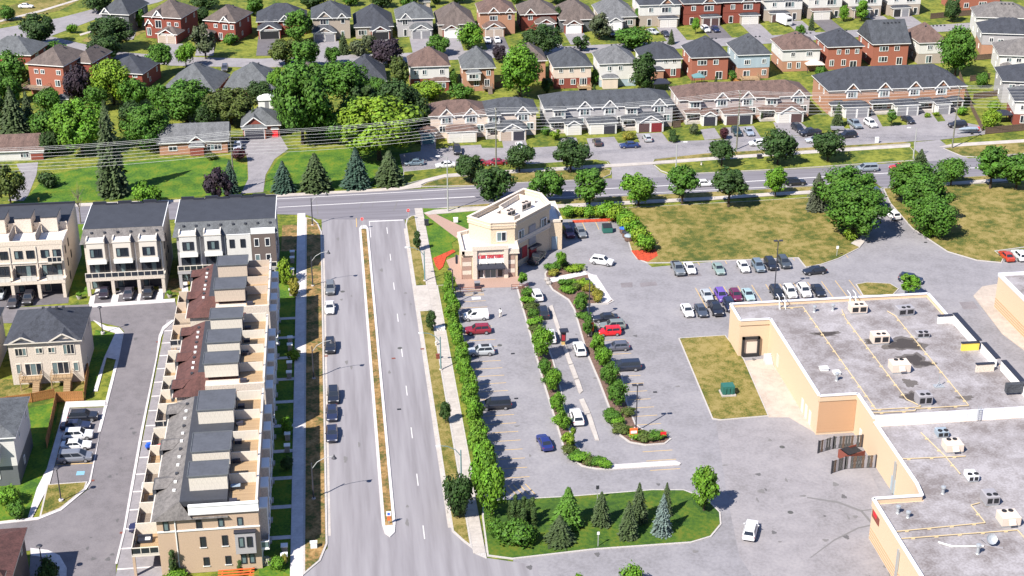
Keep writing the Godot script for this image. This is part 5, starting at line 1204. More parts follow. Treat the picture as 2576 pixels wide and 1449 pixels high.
func make_homes():
	# ----- rows of town houses on the service road
	townrow("cream town house row with half brown and half slate roof at the road's left end", 22.5, 48.2, -348.4, 9.0, 5.9, ["brown_roof", "slate2", 0.52], "siding_cream", "siding_cream", [["gable", 26.4, "brown_roof"], ["gable", 32.3, "brown_roof"], ["bay", 37.8, "slate2"], ["gable", 45.0, "slate2"], ["door", 25.4], ["door", 34.6], ["door", 46.8], ["porch", 37.4, "slate2", 3.4], ["garage", 29.8, "brown_roof", ["door_white", "door_white"], 7.0], ["garage", 42.0, "slate2", ["door_tan", "door_dark"], 6.6, "gable"], ["garage", 21.6, "brown_roof", ["pole_teal"], 3.6]], 2.4)
	townrow("grey-sided town house row with slate roof and white bays, second from the left", 51.0, 82.6, -350.6, 10.5, 5.9, ["slate2"], "siding_grey", "stone", [["bay", 54.2, "slate2"], ["gable", 60.6, "slate2"], ["gable", 66.8, "slate2"], ["bay", 72.2, "slate2"], ["gable", 79.2, "slate2"], ["door", 59.6], ["door", 69.6], ["door", 81.2], ["porch", 53.6, "slate2", 4.0], ["porch", 71.8, "slate2", 4.4], ["garage", 57.4, "slate2", ["door_white"], 3.8, "gable"], ["garage", 64.6, "slate2", ["door_white", "door_dark"], 6.8], ["garage", 76.4, "slate2", ["door_brown", "door_red"], 6.6, "gable"]], 2.6)
	townrow("mauve-grey town house row with long brown roof, third from the left", 85.2, 118.4, -353.6, 10.5, 5.9, ["brown_roof"], "siding_mauve", "peach_brick", [["bay", 88.8, "brown_roof"], ["gable", 95.8, "brown_roof"], ["gable", 102.4, "brown_roof"], ["bay", 108.4, "brown_roof"], ["gable", 115.4, "brown_roof"], ["door", 94.4], ["door", 103.8], ["door", 117.0], ["porch", 88.4, "brown_roof", 4.2], ["porch", 107.4, "brown_roof", 4.4], ["garage", 92.0, "brown_roof", ["door_dark"], 3.8, "gable"], ["garage", 99.4, "brown_roof", ["door_brown", "door_dark"], 7.0], ["garage", 112.6, "brown_roof", ["door_white", "door_brown"], 6.8, "gable"]], 2.6)
	townrow("peach brick town house row with tall slate roof at the right end of the road", 124.0, 159.8, -355.4, 13.0, 6.3, ["slate"], "peach_brick", "peach_brick", [["gable", 130.0, "slate"], ["gable", 138.4, "slate"], ["gable", 146.4, "slate"], ["gable", 153.6, "slate"], ["porch", 126.2, "slate", 4.0], ["porch", 137.6, "slate", 5.6], ["porch", 149.0, "slate", 4.4], ["porch", 157.0, "slate", 4.0], ["garage", 130.4, "slate", ["door_grey", "door_grey"], 6.4], ["garage", 143.6, "slate", ["door_grey", "door_grey"], 6.0], ["garage", 153.2, "slate", ["door_grey"], 3.6]], 4.0)
	# ----- second row: backs towards the viewer
	var back := "houses with their backs to the town houses"
	house({"l": "brown-roofed house with white upper storey behind the first town house row", "p": Vector2(25.2, -388.4), "w": 10.1, "h": 6.6, "d": 9.5, "rh": 4.0, "roof": "brown_roof", "wall": "red_brick", "upper": "siding_white", "split": 0.48, "g": back, "win": [[-3.6, 4.2, 1.2, 1.4], [-1.4, 4.2, 1.2, 1.4], [3.2, 4.2, 1.2, 1.4], [-3.4, 1.0, 1.3, 1.5], [-1.2, 1.0, 1.3, 1.5]], "bay": [[2.6, 4.6, 0.0, 2.8, 1.6, "red_brick"]], "baywin": [[2.6, 0.9, 3.0, 1.4, 3, 1.6]]})
	house({"l": "peach brick house with pointed grey roof and a small railed porch", "p": Vector2(38, -385.8), "w": 8.2, "h": 6.4, "d": 10.0, "rh": 4.4, "roof": "grey_roof", "wall": "peach_brick", "g": back, "win": [[2.6, 4.2, 1.2, 1.4], [-0.6, 1.4, 1.4, 1.6], [2.2, 1.2, 1.4, 2.0]], "bay": [[-1.4, 3.6, 3.2, 2.2, 1.0, "siding_white"]], "baywin": [[-1.4, 3.7, 2.6, 1.3, 3, 1.0]], "deck": [[2.2, 2.6, 1.8, 1.2, "deck_grey", "deck_grey"]]})
	house({"l": "brown-roofed house mostly hidden behind the round bright maple", "p": Vector2(53, -392.7), "w": 7.7, "h": 5.9, "d": 10.0, "rh": 3.4, "roof": "taupe_roof", "wall": "peach_brick", "g": back})
	house({"l": "slate-roofed house with pale upper siding and red brick below, beside the maple", "p": Vector2(63.1, -385.2), "w": 9.8, "h": 6.1, "d": 10.5, "rh": 3.8, "roof": "slate2", "wall": "red_brick", "upper": "siding_cream", "split": 0.47, "g": back, "win": [[-3.2, 4.4, 1.1, 1.2], [-0.4, 4.4, 1.1, 1.2], [2.7, 4.4, 1.1, 1.2], [-3.0, 1.2, 1.3, 1.5], [0.2, 1.0, 1.4, 1.6], [2.9, 0.7, 2.0, 2.1, 3]], "deck": [[3.0, 3.6, 2.4, 0.7]]})
	house({"l": "light grey roofed house with pale blue-white siding and creeper on its wall", "p": Vector2(75.5, -385.5), "w": 9.8, "h": 6.5, "d": 10.5, "rh": 3.6, "roof": "light_roof", "wall": "siding_blue", "upper": "siding_white", "split": 0.3, "g": back, "vents": 4, "win": [[-2.4, 4.4, 1.2, 1.3], [0.6, 4.4, 1.2, 1.3], [3.4, 1.0, 1.2, 2.1]], "bay": [[-2.4, 4.0, 0.0, 3.0, 2.0, "siding_cream"]]})
	house({"l": "slate-roofed house with white upper storey partly behind the dense dark tree", "p": Vector2(88.7, -391.4), "w": 10.5, "h": 5.5, "d": 10.0, "rh": 3.4, "roof": "slate", "wall": "red_brick", "upper": "siding_white", "split": 0.48, "g": back, "win": [[1.0, 4.2, 1.1, 1.3], [3.4, 4.2, 1.1, 1.3], [3.2, 0.6, 1.5, 2.1]], "bay": [[-1.6, 3.6, 0.0, 2.8, 1.6, "peach_brick"]]})
	house({"l": "large orange-red brick house with slate roof and white-framed windows, garden gazebo in front", "p": Vector2(101.3, -388.3), "w": 10, "h": 6.5, "d": 11.5, "rh": 4.2, "roof": "slate", "wall": "orange_brick", "g": back, "vents": 4, "ventfront": true, "win": [[-2.2, 4.2, 2.6, 1.4, 3], [1.6, 4.2, 1.5, 1.4], [-2.0, 1.1, 2.6, 1.6, 3]], "door": [2.6, 1.9, 2]})
	house({"l": "house with pale blue upper siding over peach brick and a wooden deck", "p": Vector2(113.4, -388), "w": 8.7, "h": 6.9, "d": 11.5, "rh": 4.0, "roof": "slate2", "wall": "peach_brick", "upper": "siding_blue", "split": 0.45, "g": back, "vents": 4, "ventfront": true, "win": [[-1.8, 4.0, 1.8, 1.4, 3], [2.8, 4.2, 1.2, 1.3], [3.0, 0.9, 1.3, 1.6]], "door": [-1.9, 1.9, 2], "deck": [[-1.4, 5.0, 3.0, 0.7]]})
	house({"l": "brown-roofed house with white upper storey and a cream patio awning", "p": Vector2(128.3, -393.4), "w": 10.4, "h": 6.3, "d": 11.0, "rh": 3.6, "roof": "brown_roof", "wall": "peach_brick", "upper": "siding_white", "split": 0.47, "g": back, "vents": 5, "ventfront": true, "win": [[-2.4, 4.2, 1.2, 1.3], [2.2, 4.2, 1.8, 1.3, 3], [-3.2, 0.8, 1.2, 1.8], [-0.6, 0.8, 1.2, 1.8]]})
	house({"l": "square red brick house with hipped slate roof between the brown-roofed and the gabled one", "p": Vector2(140.9, -393.8), "w": 9.8, "h": 6.6, "d": 11.0, "rh": 3.6, "roof": "slate", "wall": "orange_brick", "g": back, "vents": 3, "ventfront": true, "win": [[-1.8, 4.3, 1.2, 1.4], [0.6, 4.3, 1.2, 1.4], [3.4, 4.3, 1.2, 1.4], [-3.6, 1.0, 1.3, 1.8], [-0.2, 1.0, 1.3, 1.8]], "door": [2.6, 2.0, 2]})
	house({"l": "tall red brick house with the steepest slate roof of the second row", "p": Vector2(154.7, -395.7), "w": 10.2, "h": 6.4, "d": 12.5, "rh": 5.2, "roof": "slate2", "wall": "orange_brick", "g": back, "gable": true, "vents": 5, "ventfront": true, "win": [[-2.0, 4.2, 2.6, 1.4, 3], [1.8, 4.2, 1.5, 1.4], [-2.0, 1.1, 2.6, 1.6, 3]], "door": [2.8, 1.7, 2]})
	house({"l": "brown-roofed house with white upper storey over stone, right end of the second row", "p": Vector2(167.1, -396.2), "w": 7.7, "h": 6.2, "d": 11.5, "rh": 3.8, "roof": "brown_roof", "wall": "stone", "upper": "siding_white", "split": 0.47, "g": back, "vents": 6, "ventfront": true, "win": [[-0.8, 4.0, 1.6, 1.4, 3], [2.8, 4.2, 1.2, 1.3]], "door": [-0.8, 1.8, 2]})
	# ----- top row: garages towards the viewer
	var front := "houses facing the upper street"
	house({"l": "red brick house with slate roof and black garage mouth behind the twin green trees", "p": Vector2(-14.9, -449), "w": 14.2, "h": 4.4, "d": 11.0, "rh": 4.0, "roof": "slate", "wall": "red_brick", "g": front, "gab": [[1.0, 3.4, 1.6, 0.0, "trim"]], "win": [[-4.6, 3.4, 1.3, 1.3], [-1.8, 3.4, 1.3, 1.3], [1.2, 3.0, 1.6, 2.2]], "gar": [-3.6, 6.4, 4.0, "red_brick", ["black"], "gable"]})
	house({"l": "grey house with grey roof and two blue-grey garage doors, left of the slate bungalow", "p": Vector2(-0.1, -442.7), "w": 10.9, "h": 6.5, "d": 12.0, "rh": 3.6, "roof": "slate2", "wall": "stone", "g": front, "gab": [[-2.0, 4.2, 1.8], [3.2, 2.4, 1.2]], "win": [[-2.0, 4.4, 2.6, 1.6, 3], [3.4, 4.6, 1.2, 1.4, 1]], "gar": [-2.2, 6.6, 3.0, "stone", ["door_grey", "door_grey"], "gable"], "door": [3.2]})
	house({"l": "slate-roofed bungalow with a red brick open garage", "p": Vector2(12.4, -442.1), "w": 10.9, "h": 3.6, "d": 15.0, "rh": 4.6, "roof": "slate", "wall": "stone", "g": front, "win": [[-3.4, 1.0, 2.6, 1.6, 3]], "gar": [1.8, 5.6, 2.0, "red_brick", ["black"], "gable"]})
	house({"l": "pale house with light grey roof and two taupe garage doors, purple front door", "p": Vector2(24.7, -442.4), "w": 10.5, "h": 5.6, "d": 11.0, "rh": 3.6, "roof": "grey_roof", "wall": "siding_grey", "g": front, "gab": [[-2.8, 3.0, 1.6]], "win": [[-3.0, 3.6, 1.6, 1.8]], "gar": [1.6, 6.2, 2.6, "siding_grey", ["door_grey", "door_grey"], "gable"], "door": [-3.0]})
	house({"l": "taupe-roofed bungalow with red brick gable over a white double garage", "p": Vector2(36.9, -440.9), "w": 10.5, "h": 3.9, "d": 15.0, "rh": 4.4, "roof": "taupe_roof", "wall": "stone", "g": front, "gar": [-1.6, 5.2, 1.6, "red_brick", ["white"], "gable"], "win": [[3.0, 0.8, 2.2, 1.6, 3]]})
	house({"l": "brown-roofed peach brick house with two white cars on its black drive", "p": Vector2(49.4, -442.1), "w": 10.4, "h": 6.8, "d": 11.0, "rh": 3.4, "roof": "brown_roof", "wall": "peach_brick", "g": front, "gab": [[-1.2, 2.8, 1.4], [3.6, 2.0, 1.0]], "win": [[-1.2, 4.2, 2.4, 1.5, 3], [3.6, 4.4, 1.0, 1.4, 1]], "gar": [-1.4, 6.0, 3.0, "peach_brick", ["door_tan", "door_tan"], "gable"]})
	house({"l": "brown-roofed red brick house with a low garage behind the large dark tree", "p": Vector2(62.3, -445.2), "w": 10.8, "h": 5.1, "d": 11.0, "rh": 3.6, "roof": "taupe_roof", "wall": "red_brick", "g": front, "gab": [[-2.6, 3.0, 1.6]], "win": [[-2.6, 3.2, 1.4, 1.8]], "gar": [1.8, 5.8, 3.0, "red_brick", ["door_dark"], "gable"]})
	house({"l": "brown-roofed bungalow with a bright red brick gable and white garage door", "p": Vector2(73.8, -441.9), "w": 10.6, "h": 3.9, "d": 15.0, "rh": 4.2, "roof": "taupe_roof", "wall": "siding_dark", "g": front, "gar": [-1.6, 5.4, 1.8, "red_brick", ["white"], "gable"]})
	house({"l": "grey-roofed bungalow with a small pale garage and a covered porch", "p": Vector2(86.8, -445), "w": 10.6, "h": 3.5, "d": 15.0, "rh": 4.2, "roof": "light_roof", "wall": "stone", "g": front, "gar": [-1.4, 4.6, 2.6, "siding_grey", ["white"], "gable"], "win": [[3.2, 0.8, 2.4, 1.6, 3]]})
	var newer := [["stone house with slate roof and white double garage, first of the newer row", 1608, 1710, 66, 10, "stone", ["door_white", "door_white"]], ["red brick and stone house with dark purple garage doors in the newer row", 1718, 1812, 62, 4, "red_brick", ["door_brown", "door_brown"]], ["red brick and stone house with cream garage doors in the newer row", 1816, 1910, 58, 0, "red_brick", ["door_white", "door_white"]], ["pale stone house with a caravan on its drive in the newer row", 1918, 2016, 52, -4, "stone", ["door_brown"]], ["cream stone house with a reddish garage roof in the newer row", 2030, 2116, 46, -8, "stone", ["door_white", "door_white"]], ["stone house with an arched porch and brown garage door in the newer row", 2132, 2216, 42, -12, "stone", ["door_brown", "door_grey"]], ["stone house with black garage mouth at the right end of the newer row", 2230, 2314, 38, -16, "stone", ["black", "door_grey"]]]
	var hs := [{"p": Vector2(99.6, -445.3), "w": 12.3, "h": 6.9}, {"p": Vector2(112.9, -445.6), "w": 11.4, "h": 7.2}, {"p": Vector2(125.3, -446), "w": 11.4, "h": 7.2}, {"p": Vector2(138.8, -447.3), "w": 12, "h": 7}, {"p": Vector2(152.6, -448.5), "w": 10.6, "h": 6.8}, {"p": Vector2(165.7, -448.9), "w": 10.4, "h": 6.8}, {"p": Vector2(178.5, -449.3), "w": 10.4, "h": 6.8}]
	for i in newer.size():
		var q: Array = newer[i]
		var e: Dictionary = hs[i]
		e.merge({"l": q[0], "d": 12.0, "rh": 4.0, "h": 6.8, "roof": "slate" if i != 4 else "brown_roof", "wall": q[5], "upper": "red_brick" if q[5] == "red_brick" else "siding_white", "split": 0.5, "g": front, "gab": [[2.0, 4.0, 1.8, 0.0, "peach_brick"]], "win": [[2.0, 4.2, 3.0, 1.7, 3], [-2.8, 4.4, 1.4, 1.5]], "gar": [2.4 if i < 3 else -1.4, 5.6, 1.8, "stone", q[6], "hip"], "door": [-3.2 if i < 3 else 3.8, 1.3]}, true)
		house(e)
	# ----- upper left
	house({"l": "slate-roofed house with dark grey side wall and white gabled porch near the avenue", "p": Vector2(-64.5, -457.8), "w": 8.6, "h": 5.8, "d": 14.0, "rh": 4.4, "roof": "slate2", "wall": "siding_dark", "g": front, "yaw": -18.0, "gab": [[-3.0, 2.8, 1.6, 0.0, "trim"]], "bay": [[-3.0, 2.6, 0.0, 3.6, 1.4, "trim"]], "win": [[2.0, 3.4, 1.4, 1.4]]})
	house({"l": "red brick house with taupe roof, tall arched window and two cream garage doors", "p": Vector2(-49.7, -448.8), "w": 11.5, "h": 6.7, "d": 12.0, "rh": 3.8, "roof": "taupe_roof", "wall": "red_brick", "g": front, "yaw": -20.0, "gab": [[-1.4, 3.0, 1.8, 0.0, "trim"], [-4.4, 2.0, 1.4, -2.4, "trim"]], "win": [[-1.4, 3.2, 2.0, 2.4], [2.0, 4.0, 1.2, 1.2], [4.4, 4.0, 1.2, 1.2], [-4.6, 0.8, 1.4, 2.4]], "gar": [3.0, 6.2, 4.4, "red_brick", ["door_tan", "door_tan"], "gable"]})
	house({"l": "red brick house with taupe roof behind the grey-green tree and the lamp post", "p": Vector2(-32.7, -444), "w": 9.6, "h": 6.2, "d": 11.5, "rh": 3.4, "roof": "taupe_roof", "wall": "red_brick", "g": front, "yaw": -22.0, "gab": [[1.6, 2.6, 1.4, 0.0, "trim"]], "win": [[1.6, 3.6, 1.6, 1.6], [-1.4, 4.0, 1.2, 1.2], [3.8, 3.8, 1.2, 1.4], [3.6, 0.8, 1.4, 1.8], [0.0, 0.6, 1.2, 2.0]], "gar": [-4.4, 5.4, 3.4, "red_brick", ["door_tan"], "hip"]})
	house({"l": "large red brick house with taupe roof, raised back deck and blue gazebo roof", "p": Vector2(-75, -395.6), "w": 10, "h": 8.4, "d": 13.0, "rh": 3.4, "roof": "taupe_roof", "wall": "orange_brick", "g": back, "yaw": -20.0, "win": [[-2.8, 5.8, 1.2, 1.2], [-1.0, 5.8, 1.2, 1.2], [3.6, 5.8, 1.3, 1.3], [-2.4, 2.6, 1.5, 1.8], [3.0, 2.6, 1.5, 1.8]], "door": [-0.4, 1.6, 2], "deck": [[-2.4, 6.4, 3.4, 2.6, "deck_grey", "deck"]]})
	house({"l": "red brick wing of the large taupe-roofed house, in shade behind the purple tree", "p": Vector2(-66.4, -401), "w": 5.1, "h": 7.2, "d": 11.0, "rh": 2.6, "roof": "taupe_roof", "wall": "red_brick", "g": back, "yaw": -20.0})
	house({"l": "red brick house with dark slate roof behind the lime-green tree", "p": Vector2(-55.9, -399), "w": 10.8, "h": 4.6, "d": 12.0, "rh": 3.0, "roof": "slate", "wall": "red_brick", "g": back, "yaw": -18.0, "win": [[3.4, 3.4, 1.4, 1.2], [3.6, 0.8, 1.4, 1.2]]})
	house({"l": "grey hip-roofed bungalow beside the parked dark car on the crescent", "p": Vector2(-38.2, -389), "w": 13.5, "h": 2, "d": 15.0, "rh": 5.4, "roof": "grey_roof", "wall": "red_brick", "g": back, "yaw": -12.0})
	house({"l": "broad grey hip-roofed bungalow with red brick bay, in front of the crescent", "p": Vector2(-22.3, -385.7), "w": 12.8, "h": 3, "d": 14.0, "rh": 5.0, "roof": "grey_roof", "wall": "red_brick", "g": back, "yaw": -8.0, "win": [[2.2, 0.8, 1.6, 1.6], [5.0, 0.8, 1.8, 1.7]]})
	house({"l": "taupe-roofed bungalow hidden behind the tall bright maple", "p": Vector2(-7, -390.2), "w": 11.3, "h": 2.2, "d": 12.0, "rh": 4.4, "roof": "taupe_roof", "wall": "red_brick", "g": back})
	house({"l": "slate hip-roofed bungalow between the leafy trees and the purple maple", "p": Vector2(8.6, -391.9), "w": 9.7, "h": 2, "d": 14.0, "rh": 5.0, "roof": "slate", "wall": "stone", "g": back})
	house({"l": "grey-roofed house cut by the left edge above the hedge", "p": Vector2(-91.6, -427.6), "w": 14.7, "h": 2.8, "d": 12.0, "rh": 3.6, "roof": "grey_roof", "wall": "red_brick", "g": back, "yaw": -14.0})
	house({"n": "bungalow", "l": "long grey-roofed brick bungalow with a gabled red porch on the big lawn", "p": Vector2(-33.8, -344.1), "w": 15.8, "h": 3.2, "d": 9.5, "rh": 3.0, "roof": "light_roof", "wall": "peach_brick", "g": "bungalows on the main road", "gable": true, "vents": 2, "gab": [[0.8, 3.4, 1.2, 0.0, "red_brick"]], "win": [[-4.8, 1.0, 2.0, 1.2], [4.8, 0.8, 3.4, 1.5, 4]], "bay": [[0.8, 3.2, 0.0, 2.4, 1.2, "red_brick"]]})
	house({"n": "bungalow", "l": "red-gabled bungalow with a dark garage beside the wide drive", "p": Vector2(-18.3, -354.4), "w": 8.8, "h": 3.2, "d": 9.5, "rh": 3.0, "roof": "grey_roof", "wall": "orange_brick", "g": "bungalows on the main road", "vents": 1, "gab": [[-1.6, 5.4, 2.0, 0.0, "red_brick"]], "bay": [[3.3, 1.4, 0.0, 2.2, 0.2, "red"]], "gar": [-1.6, 5.4, 1.2, "orange_brick", ["door_dark"], "hip"]})
	house({"n": "bungalow", "l": "brown-roofed bungalow with white wall cut by the left edge", "p": Vector2(-76.3, -344.8), "w": 15.5, "h": 2.4, "d": 9.0, "rh": 2.6, "roof": "brown_roof", "wall": "siding_white", "g": "bungalows on the main road", "gable": true, "vents": 0, "win": [[3.6, 0.6, 2.0, 1.4, 3]], "bay": [[6.4, 2.8, 0.0, 2.0, 0.2, "red_brick"]]})
	# ----- right edge: houses side-on
	var side := "houses along the right edge"
	house({"l": "grey-roofed house in the top right with white gable wall", "p": Vector2(197.9, -418.7), "w": 16, "h": 6.5, "d": 11.0, "rh": 3.4, "roof": "warm_grey_roof", "wall": "siding_white", "g": side, "vents": 4, "ventfront": true, "yaw": -14.0})
	house({"l": "slate-roofed house with grey upper siding over peach brick at the right edge", "p": Vector2(191.5, -400.6), "w": 14.9, "h": 6.7, "d": 11.0, "rh": 3.2, "roof": "slate", "wall": "peach_brick", "upper": "siding_grey", "split": 0.48, "g": side, "yaw": -14.0, "win": [[-5.0, 4.0, 1.2, 1.3], [-2.4, 4.0, 1.6, 1.0], [-3.0, 0.8, 1.6, 2.0]]})
	house({"l": "grey-roofed white house in the middle of the right edge", "p": Vector2(189.3, -381.8), "w": 16.1, "h": 5.6, "d": 12.0, "rh": 3.2, "roof": "warm_grey_roof", "wall": "siding_white", "g": side, "yaw": -14.0, "win": [[-5.6, 3.6, 1.4, 1.2], [-3.0, 3.6, 1.4, 1.2]], "bay": [[-6.2, 3.0, 0.0, 2.8, 1.6, "peach_brick"]]})
	house({"l": "slate-roofed house with grey siding beside the fenced yards at the right edge", "p": Vector2(179.7, -357.1), "w": 16.4, "h": 6, "d": 12.0, "rh": 3.2, "roof": "slate", "wall": "siding_grey", "g": side, "yaw": -14.0, "win": [[-6.0, 3.8, 1.6, 1.3], [-3.4, 3.8, 1.6, 1.3], [-5.0, 0.6, 1.6, 2.0]]})
	house({"l": "white and brick house at the lower right edge above the long plank fence", "p": Vector2(175.3, -339.4), "w": 16.7, "h": 6.4, "d": 10.0, "rh": 3.0, "roof": "slate", "wall": "red_brick", "upper": "siding_white", "split": 0.45, "g": side, "yaw": -14.0, "win": [[-6.4, 4.0, 1.4, 1.3], [-6.0, 0.6, 1.6, 2.0]]})
	house({"l": "red brick house beyond the plank fence at the very top right", "p": Vector2(203.6, -452.3), "w": 15.2, "h": 7.1, "d": 10.0, "rh": 3.0, "roof": "brown_roof", "wall": "orange_brick", "g": side, "win": [[-3.4, 0.9, 1.6, 1.6], [2.0, 0.9, 2.6, 1.8, 3]]})
	# sheds and garden shelters
	for q in [["white garden shed between two gardens of the top row", 0.2, -472.5, 3.0, "siding_white", "grey_roof"], ["tan garden shed at the top edge behind the slate bungalow", 29.7, -476.5, 3.4, "panel_tan", "slate2"], ["white dome-roofed shelter behind the red-gabled bungalow", -17.6, -379, 4.4, "white", "white"], ["grey shed behind the lime tree in the left gardens", -69.8, -385.4, 3.0, "siding_dark", "slate2"]]:
		var s := thing("garden_shed", q[0], "shed", Vector3(q[1], 0, q[2]), 0.0, "garden sheds")
		bx(s, "wall", Vector3(0, 1.2, 0), Vector3(q[3], 2.4, q[3] * 0.8), M[q[4]])
		hip_roof(s, Vector3(0, 2.4, 0), q[3] + 0.5, q[3] * 0.8 + 0.5, 1.0, q[5])
		bx(s, "door", Vector3(0, 1.0, q[3] * 0.4 + 0.01), Vector3(1.0, 1.9, 0.05), M.door_grey)
	for q in [["dark green gazebo behind the orange-red brick house", 97.3, -384.7, 3.2, "pole_teal"], ["black hard-top gazebo beside the dense dark tree", 86.1, -381, 4.6, "dark_trim"], ["blue-roofed gazebo on the deck of the large red brick house", -82.3, -402.9, 3.4, "hvac_blue"], ["black gazebo in the fenced yard at the right edge", 165.6, -344.3, 4.2, "dark_trim"], ["cream patio awning on posts behind the brown-roofed house", 132, -393.4, 5.2, "siding_cream"]]:
		var s := thing("gazebo", q[0], "gazebo", Vector3(q[1], 0, q[2]), 0.0, "garden gazebos")
		for x in [-1, 1]:
			for z in [-1, 1]: bx(s, "post", Vector3(x * q[3] * 0.42, 1.15, z * q[3] * 0.36), Vector3(0.14, 2.3, 0.14), M.pole_dark)
		hip_roof(s, Vector3(0, 2.3, 0), q[3], q[3] * 0.86, 0.9, q[4], "canopy", q[4])
	# plank fences: polyline, height, material
	for q in [["orange cedar fence behind the semi-detached house's yard", pv([-59.1, -222.9, -55.5, -224.1, -51.8, -224.7, -48.2, -225.9]), 1.7, "fence"], ["orange cedar fence panel facing the parking pad", pv([-47.6, -224.2, -43.4, -224.2]), 1.9, "fence"], ["orange cedar fence running up beside the lane verge", pv([-43.3, -224.5, -43.8, -232.1, -43.9, -234.1, -44.7, -234.2]), 1.8, "fence"], ["weathered fence running down beside the parking pad", pv([-47.7, -224, -47.2, -214, -47, -209.1]), 1.8, "fence"], ["grey plank fence along the walk at the right edge", pv([157.5, -335.4, 162, -336.1, 175.3, -338.1]), 1.8, "fence_grey"], ["plank fence running up the right side of the last town house", pv([157.7, -337.8, 161.5, -353.3, 166.1, -369.1, 170.4, -384.1]), 1.6, "fence_grey"], ["plank fence between the lowest two yards at the right edge", pv([165.8, -362.9, 174.6, -365.3]), 1.6, "fence_grey"], ["plank fence behind the bright green lawn at the right edge", pv([171.2, -378.3, 177.7, -380.2]), 1.6, "fence_grey"], ["plank fence beside the big tree at the right edge", pv([180.4, -397.8, 186.7, -398.7]), 1.6, "fence_grey"], ["plank fence along the street at the top right", pv([185.2, -443.6, 193.7, -445.5, 204.7, -447.1]), 1.8, "fence_grey"], ["grey gate fence between the second and third town house rows", pv([82.7, -349.4, 84.7, -349.8]), 1.7, "fence_grey"], ["wooden fence behind the third town house row", pv([88.5, -377.2, 91.9, -378.2]), 1.6, "fence_grey"], ["wooden fence beside the grey pointed-roof house", pv([42.6, -387.7, 44.5, -389]), 1.6, "fence_grey"], ["yellow wooden ramp fence below the pale blue house", pv([106.9, -389.5, 107.6, -384.2, 108.3, -381.9]), 1.3, "fence"]]:
		var a0: Vector2 = q[1][0]
		var f := thing("plank_fence", q[0], "fence", Vector3(a0.x, 0, a0.y), 0.0, "plank fences of the yards")
		for i in q[1].size() - 1:
			var a: Vector2 = q[1][i] - a0; var b: Vector2 = q[1][i + 1] - a0
			var n: int = max(1, int(a.distance_to(b) / 2.4))
			for j in n:
				var p := a.lerp(b, float(j) / n); var e := a.lerp(b, float(j + 1) / n)
				var c := (p + e) / 2
				var yw := atan2(-(e - p).y, (e - p).x)
				for k in 6:
					var w := p.lerp(e, (k + 0.5) / 6.0)
					bx(f, "plank", Vector3(w.x, q[2] / 2, w.y), Vector3(p.distance_to(e) / 6.0 - 0.02, q[2] - 0.05 * (k % 2), 0.04), M[q[3]], yw)
				bx(f, "post", Vector3(p.x, q[2] / 2 + 0.05, p.y), Vector3(0.13, q[2] + 0.1, 0.13), M[q[3]])
				bx(f, "rail", Vector3(c.x, q[2] * 0.92, c.y), Vector3(p.distance_to(e), 0.1, 0.09), M[q[3]], yw)

# ---------- trees and shrubs ----------
func leaf_quad(m: MB, p: Vector3, nrm: Vector3, s: float, l: float, col: Color, r: RandomNumberGenerator):
	var t := nrm.cross(Vector3(r.randf() - 0.5, r.randf() - 0.5, r.randf() - 0.5)).normalized()
	var b := nrm.cross(t).normalized()
	t *= s * 0.5; b *= l * 0.5
	var bend := nrm * s * 0.18
	m.tri(p - t - bend, p - b, p + b)
	m.tri(p + b, p - b, p + t - bend)
	for i in 6: m.c.append(col)

# crown about 2 wide and 2*ry high centred on the origin, made of leafy clumps
func crown(key: String, seed_: int, ry: float, lobes: int, leaves: int, size: float, lobe_r := 0.4, pointed := 0.0) -> ArrayMesh:
	if cache.has(key): return cache[key]
	var r := RandomNumberGenerator.new()
	r.seed = seed_
	var m := MB.new()
	var L := []
	for i in lobes:
		var p := Vector3.ZERO
		for t in 20:
			p = Vector3(r.randf_range(-1, 1), r.randf_range(-1, 1), r.randf_range(-1, 1))
			if p.length() < 1 and p.length() > 0.45: break
		var k := 1.0 - pointed * (p.y + 1) * 0.42
		var rad := r.randf_range(0.5, 1.25) * lobe_r
		var far := r.randf_range(0.85, 1.15)
		p = Vector3(p.x * (1 - rad * 0.6) * k * far, p.y * (ry - rad * 0.6), p.z * (1 - rad * 0.6) * k * far)
		L.append([p, rad * lerpf(1.0, k, 0.6), r.randf_range(0.72, 1.0), r.randf_range(0.9, 1.1)])
	for i in leaves:
		var q: Array = L[r.randi() % lobes]
		var d := Vector3(r.randfn(), r.randfn() + 0.15, r.randfn()).normalized()
		var p: Vector3 = q[0] + d * q[1] * pow(r.randf(), 0.22)
		var nrm := (d + Vector3(r.randfn(), r.randfn(), r.randfn()) * 0.45 + (p * 0.35)).normalized()
		if i % 9 == 0: p = q[0] + d * q[1] * r.randf_range(1.0, 1.3)
		var v: float = q[2] * r.randf_range(0.5, 1.0)
		leaf_quad(m, p, nrm, size * r.randf_range(0.7, 1.3), size * r.randf_range(0.7, 1.3), Color(v * q[3] * r.randf_range(0.88, 1.05), v, v * r.randf_range(0.7, 1.0)), r)
	cache[key] = m.mesh()
	return cache[key]

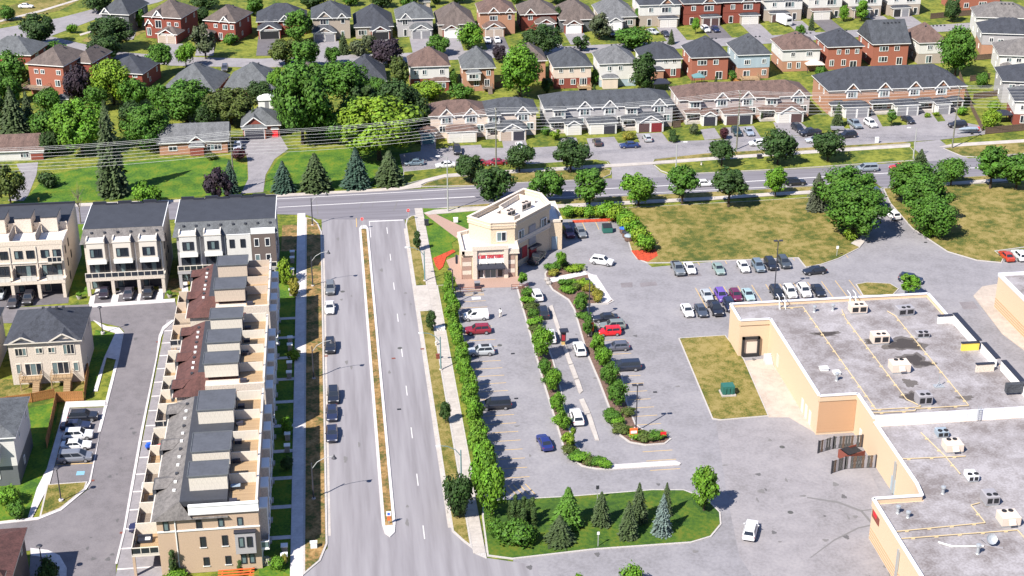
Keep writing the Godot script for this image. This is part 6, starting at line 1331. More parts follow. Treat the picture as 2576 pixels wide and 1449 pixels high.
# conifer of height 1 and base radius 1 (scaled by the caller): whorls of drooping sprays
func conifer(key: String, seed_: int, levels: int, per: int, droop: float) -> ArrayMesh:
	if cache.has(key): return cache[key]
	var r := RandomNumberGenerator.new()
	r.seed = seed_
	var m := MB.new()
	for k in levels:
		var t := (k + r.randf_range(-0.3, 0.3)) / levels
		var y := 0.04 + 0.94 * t
		var R := pow(1.0 - t, 0.66) * r.randf_range(0.88, 1.05) + 0.02
		var nb := int(per * (0.35 + 0.65 * (1.0 - t)))
		var a0 := r.randf() * TAU
		for j in nb:
			var a := a0 + TAU * j / nb + r.randf_range(-0.2, 0.2)
			var rr := R * r.randf_range(0.78, 1.08)
			var v := r.randf_range(0.6, 1.0)
			for s in 7:
				var f := (s + 0.6) / 7.0
				var d := Vector3(cos(a), 0, sin(a))
				var p := d * rr * f + Vector3(0, y - droop * f * f * (1.0 - t * 0.6) * 0.14, 0)
				var wdt := lerpf(0.34, 0.17, f) * (0.45 + 0.55 * (1.0 - t))
				var up := Vector3(r.randfn() * 0.28, 0.12, r.randfn() * 0.28) + d * 0.16
				var side := Vector3(-d.z, 0, d.x) * wdt * 0.62
				var fw := d * rr * 0.15 + Vector3(0, -0.012 * droop, 0)
				var vv := v * r.randf_range(0.75, 1.0)
				p += Vector3(r.randfn() * 0.02, r.randfn() * 0.006, r.randfn() * 0.02)
				m.tri(p - fw, p + side + Vector3(0, -0.016 + up.x * 0.05, 0), p + fw)
				m.tri(p - fw, p + fw, p - side + Vector3(0, -0.016 + up.z * 0.05, 0))
				for i in 6: m.c.append(Color(vv, vv, vv * 0.95))
	cache[key] = m.mesh()
	return cache[key]

func trunk_mesh(key: String, seed_: int) -> ArrayMesh:
	# a tapered trunk of height 1, radius scaled with it, and five limbs that leave it from two fifths up
	if cache.has(key): return cache[key]
	var r := RandomNumberGenerator.new()
	r.seed = seed_
	var m := MB.new()
	m.tube([Vector3.ZERO, Vector3(r.randf_range(-0.02, 0.02), 0.4, r.randf_range(-0.02, 0.02)), Vector3(0.02, 0.8, 0.01)], 0.035, 0.008, 7)
	for i in 6:
		var a := TAU * i / 6.0 + r.randf()
		var y := r.randf_range(0.3, 0.6)
		var d := Vector3(cos(a), 0, sin(a))
		m.tube([Vector3(0, y, 0), Vector3(0, y + 0.1, 0) + d * 0.1, Vector3(0, y + r.randf_range(0.18, 0.3), 0) + d * 0.24], 0.016, 0.004, 5)
	cache[key] = m.mesh()
	return cache[key]

var crowns := {}
func make_crowns():
	for i in 5: crowns["round%d" % i] = crown("round%d" % i, 100 + i, 0.9, 26 + i * 3, 3600, 0.145)
	for i in 4: crowns["tall%d" % i] = crown("tall%d" % i, 120 + i, 1.15, 26 + i * 2, 3400, 0.15, 0.4, 0.45)
	for i in 3: crowns["big%d" % i] = crown("big%d" % i, 140 + i, 1.0, 58, 7800, 0.1, 0.32)
	for i in 3: crowns["loose%d" % i] = crown("loose%d" % i, 150 + i, 1.0, 24, 1900, 0.16, 0.34)
	for i in 3: crowns["shrub%d" % i] = crown("shrub%d" % i, 160 + i, 0.75, 14, 1300, 0.19, 0.5)
	for i in 4: crowns["hedge%d" % i] = crown("hedge%d" % i, 170 + i, 1.05, 24, 2600, 0.17, 0.42, 0.3)
	for i in 2: crowns["column%d" % i] = crown("column%d" % i, 180 + i, 3.2, 30, 1500, 0.3, 0.8, 0.5)
	for i in 4: crowns["spruce%d" % i] = conifer("spruce%d" % i, 190 + i, 24, 17, 1.0)
	for i in 2: crowns["wide%d" % i] = conifer("wide%d" % i, 200 + i, 26, 24, 1.4)

# x, z: foot; h: height to the tip; w: crown width; low: height of the crown's lowest leaves as a share of h
func tree(called: String, label: String, group: String, x: float, z: float, h: float, w: float, kind: String, leaf: String, low := 0.22, y0 := 0.0):
	var t := thing(called, label, "shrub" if called.contains("shrub") else "tree", Vector3(x, y0, z), fmod(abs(x * 7.3 + z * 3.1), TAU), group)
	var sp := kind.begins_with("spruce") or kind.begins_with("wide")
	if not called.contains("shrub"):
		var tr := part(t, "trunk", trunk_mesh("trunk%d" % (int(abs(x)) % 3), 300 + int(abs(x)) % 3), M.bark)
		var tk := h * (0.92 if sp else 0.8)
		var tw: float = clampf(w * 0.11, 0.3, 0.9) / 0.07 * 0.5
		tr.scale = Vector3(tw if sp else max(tw, w * 0.9), tk, tw if sp else max(tw, w * 0.9))
	var o := part(t, "crown" if not called.contains("shrub") else "foliage", crowns[kind], M[leaf])
	if sp:
		o.scale = Vector3(w * 0.52, h, w * 0.52)
	else:
		var ry: float = {"round": 0.9, "tall": 1.15, "big": 1.0, "loose": 1.0, "shrub": 0.75, "hedge": 1.05, "column": 3.2}[kind.rstrip("0123456789")]
		var ch := h * (1.0 - low)
		o.position.y = h * low + ch * 0.5
		o.scale = Vector3(w * 0.5, ch / (2.0 * ry), w * 0.5)
	return t

# ---------- vehicles: front towards +z ----------
# lower body stations [z, half width, bottom, top]; cabin [z base front, z base rear, z roof front, z roof rear, belt y, roof y]
var car_types := {
	"sedan": {"s": [[2.36, 0.62, 0.38, 0.62], [2.25, 0.8, 0.25, 0.74], [1.6, 0.9, 0.2, 0.84], [0.95, 0.91, 0.2, 0.93], [-1.45, 0.91, 0.2, 1.0], [-2.15, 0.86, 0.25, 0.97], [-2.33, 0.72, 0.38, 0.88]], "c": [1.05, -1.75, 0.35, -1.05, 0.94, 1.45], "wh": [1.42, -1.4, 0.33], "pil": -0.35},
	"suv": {"s": [[2.32, 0.68, 0.45, 0.8], [2.22, 0.84, 0.3, 0.94], [1.6, 0.93, 0.25, 1.02], [0.95, 0.94, 0.25, 1.07], [-1.6, 0.94, 0.25, 1.12], [-2.2, 0.91, 0.32, 1.1], [-2.32, 0.84, 0.45, 0.98]], "c": [1.12, -2.24, 0.42, -1.85, 1.07, 1.7], "wh": [1.42, -1.42, 0.37], "pil": -0.45},
	"hatch": {"s": [[2.1, 0.64, 0.4, 0.68], [2.0, 0.8, 0.27, 0.8], [1.45, 0.88, 0.22, 0.9], [0.85, 0.89, 0.22, 0.97], [-1.4, 0.89, 0.22, 1.03], [-2.0, 0.86, 0.3, 1.0], [-2.1, 0.78, 0.42, 0.88]], "c": [1.05, -2.03, 0.4, -1.55, 0.97, 1.52], "wh": [1.3, -1.3, 0.32], "pil": -0.4},
	"box": {"s": [[1.98, 0.7, 0.4, 0.8], [1.9, 0.84, 0.27, 0.95], [1.4, 0.88, 0.22, 1.0], [0.9, 0.88, 0.22, 1.02], [-1.4, 0.88, 0.22, 1.04], [-1.95, 0.87, 0.3, 1.02], [-2.0, 0.82, 0.42, 0.95]], "c": [0.95, -1.97, 0.62, -1.88, 1.02, 1.62], "wh": [1.25, -1.28, 0.33], "pil": -0.35},
	"van": {"s": [[2.55, 0.72, 0.42, 0.78], [2.42, 0.9, 0.28, 0.92], [1.8, 0.98, 0.24, 1.02], [1.2, 0.99, 0.24, 1.08], [-1.8, 0.99, 0.24, 1.1], [-2.45, 0.96, 0.3, 1.08], [-2.55, 0.88, 0.42, 0.98]], "c": [1.75, -2.48, 0.75, -2.3, 1.06, 1.76], "wh": [1.6, -1.5, 0.34], "pil": -0.2},
	"cargo": {"s": [[2.35, 0.66, 0.42, 0.8], [2.25, 0.84, 0.28, 0.95], [1.7, 0.9, 0.24, 1.06], [1.1, 0.91, 0.24, 1.15], [-1.8, 0.91, 0.24, 1.2], [-2.25, 0.9, 0.3, 1.2], [-2.32, 0.84, 0.42, 1.0]], "c": [1.55, -2.28, 0.7, -2.2, 1.12, 1.85], "wh": [1.55, -1.4, 0.34], "pil": 0.2},
	"pickup": {"s": [[2.85, 0.72, 0.5, 0.9], [2.75, 0.92, 0.38, 1.05], [2.0, 0.98, 0.34, 1.12], [1.2, 0.99, 0.34, 1.14], [-0.75, 0.99, 0.34, 1.14], [-2.6, 0.98, 0.36, 1.14], [-2.8, 0.9, 0.45, 1.1]], "c": [1.35, -0.78, 0.7, -0.62, 1.12, 1.82], "wh": [1.75, -1.75, 0.4], "pil": 0.25}}

func car_meshes(kind: String) -> Dictionary:
	if cache.has(kind): return cache[kind]
	var T: Dictionary = car_types[kind]
	var out := {}
	var m := MB.new()
	var rings := []
	for s in T.s:
		var w: float = s[1]
		var b: float = s[2]
		var t: float = s[3]
		rings.append([Vector3(-w * 0.9, b, s[0]), Vector3(-w, lerpf(b, t, 0.35), s[0]), Vector3(-w * 0.985, lerpf(b, t, 0.78), s[0]), Vector3(-w * 0.88, t, s[0]), Vector3(w * 0.88, t, s[0]), Vector3(w * 0.985, lerpf(b, t, 0.78), s[0]), Vector3(w, lerpf(b, t, 0.35), s[0]), Vector3(w * 0.9, b, s[0])])
	for i in rings.size() - 1:
		for j in 8:
			var k := (j + 1) % 8
			m.quad(rings[i][k], rings[i][j], rings[i + 1][j], rings[i + 1][k])
	for e in [0, rings.size() - 1]:
		for j in range(1, 7):
			if e == 0: m.tri(rings[e][0], rings[e][j + 1], rings[e][j])
			else: m.tri(rings[e][0], rings[e][j], rings[e][j + 1])
	# cabin: belt ring, roof-edge ring, inner roof
	var c: Array = T.c
	var hw: float = T.s[3][1] * 0.9
	var rw := hw * 0.8
	var bl := [Vector3(-hw, c[4] - 0.06, c[0]), Vector3(hw, c[4] - 0.06, c[0]), Vector3(hw, c[4] - 0.06, c[1]), Vector3(-hw, c[4] - 0.06, c[1])]
	var rf := [Vector3(-rw, c[5] - 0.05, c[2]), Vector3(rw, c[5] - 0.05, c[2]), Vector3(rw, c[5] - 0.05, c[3]), Vector3(-rw, c[5] - 0.05, c[3])]
	var ri := [Vector3(-rw * 0.8, c[5], c[2] - 0.22), Vector3(rw * 0.8, c[5], c[2] - 0.22), Vector3(rw * 0.8, c[5], c[3] + 0.2), Vector3(-rw * 0.8, c[5], c[3] + 0.2)]
	for i in 4:
		var k := (i + 1) % 4
		m.quad(bl[i], bl[k], rf[k], rf[i])
		m.quad(rf[i], rf[k], ri[k], ri[i])
	m.quad(ri[0], ri[1], ri[2], ri[3])
	out.body = m.mesh()
	# glass: panels inset in each cabin face, a centimetre proud
	var pane := func(a: Vector3, b: Vector3, d: Vector3, e: Vector3, i0: float, i1: float, u0: float, u1: float) -> ArrayMesh:
		var q := MB.new()
		var nn := (b - a).cross(e - a).normalized() * 0.012
		var f := func(s: float, t: float) -> Vector3: return a.lerp(b, s).lerp(e.lerp(d, s), t) + nn
		q.quad(f.call(i0, u0), f.call(i1, u0), f.call(i1, u1), f.call(i0, u1))
		return q.mesh()
	out.windshield = pane.call(bl[0], bl[1], rf[1], rf[0], 0.06, 0.94, 0.14, 0.95)
	out.rear = pane.call(bl[2], bl[3], rf[3], rf[2], 0.08, 0.92, 0.2, 0.92)
	out.side = []
	var sp: float = (c[0] - T.pil) / (c[0] - c[1])
	for s in [[bl[1], bl[2], rf[2], rf[1]], [bl[3], bl[0], rf[0], rf[3]]]:
		var right: bool = s[0].x > 0
		var a0 := 0.09; var a1 := sp - 0.015; var b0 := sp + 0.015; var b1 := 0.92
		if not right:
			a0 = 1.0 - sp + 0.015; a1 = 0.91; b0 = 0.08; b1 = 1.0 - sp - 0.015
		out.side.append(pane.call(s[0], s[1], s[2], s[3], a0, a1, 0.18, 0.9))
		if kind != "cargo": out.side.append(pane.call(s[0], s[1], s[2], s[3], b0, b1, 0.18, 0.9))
	var tw := MB.new()
	var R: float = T.wh[2]
	for i in 12:
		var p := Vector3(0, cos(TAU * i / 12) * R, sin(TAU * i / 12) * R)
		var q := Vector3(0, cos(TAU * (i + 1) / 12) * R, sin(TAU * (i + 1) / 12) * R)
		var h := Vector3(0.11, 0, 0)
		tw.quad(p - h, q - h, q + h, p + h)
		tw.tri(h, p + h, q + h); tw.tri(-h, q - h, p - h)
	out.tyre = tw.mesh()
	var rm := MB.new()
	for i in 10:
		var p := Vector3(0.118, cos(TAU * i / 10) * R * 0.62, sin(TAU * i / 10) * R * 0.62)
		var q := Vector3(0.118, cos(TAU * (i + 1) / 10) * R * 0.62, sin(TAU * (i + 1) / 10) * R * 0.62)
		rm.tri(Vector3(0.125, 0, 0), p, q)
		rm.tri(Vector3(-0.125, 0, 0), Vector3(-q.x, q.y, q.z), Vector3(-p.x, p.y, p.z))
	out.rim = rm.mesh()
	cache[kind] = out
	return out

func paint(col: Color) -> StandardMaterial3D:
	var k := "paint" + col.to_html()
	if not M.has(k):
		var m := mat(k, col, 0.4)
		m.clearcoat_enabled = true
		m.clearcoat = 0.8
		m.clearcoat_roughness = 0.12
	return M[k]

func car(kind: String, col: Color, x: float, z: float, yaw_deg: float, label: String, group := "", called := "parked_car", y := 0.03, roof: String = ""):
	var q := car_meshes(kind)
	var T: Dictionary = car_types[kind]
	var t := thing(called, label, {"pickup": "pickup", "van": "minivan", "cargo": "van"}.get(kind, "car"), Vector3(x, y, z), deg_to_rad(yaw_deg), group)
	part(t, "body", q.body, paint(col))
	part(t, "windshield", q.windshield, M.glass)
	part(t, "rear_window", q.rear, M.glass)
	for s in q.side: part(t, "side_window", s, M.glass)
	var hw: float = T.s[3][1]
	for i in 4:
		var w := part(t, "wheel", q.tyre, M.tyre)
		w.position = Vector3((hw - 0.08) * (1 if i % 2 else -1), T.wh[2], T.wh[0] if i < 2 else T.wh[1])
		part(w, "rim", q.rim, M.rim)
	var f: Array = T.s[1]
	var b: Array = T.s[-2]
	for s in [-1, 1]:
		bx(t, "headlight", Vector3(s * f[1] * 0.76, lerpf(f[2], f[3], 0.8), f[0] + 0.02), Vector3(0.34, 0.13, 0.14), M.headlight)
		bx(t, "taillight", Vector3(s * b[1] * 0.8, lerpf(b[2], b[3], 0.82), b[0] - 0.04), Vector3(0.26, 0.16, 0.14), M.taillight)
		bx(t, "mirror", Vector3(s * (hw + 0.06), T.c[4] + 0.06, T.c[0] - 0.42), Vector3(0.2, 0.13, 0.12), paint(col))
	bx(t, "grille", Vector3(0, lerpf(f[2], f[3], 0.55), T.s[0][0] + 0.005), Vector3(T.s[0][1] * 1.2, 0.14, 0.03), M.black)
	if kind == "pickup":
		bx(t, "bed", Vector3(0, 1.12, -1.72), Vector3(1.5, 0.06, 1.7), M.black)
	elif roof != "":
		bx(t, "roof_panel", Vector3(0, T.c[5] - 0.004, (T.c[2] + T.c[3]) * 0.5), Vector3(hw * 1.1, 0.02, abs(T.c[2] - T.c[3]) * 0.62), M[roof])
	return t

func make_cars():
	var W := lin(0.62, 0.62, 0.63); var K := lin(0.012, 0.014, 0.022); var G := lin(0.13, 0.14, 0.15); var S := lin(0.36, 0.38, 0.4); var N := lin(0.015, 0.02, 0.05)
	var park := "cars parked along the boulevard"
	car("suv", G, -2.8, -262.4, 0, "grey car parked on the boulevard, farthest of the row", park)
	car("sedan", W, -3, -254, 0, "white sedan parked on the boulevard, second of the row", park)
	car("suv", K, -3.1, -238, 0, "black car parked alone near the curved lamp shadow on the boulevard", park)
	car("suv", K, -2.8, -219.9, 0, "black car parked on the boulevard, rear of the close group of three", park)
	car("sedan", N, -3.1, -214.2, 0, "black sedan parked on the boulevard, middle of the close group of three", park)
	car("sedan", N, -3.2, -207.6, 0, "dark blue sedan parked on the boulevard, nearest the viewer", park)
	var lotg := "cars parked in the shop's car park"
	car("cargo", W, 23.4, -247, -90, "white small cargo van nosed into the hedge", lotg)
	car("suv", lin(0.2, 0.008, 0.02), 23.2, -241.3, -90, "dark red crossover nosed into the hedge", lotg)
	car("suv", S, 22.9, -232.9, -90, "silver crossover with black roof nosed into the hedge", lotg, "parked_car", 0.03, "black")
	car("van", K, 23.3, -213.7, -90, "black estate car alone at the hedge", lotg)
	car("sedan", lin(0.012, 0.02, 0.13), 29.5, -200.9, 187, "dark blue sedan driving up the shop's parking aisle", "", "moving_car")
	var dt := "cars queueing at the drive-through"
	car("suv", W, 35.6, -254.7, 184, "white car at the head of the drive-through queue", dt)
	car("suv", K, 35.8, -247.2, 178, "dark car second in the drive-through queue", dt)
	car("suv", W, 35.7, -237.2, 176, "white car beside the round tree in the drive-through", dt)
	car("suv", W, 40, -231.7, 180, "white crossover in the right-hand drive-through lane beside the menu board", dt)
	car("suv", W, 35.7, -208, 180, "white crossover last in the drive-through, near the tail of the divider", dt)
	car("pickup", K, 38, -271.9, 150, "black pickup at the shop's drive-through window", dt)
	car("suv", W, 50.6, -268.9, 62, "white crossover leaving the shop towards the plaza", "", "moving_car")
	car("suv", lin(0.09, 0.01, 0.05), 46.3, -284.3, 5, "dark purple car parked close behind the shop")
	car("sedan", G, 48.8, -284.2, 5, "dark grey sedan parked behind the shop beside the painted line")
	var field := "cars parked below the dry field"
	car("pickup", lin(0.14, 0.16, 0.18), 64.6, -263.5, 0, "dark grey pickup at the left end of the row below the dry field", field)
	car("sedan", W, 67, -263.6, 0, "white sedan beside the dark grey pickup", field)
	car("sedan", lin(0.2, 0.27, 0.25), 72.5, -262.6, 0, "pale green sedan standing alone in the row below the dry field", field)
	car("sedan", W, 77.6, -263.1, 0, "white sedan left of the blue-grey crossover", field)
	car("suv", lin(0.13, 0.17, 0.21), 80.5, -262.8, 0, "blue-grey crossover below the dry field", field)
	car("suv", K, 83.2, -263.4, 0, "black car right of the blue-grey crossover", field)
	car("suv", lin(0.05, 0.06, 0.07), 86, -263.9, 0, "dark grey car at the right end of the row below the dry field", field)
	car("sedan", K, 90.8, -259.4, -84, "black sedan crossing in front of the dry field", "", "moving_car")
	car("suv", lin(0.02, 0.025, 0.05), 107.9, -253.2, 60, "navy crossover passing behind the small tree island", "", "moving_car")
	car("sedan", lin(0.4, 0.04, 0.015), 130.9, -261.8, 180, "orange-red sedan at the right edge of the field")
	car("suv", W, 133.5, -261.6, 180, "white car beside the orange-red sedan")
	car("suv", W, 115.9, -285.7, 190, "white crossover driving up the plaza entrance", "", "moving_car")
	car("suv", lin(0.04, 0.06, 0.08), 116.8, -299.8, 183, "dark car entering the main road beside the entrance trees", "", "moving_car")
	var pl := "cars parked in front of the plaza"
	car("sedan", S, 67.3, -250.8, 0, "silver sedan, left end of the upper row by the plaza", pl)
	car("suv", lin(0.13, 0.07, 0.33), 69.9, -250.2, 0, "violet crossover in the upper row by the plaza", pl)
	car("hatch", lin(0.12, 0.012, 0.05), 72.7, -250.2, 0, "dark maroon hatchback beside the violet crossover", pl)
	car("sedan", lin(0.28, 0.38, 0.4), 75.1, -250.2, 0, "pale teal sedan beside the maroon hatchback", pl)
	car("suv", K, 80.6, -250.3, 0, "black car behind the tall car park lamp", pl)
	car("suv", W, 83.2, -250.3, 0, "white car, left of the two at the plaza's far wall", pl)
	car("suv", W, 86, -250.4, 0, "white car, right of the two at the plaza's far wall", pl)
	car("sedan", K, 88.7, -250.4, 0, "black car at the right end of the row at the plaza's far wall", pl)
	car("sedan", W, 62.2, -244.8, 0, "white sedan, left end of the lower row by the plaza", pl)
	car("sedan", lin(0.05, 0.06, 0.08), 64.7, -244.5, 0, "dark grey sedan in the middle of the lower row by the plaza", pl)
	car("pickup", K, 67.5, -244.9, 0, "black pickup in the lower row by the plaza", pl)
	car("suv", N, 70.4, -245.9, 0, "dark car tucked against the plaza's corner", pl)
	var rt := "cars parked along the right-hand drive-through bed"
	car("sedan", K, 46.7, -243.5, -90, "black sedan, farthest of the cars along the planted strip", rt)
	car("suv", lin(0.16, 0.18, 0.17), 47.4, -240.1, -90, "grey-green car between the black sedan and the red boxy car", rt)
	car("box", lin(0.6, 0.008, 0.012), 46.4, -237.8, -90, "bright red boxy hatchback beside the orange sign", rt)
	car("hatch", lin(0.08, 0.085, 0.11), 46.7, -231.8, -90, "grey hatchback below the red boxy car", rt)
	car("van", lin(0.015, 0.02, 0.035), 46.8, -224.3, -90, "black minivan, nearest along the planted strip", rt)
	car("suv", W, 54.8, -173.3, 157, "white crossover driving across the plaza yard", "", "moving_car")
	var road := "cars on the main road"
	car("sedan", W, 80.9, -308.9, 90, "white sedan on the main road between two street trees", road, "moving_car")
	car("suv", K, 101.2, -307.1, 90, "black crossover on the main road left of the entrance trees", road, "moving_car")
	car("van", lin(0.2, 0.23, 0.26), 120.1, -313.9, -90, "blue-grey minivan on the far lane of the main road", road, "moving_car")
	car("sedan", lin(0.45, 0.015, 0.02), 127.8, -313.8, -90, "red car on the main road behind the entrance spruce", road, "moving_car")
	var sv := "cars along the service road"
	car("sedan", lin(0.01, 0.03, 0.12), 69.1, -336.4, -90, "dark blue sedan standing on the service road", sv)
	car("sedan", W, 24.4, -327.9, -86, "white sedan at the left end of the service road", sv)
	car("sedan", lin(0.13, 0.18, 0.22), 17.4, -330.4, -90, "blue-grey sedan in the tree shade at the service road's end", sv)
	car("sedan", lin(0.22, 0.01, 0.025), 36.7, -328.3, 90, "dark red sedan behind the wooden pole", sv)
	car("hatch", lin(0.25, 0.02, 0.03), 32.8, -328, 90, "red hatchback half hidden by a street tree", sv)
	var dr := "cars on the town houses' drives"
	car("suv", K, 28, -337.7, 0, "black crossover before two white garage doors", dr)
	car("sedan", W, 43, -338.7, 0, "white sedan before the dark garage of the first row", dr)
	car("sedan", K, 55.7, -341.5, 180, "black car before the single garage of the grey-sided row", dr)
	car("sedan", lin(0.05, 0.035, 0.03), 61.9, -339.6, 180, "dark brown sedan beside the black garage door", dr)
	car("hatch", S, 74.4, -341, 180, "silver hatchback before the dark red garage doors", dr)
	car("suv", lin(0.01, 0.03, 0.035), 97, -342.8, 0, "black-green crossover behind the wooden pole on a drive", dr)
	car("sedan", lin(0.25, 0.29, 0.35), 100.1, -342.7, 0, "silver-blue sedan on the drive of the mauve-grey row", dr)
	car("suv", K, 112.7, -343.6, 10, "black crossover before the white garage of the mauve-grey row", dr)
	car("pickup", K, 114.7, -340, -75, "black pickup standing across the service road bend", dr)
	car("hatch", W, 99.9, -334.1, -90, "white car mostly hidden behind a round street tree", sv)
	car("sedan", S, 114.3, -334.7, -90, "silver car mostly hidden behind the right-hand street tree", sv)
	car("pickup", lin(0.18, 0.22, 0.26), 127.7, -345.2, 5, "blue-grey pickup on the peach brick row's first drive", dr)
	car("suv", W, 131.7, -345, 8, "white crossover on the peach brick row's first drive", dr)
	car("sedan", K, 142.1, -346.9, 12, "black sedan on the peach brick row's second drive", dr)
	car("suv", K, 123.2, -337.2, -82, "black crossover parked on the service road before the small spruce", sv)
	car("suv", K, 152.8, -341.5, -90, "black crossover at the right end of the service road", sv)
	var up := "cars in the upper street's drives"
	car("sedan", W, 45.5, -433.7, 0, "white car, left of two on the black drive of the top row", up)
	car("sedan", W, 48.3, -433.7, 0, "white car, right of two on the black drive of the top row", up)
	car("suv", W, 112.2, -437.7, 5, "white car on the drive of the house with purple garage doors", up)
	car("hatch", lin(0.012, 0.02, 0.07), 115.2, -437.4, 5, "navy hatchback on the drive of the house with purple garage doors", up)
	car("sedan", S, 95.8, -437.4, 30, "silver sedan angled on the lawn edge of the stone house", up)
	car("sedan", lin(0.03, 0.03, 0.04), 99.1, -434.3, 5, "dark sedan on the drive of the first stone house", up)
	car("suv", K, 82.9, -436.2, 10, "black car before the grey-roofed bungalow", up)
	car("sedan", W, -96.8, -491.9, 80, "white sedan on a drive at the top left", up)
	car("suv", lin(0.06, 0.06, 0.07), -30.1, -413.1, 0, "dark car on the crescent between two grey-roofed bungalows", up)
	car("pickup", lin(0.4, 0.42, 0.48), -23.7, -346.8, 0, "white pickup beside the grey-roofed bungalow")
	var ln := "cars on the lane drives"
	car("sedan", lin(0.025, 0.02, 0.035), -45.1, -265.9, 0, "dark sedan on the left drive of the three-unit cream block", ln)
	car("sedan", lin(0.05, 0.045, 0.06), -40.5, -264.8, 0, "dark grey sedan on the middle drive of the three-unit cream block", ln)
	car("sedan", lin(0.02, 0.02, 0.025), -36.9, -264.9, 0, "black sedan on the right drive of the three-unit cream block", ln)
	car("sedan", lin(0.02, 0.018, 0.028), -61.4, -263.7, 0, "dark sedan before the left-edge cream block", ln)
	car("suv", lin(0.02, 0.02, 0.028), -58.8, -264.7, 0, "dark crossover beside the sedan before the left-edge cream block", ln)
	car("suv", S, -64.4, -267.6, 0, "silver car cut by the left edge before the cream block", ln)
	var pp := "cars on the small parking pad"
	car("suv", K, -42.6, -217.8, 90, "black crossover, farthest on the small parking pad", pp)
	car("sedan", N, -43.4, -215, 90, "black sedan, second on the small parking pad", pp)
	car("suv", W, -42.6, -211.9, 90, "white crossover on the small parking pad", pp)
	car("sedan", W, -42.5, -208.8, 90, "white sedan between the crossover and the minivan on the pad", pp)
	car("van", lin(0.15, 0.16, 0.19), -42.1, -205.1, 90, "grey minivan, nearest on the small parking pad", pp)
	car("sedan", lin(0.015, 0.015, 0.05), -29.6, -184.6, -90, "navy car half under the nearest balcony on the lane", ln)
	car("sedan", W, -28.9, -195.6, -90, "white car half under a balcony on the lane", ln)
	# trailers
	var tr := thing("caravan", "white caravan on the drive of a pale stone house", "caravan", Vector3(Vector2(138, -442.6).x, 0, Vector2(138, -442.6).y), 0.3)
	bx(tr, "body", Vector3(0, 1.7, 0), Vector3(2.3, 2.2, 5.6), M.white); bx(tr, "window", Vector3(0, 2.0, 2.81), Vector3(1.6, 0.7, 0.04), M.glass)
	for s in [-1, 1]: bx(tr, "wheel", Vector3(s * 1.0, 0.33, -0.3), Vector3(0.25, 0.66, 0.66), M.tyre)
	bx(tr, "drawbar", Vector3(0, 0.5, 3.4), Vector3(0.2, 0.15, 1.4), M.galv)
	var bt := thing("boat_trailer", "covered boat with a red stern on a trailer at the service road's end", "boat", Vector3(Vector2(153.7, -336.5).x, 0, Vector2(153.7, -336.5).y), -PI / 2)
	var bm := MB.new()
	var st := [[2.7, 0.1, 1.0, 1.15], [1.6, 0.7, 0.7, 1.35], [0, 0.95, 0.6, 1.45], [-2.2, 0.9, 0.6, 1.3]]
	for i in 3:
		var a: Array = st[i]; var b: Array = st[i + 1]
		for s in [-1.0, 1.0]:
			bm.quad(Vector3(s * a[1], a[3], a[0]), Vector3(0, a[2], a[0]), Vector3(0, b[2], b[0]), Vector3(s * b[1], b[3], b[0]))
			bm.quad(Vector3(0, a[3] + 0.2, a[0]), Vector3(s * a[1], a[3], a[0]), Vector3(s * b[1], b[3], b[0]), Vector3(0, b[3] + 0.2, b[0]))
	part(bt, "hull", bm.mesh(), M.hvac_blue)
	bx(bt, "motor", Vector3(0, 1.1, -2.4), Vector3(0.5, 0.9, 0.4), M.red)
	for s in [-1, 1]: bx(bt, "wheel", Vector3(s * 0.9, 0.3, -0.5), Vector3(0.2, 0.6, 0.6), M.tyre)
	bx(bt, "trailer_frame", Vector3(0, 0.5, 0.3), Vector3(0.2, 0.15, 5.6), M.galv)
	var ut := thing("utility_trailer", "low dark utility trailer beside the small spruce on the service road", "trailer", Vector3(Vector2(122.5, -342.7).x, 0, Vector2(122.5, -342.7).y), 1.4)
	bx(ut, "bed", Vector3(0, 0.6, 0), Vector3(1.6, 0.5, 3.2), M.door_grey)
	for s in [-1, 1]: bx(ut, "wheel", Vector3(s * 0.9, 0.3, 0), Vector3(0.2, 0.6, 0.6), M.tyre)
	bx(ut, "drawbar", Vector3(0, 0.45, 2.2), Vector3(0.12, 0.1, 1.4), M.galv)

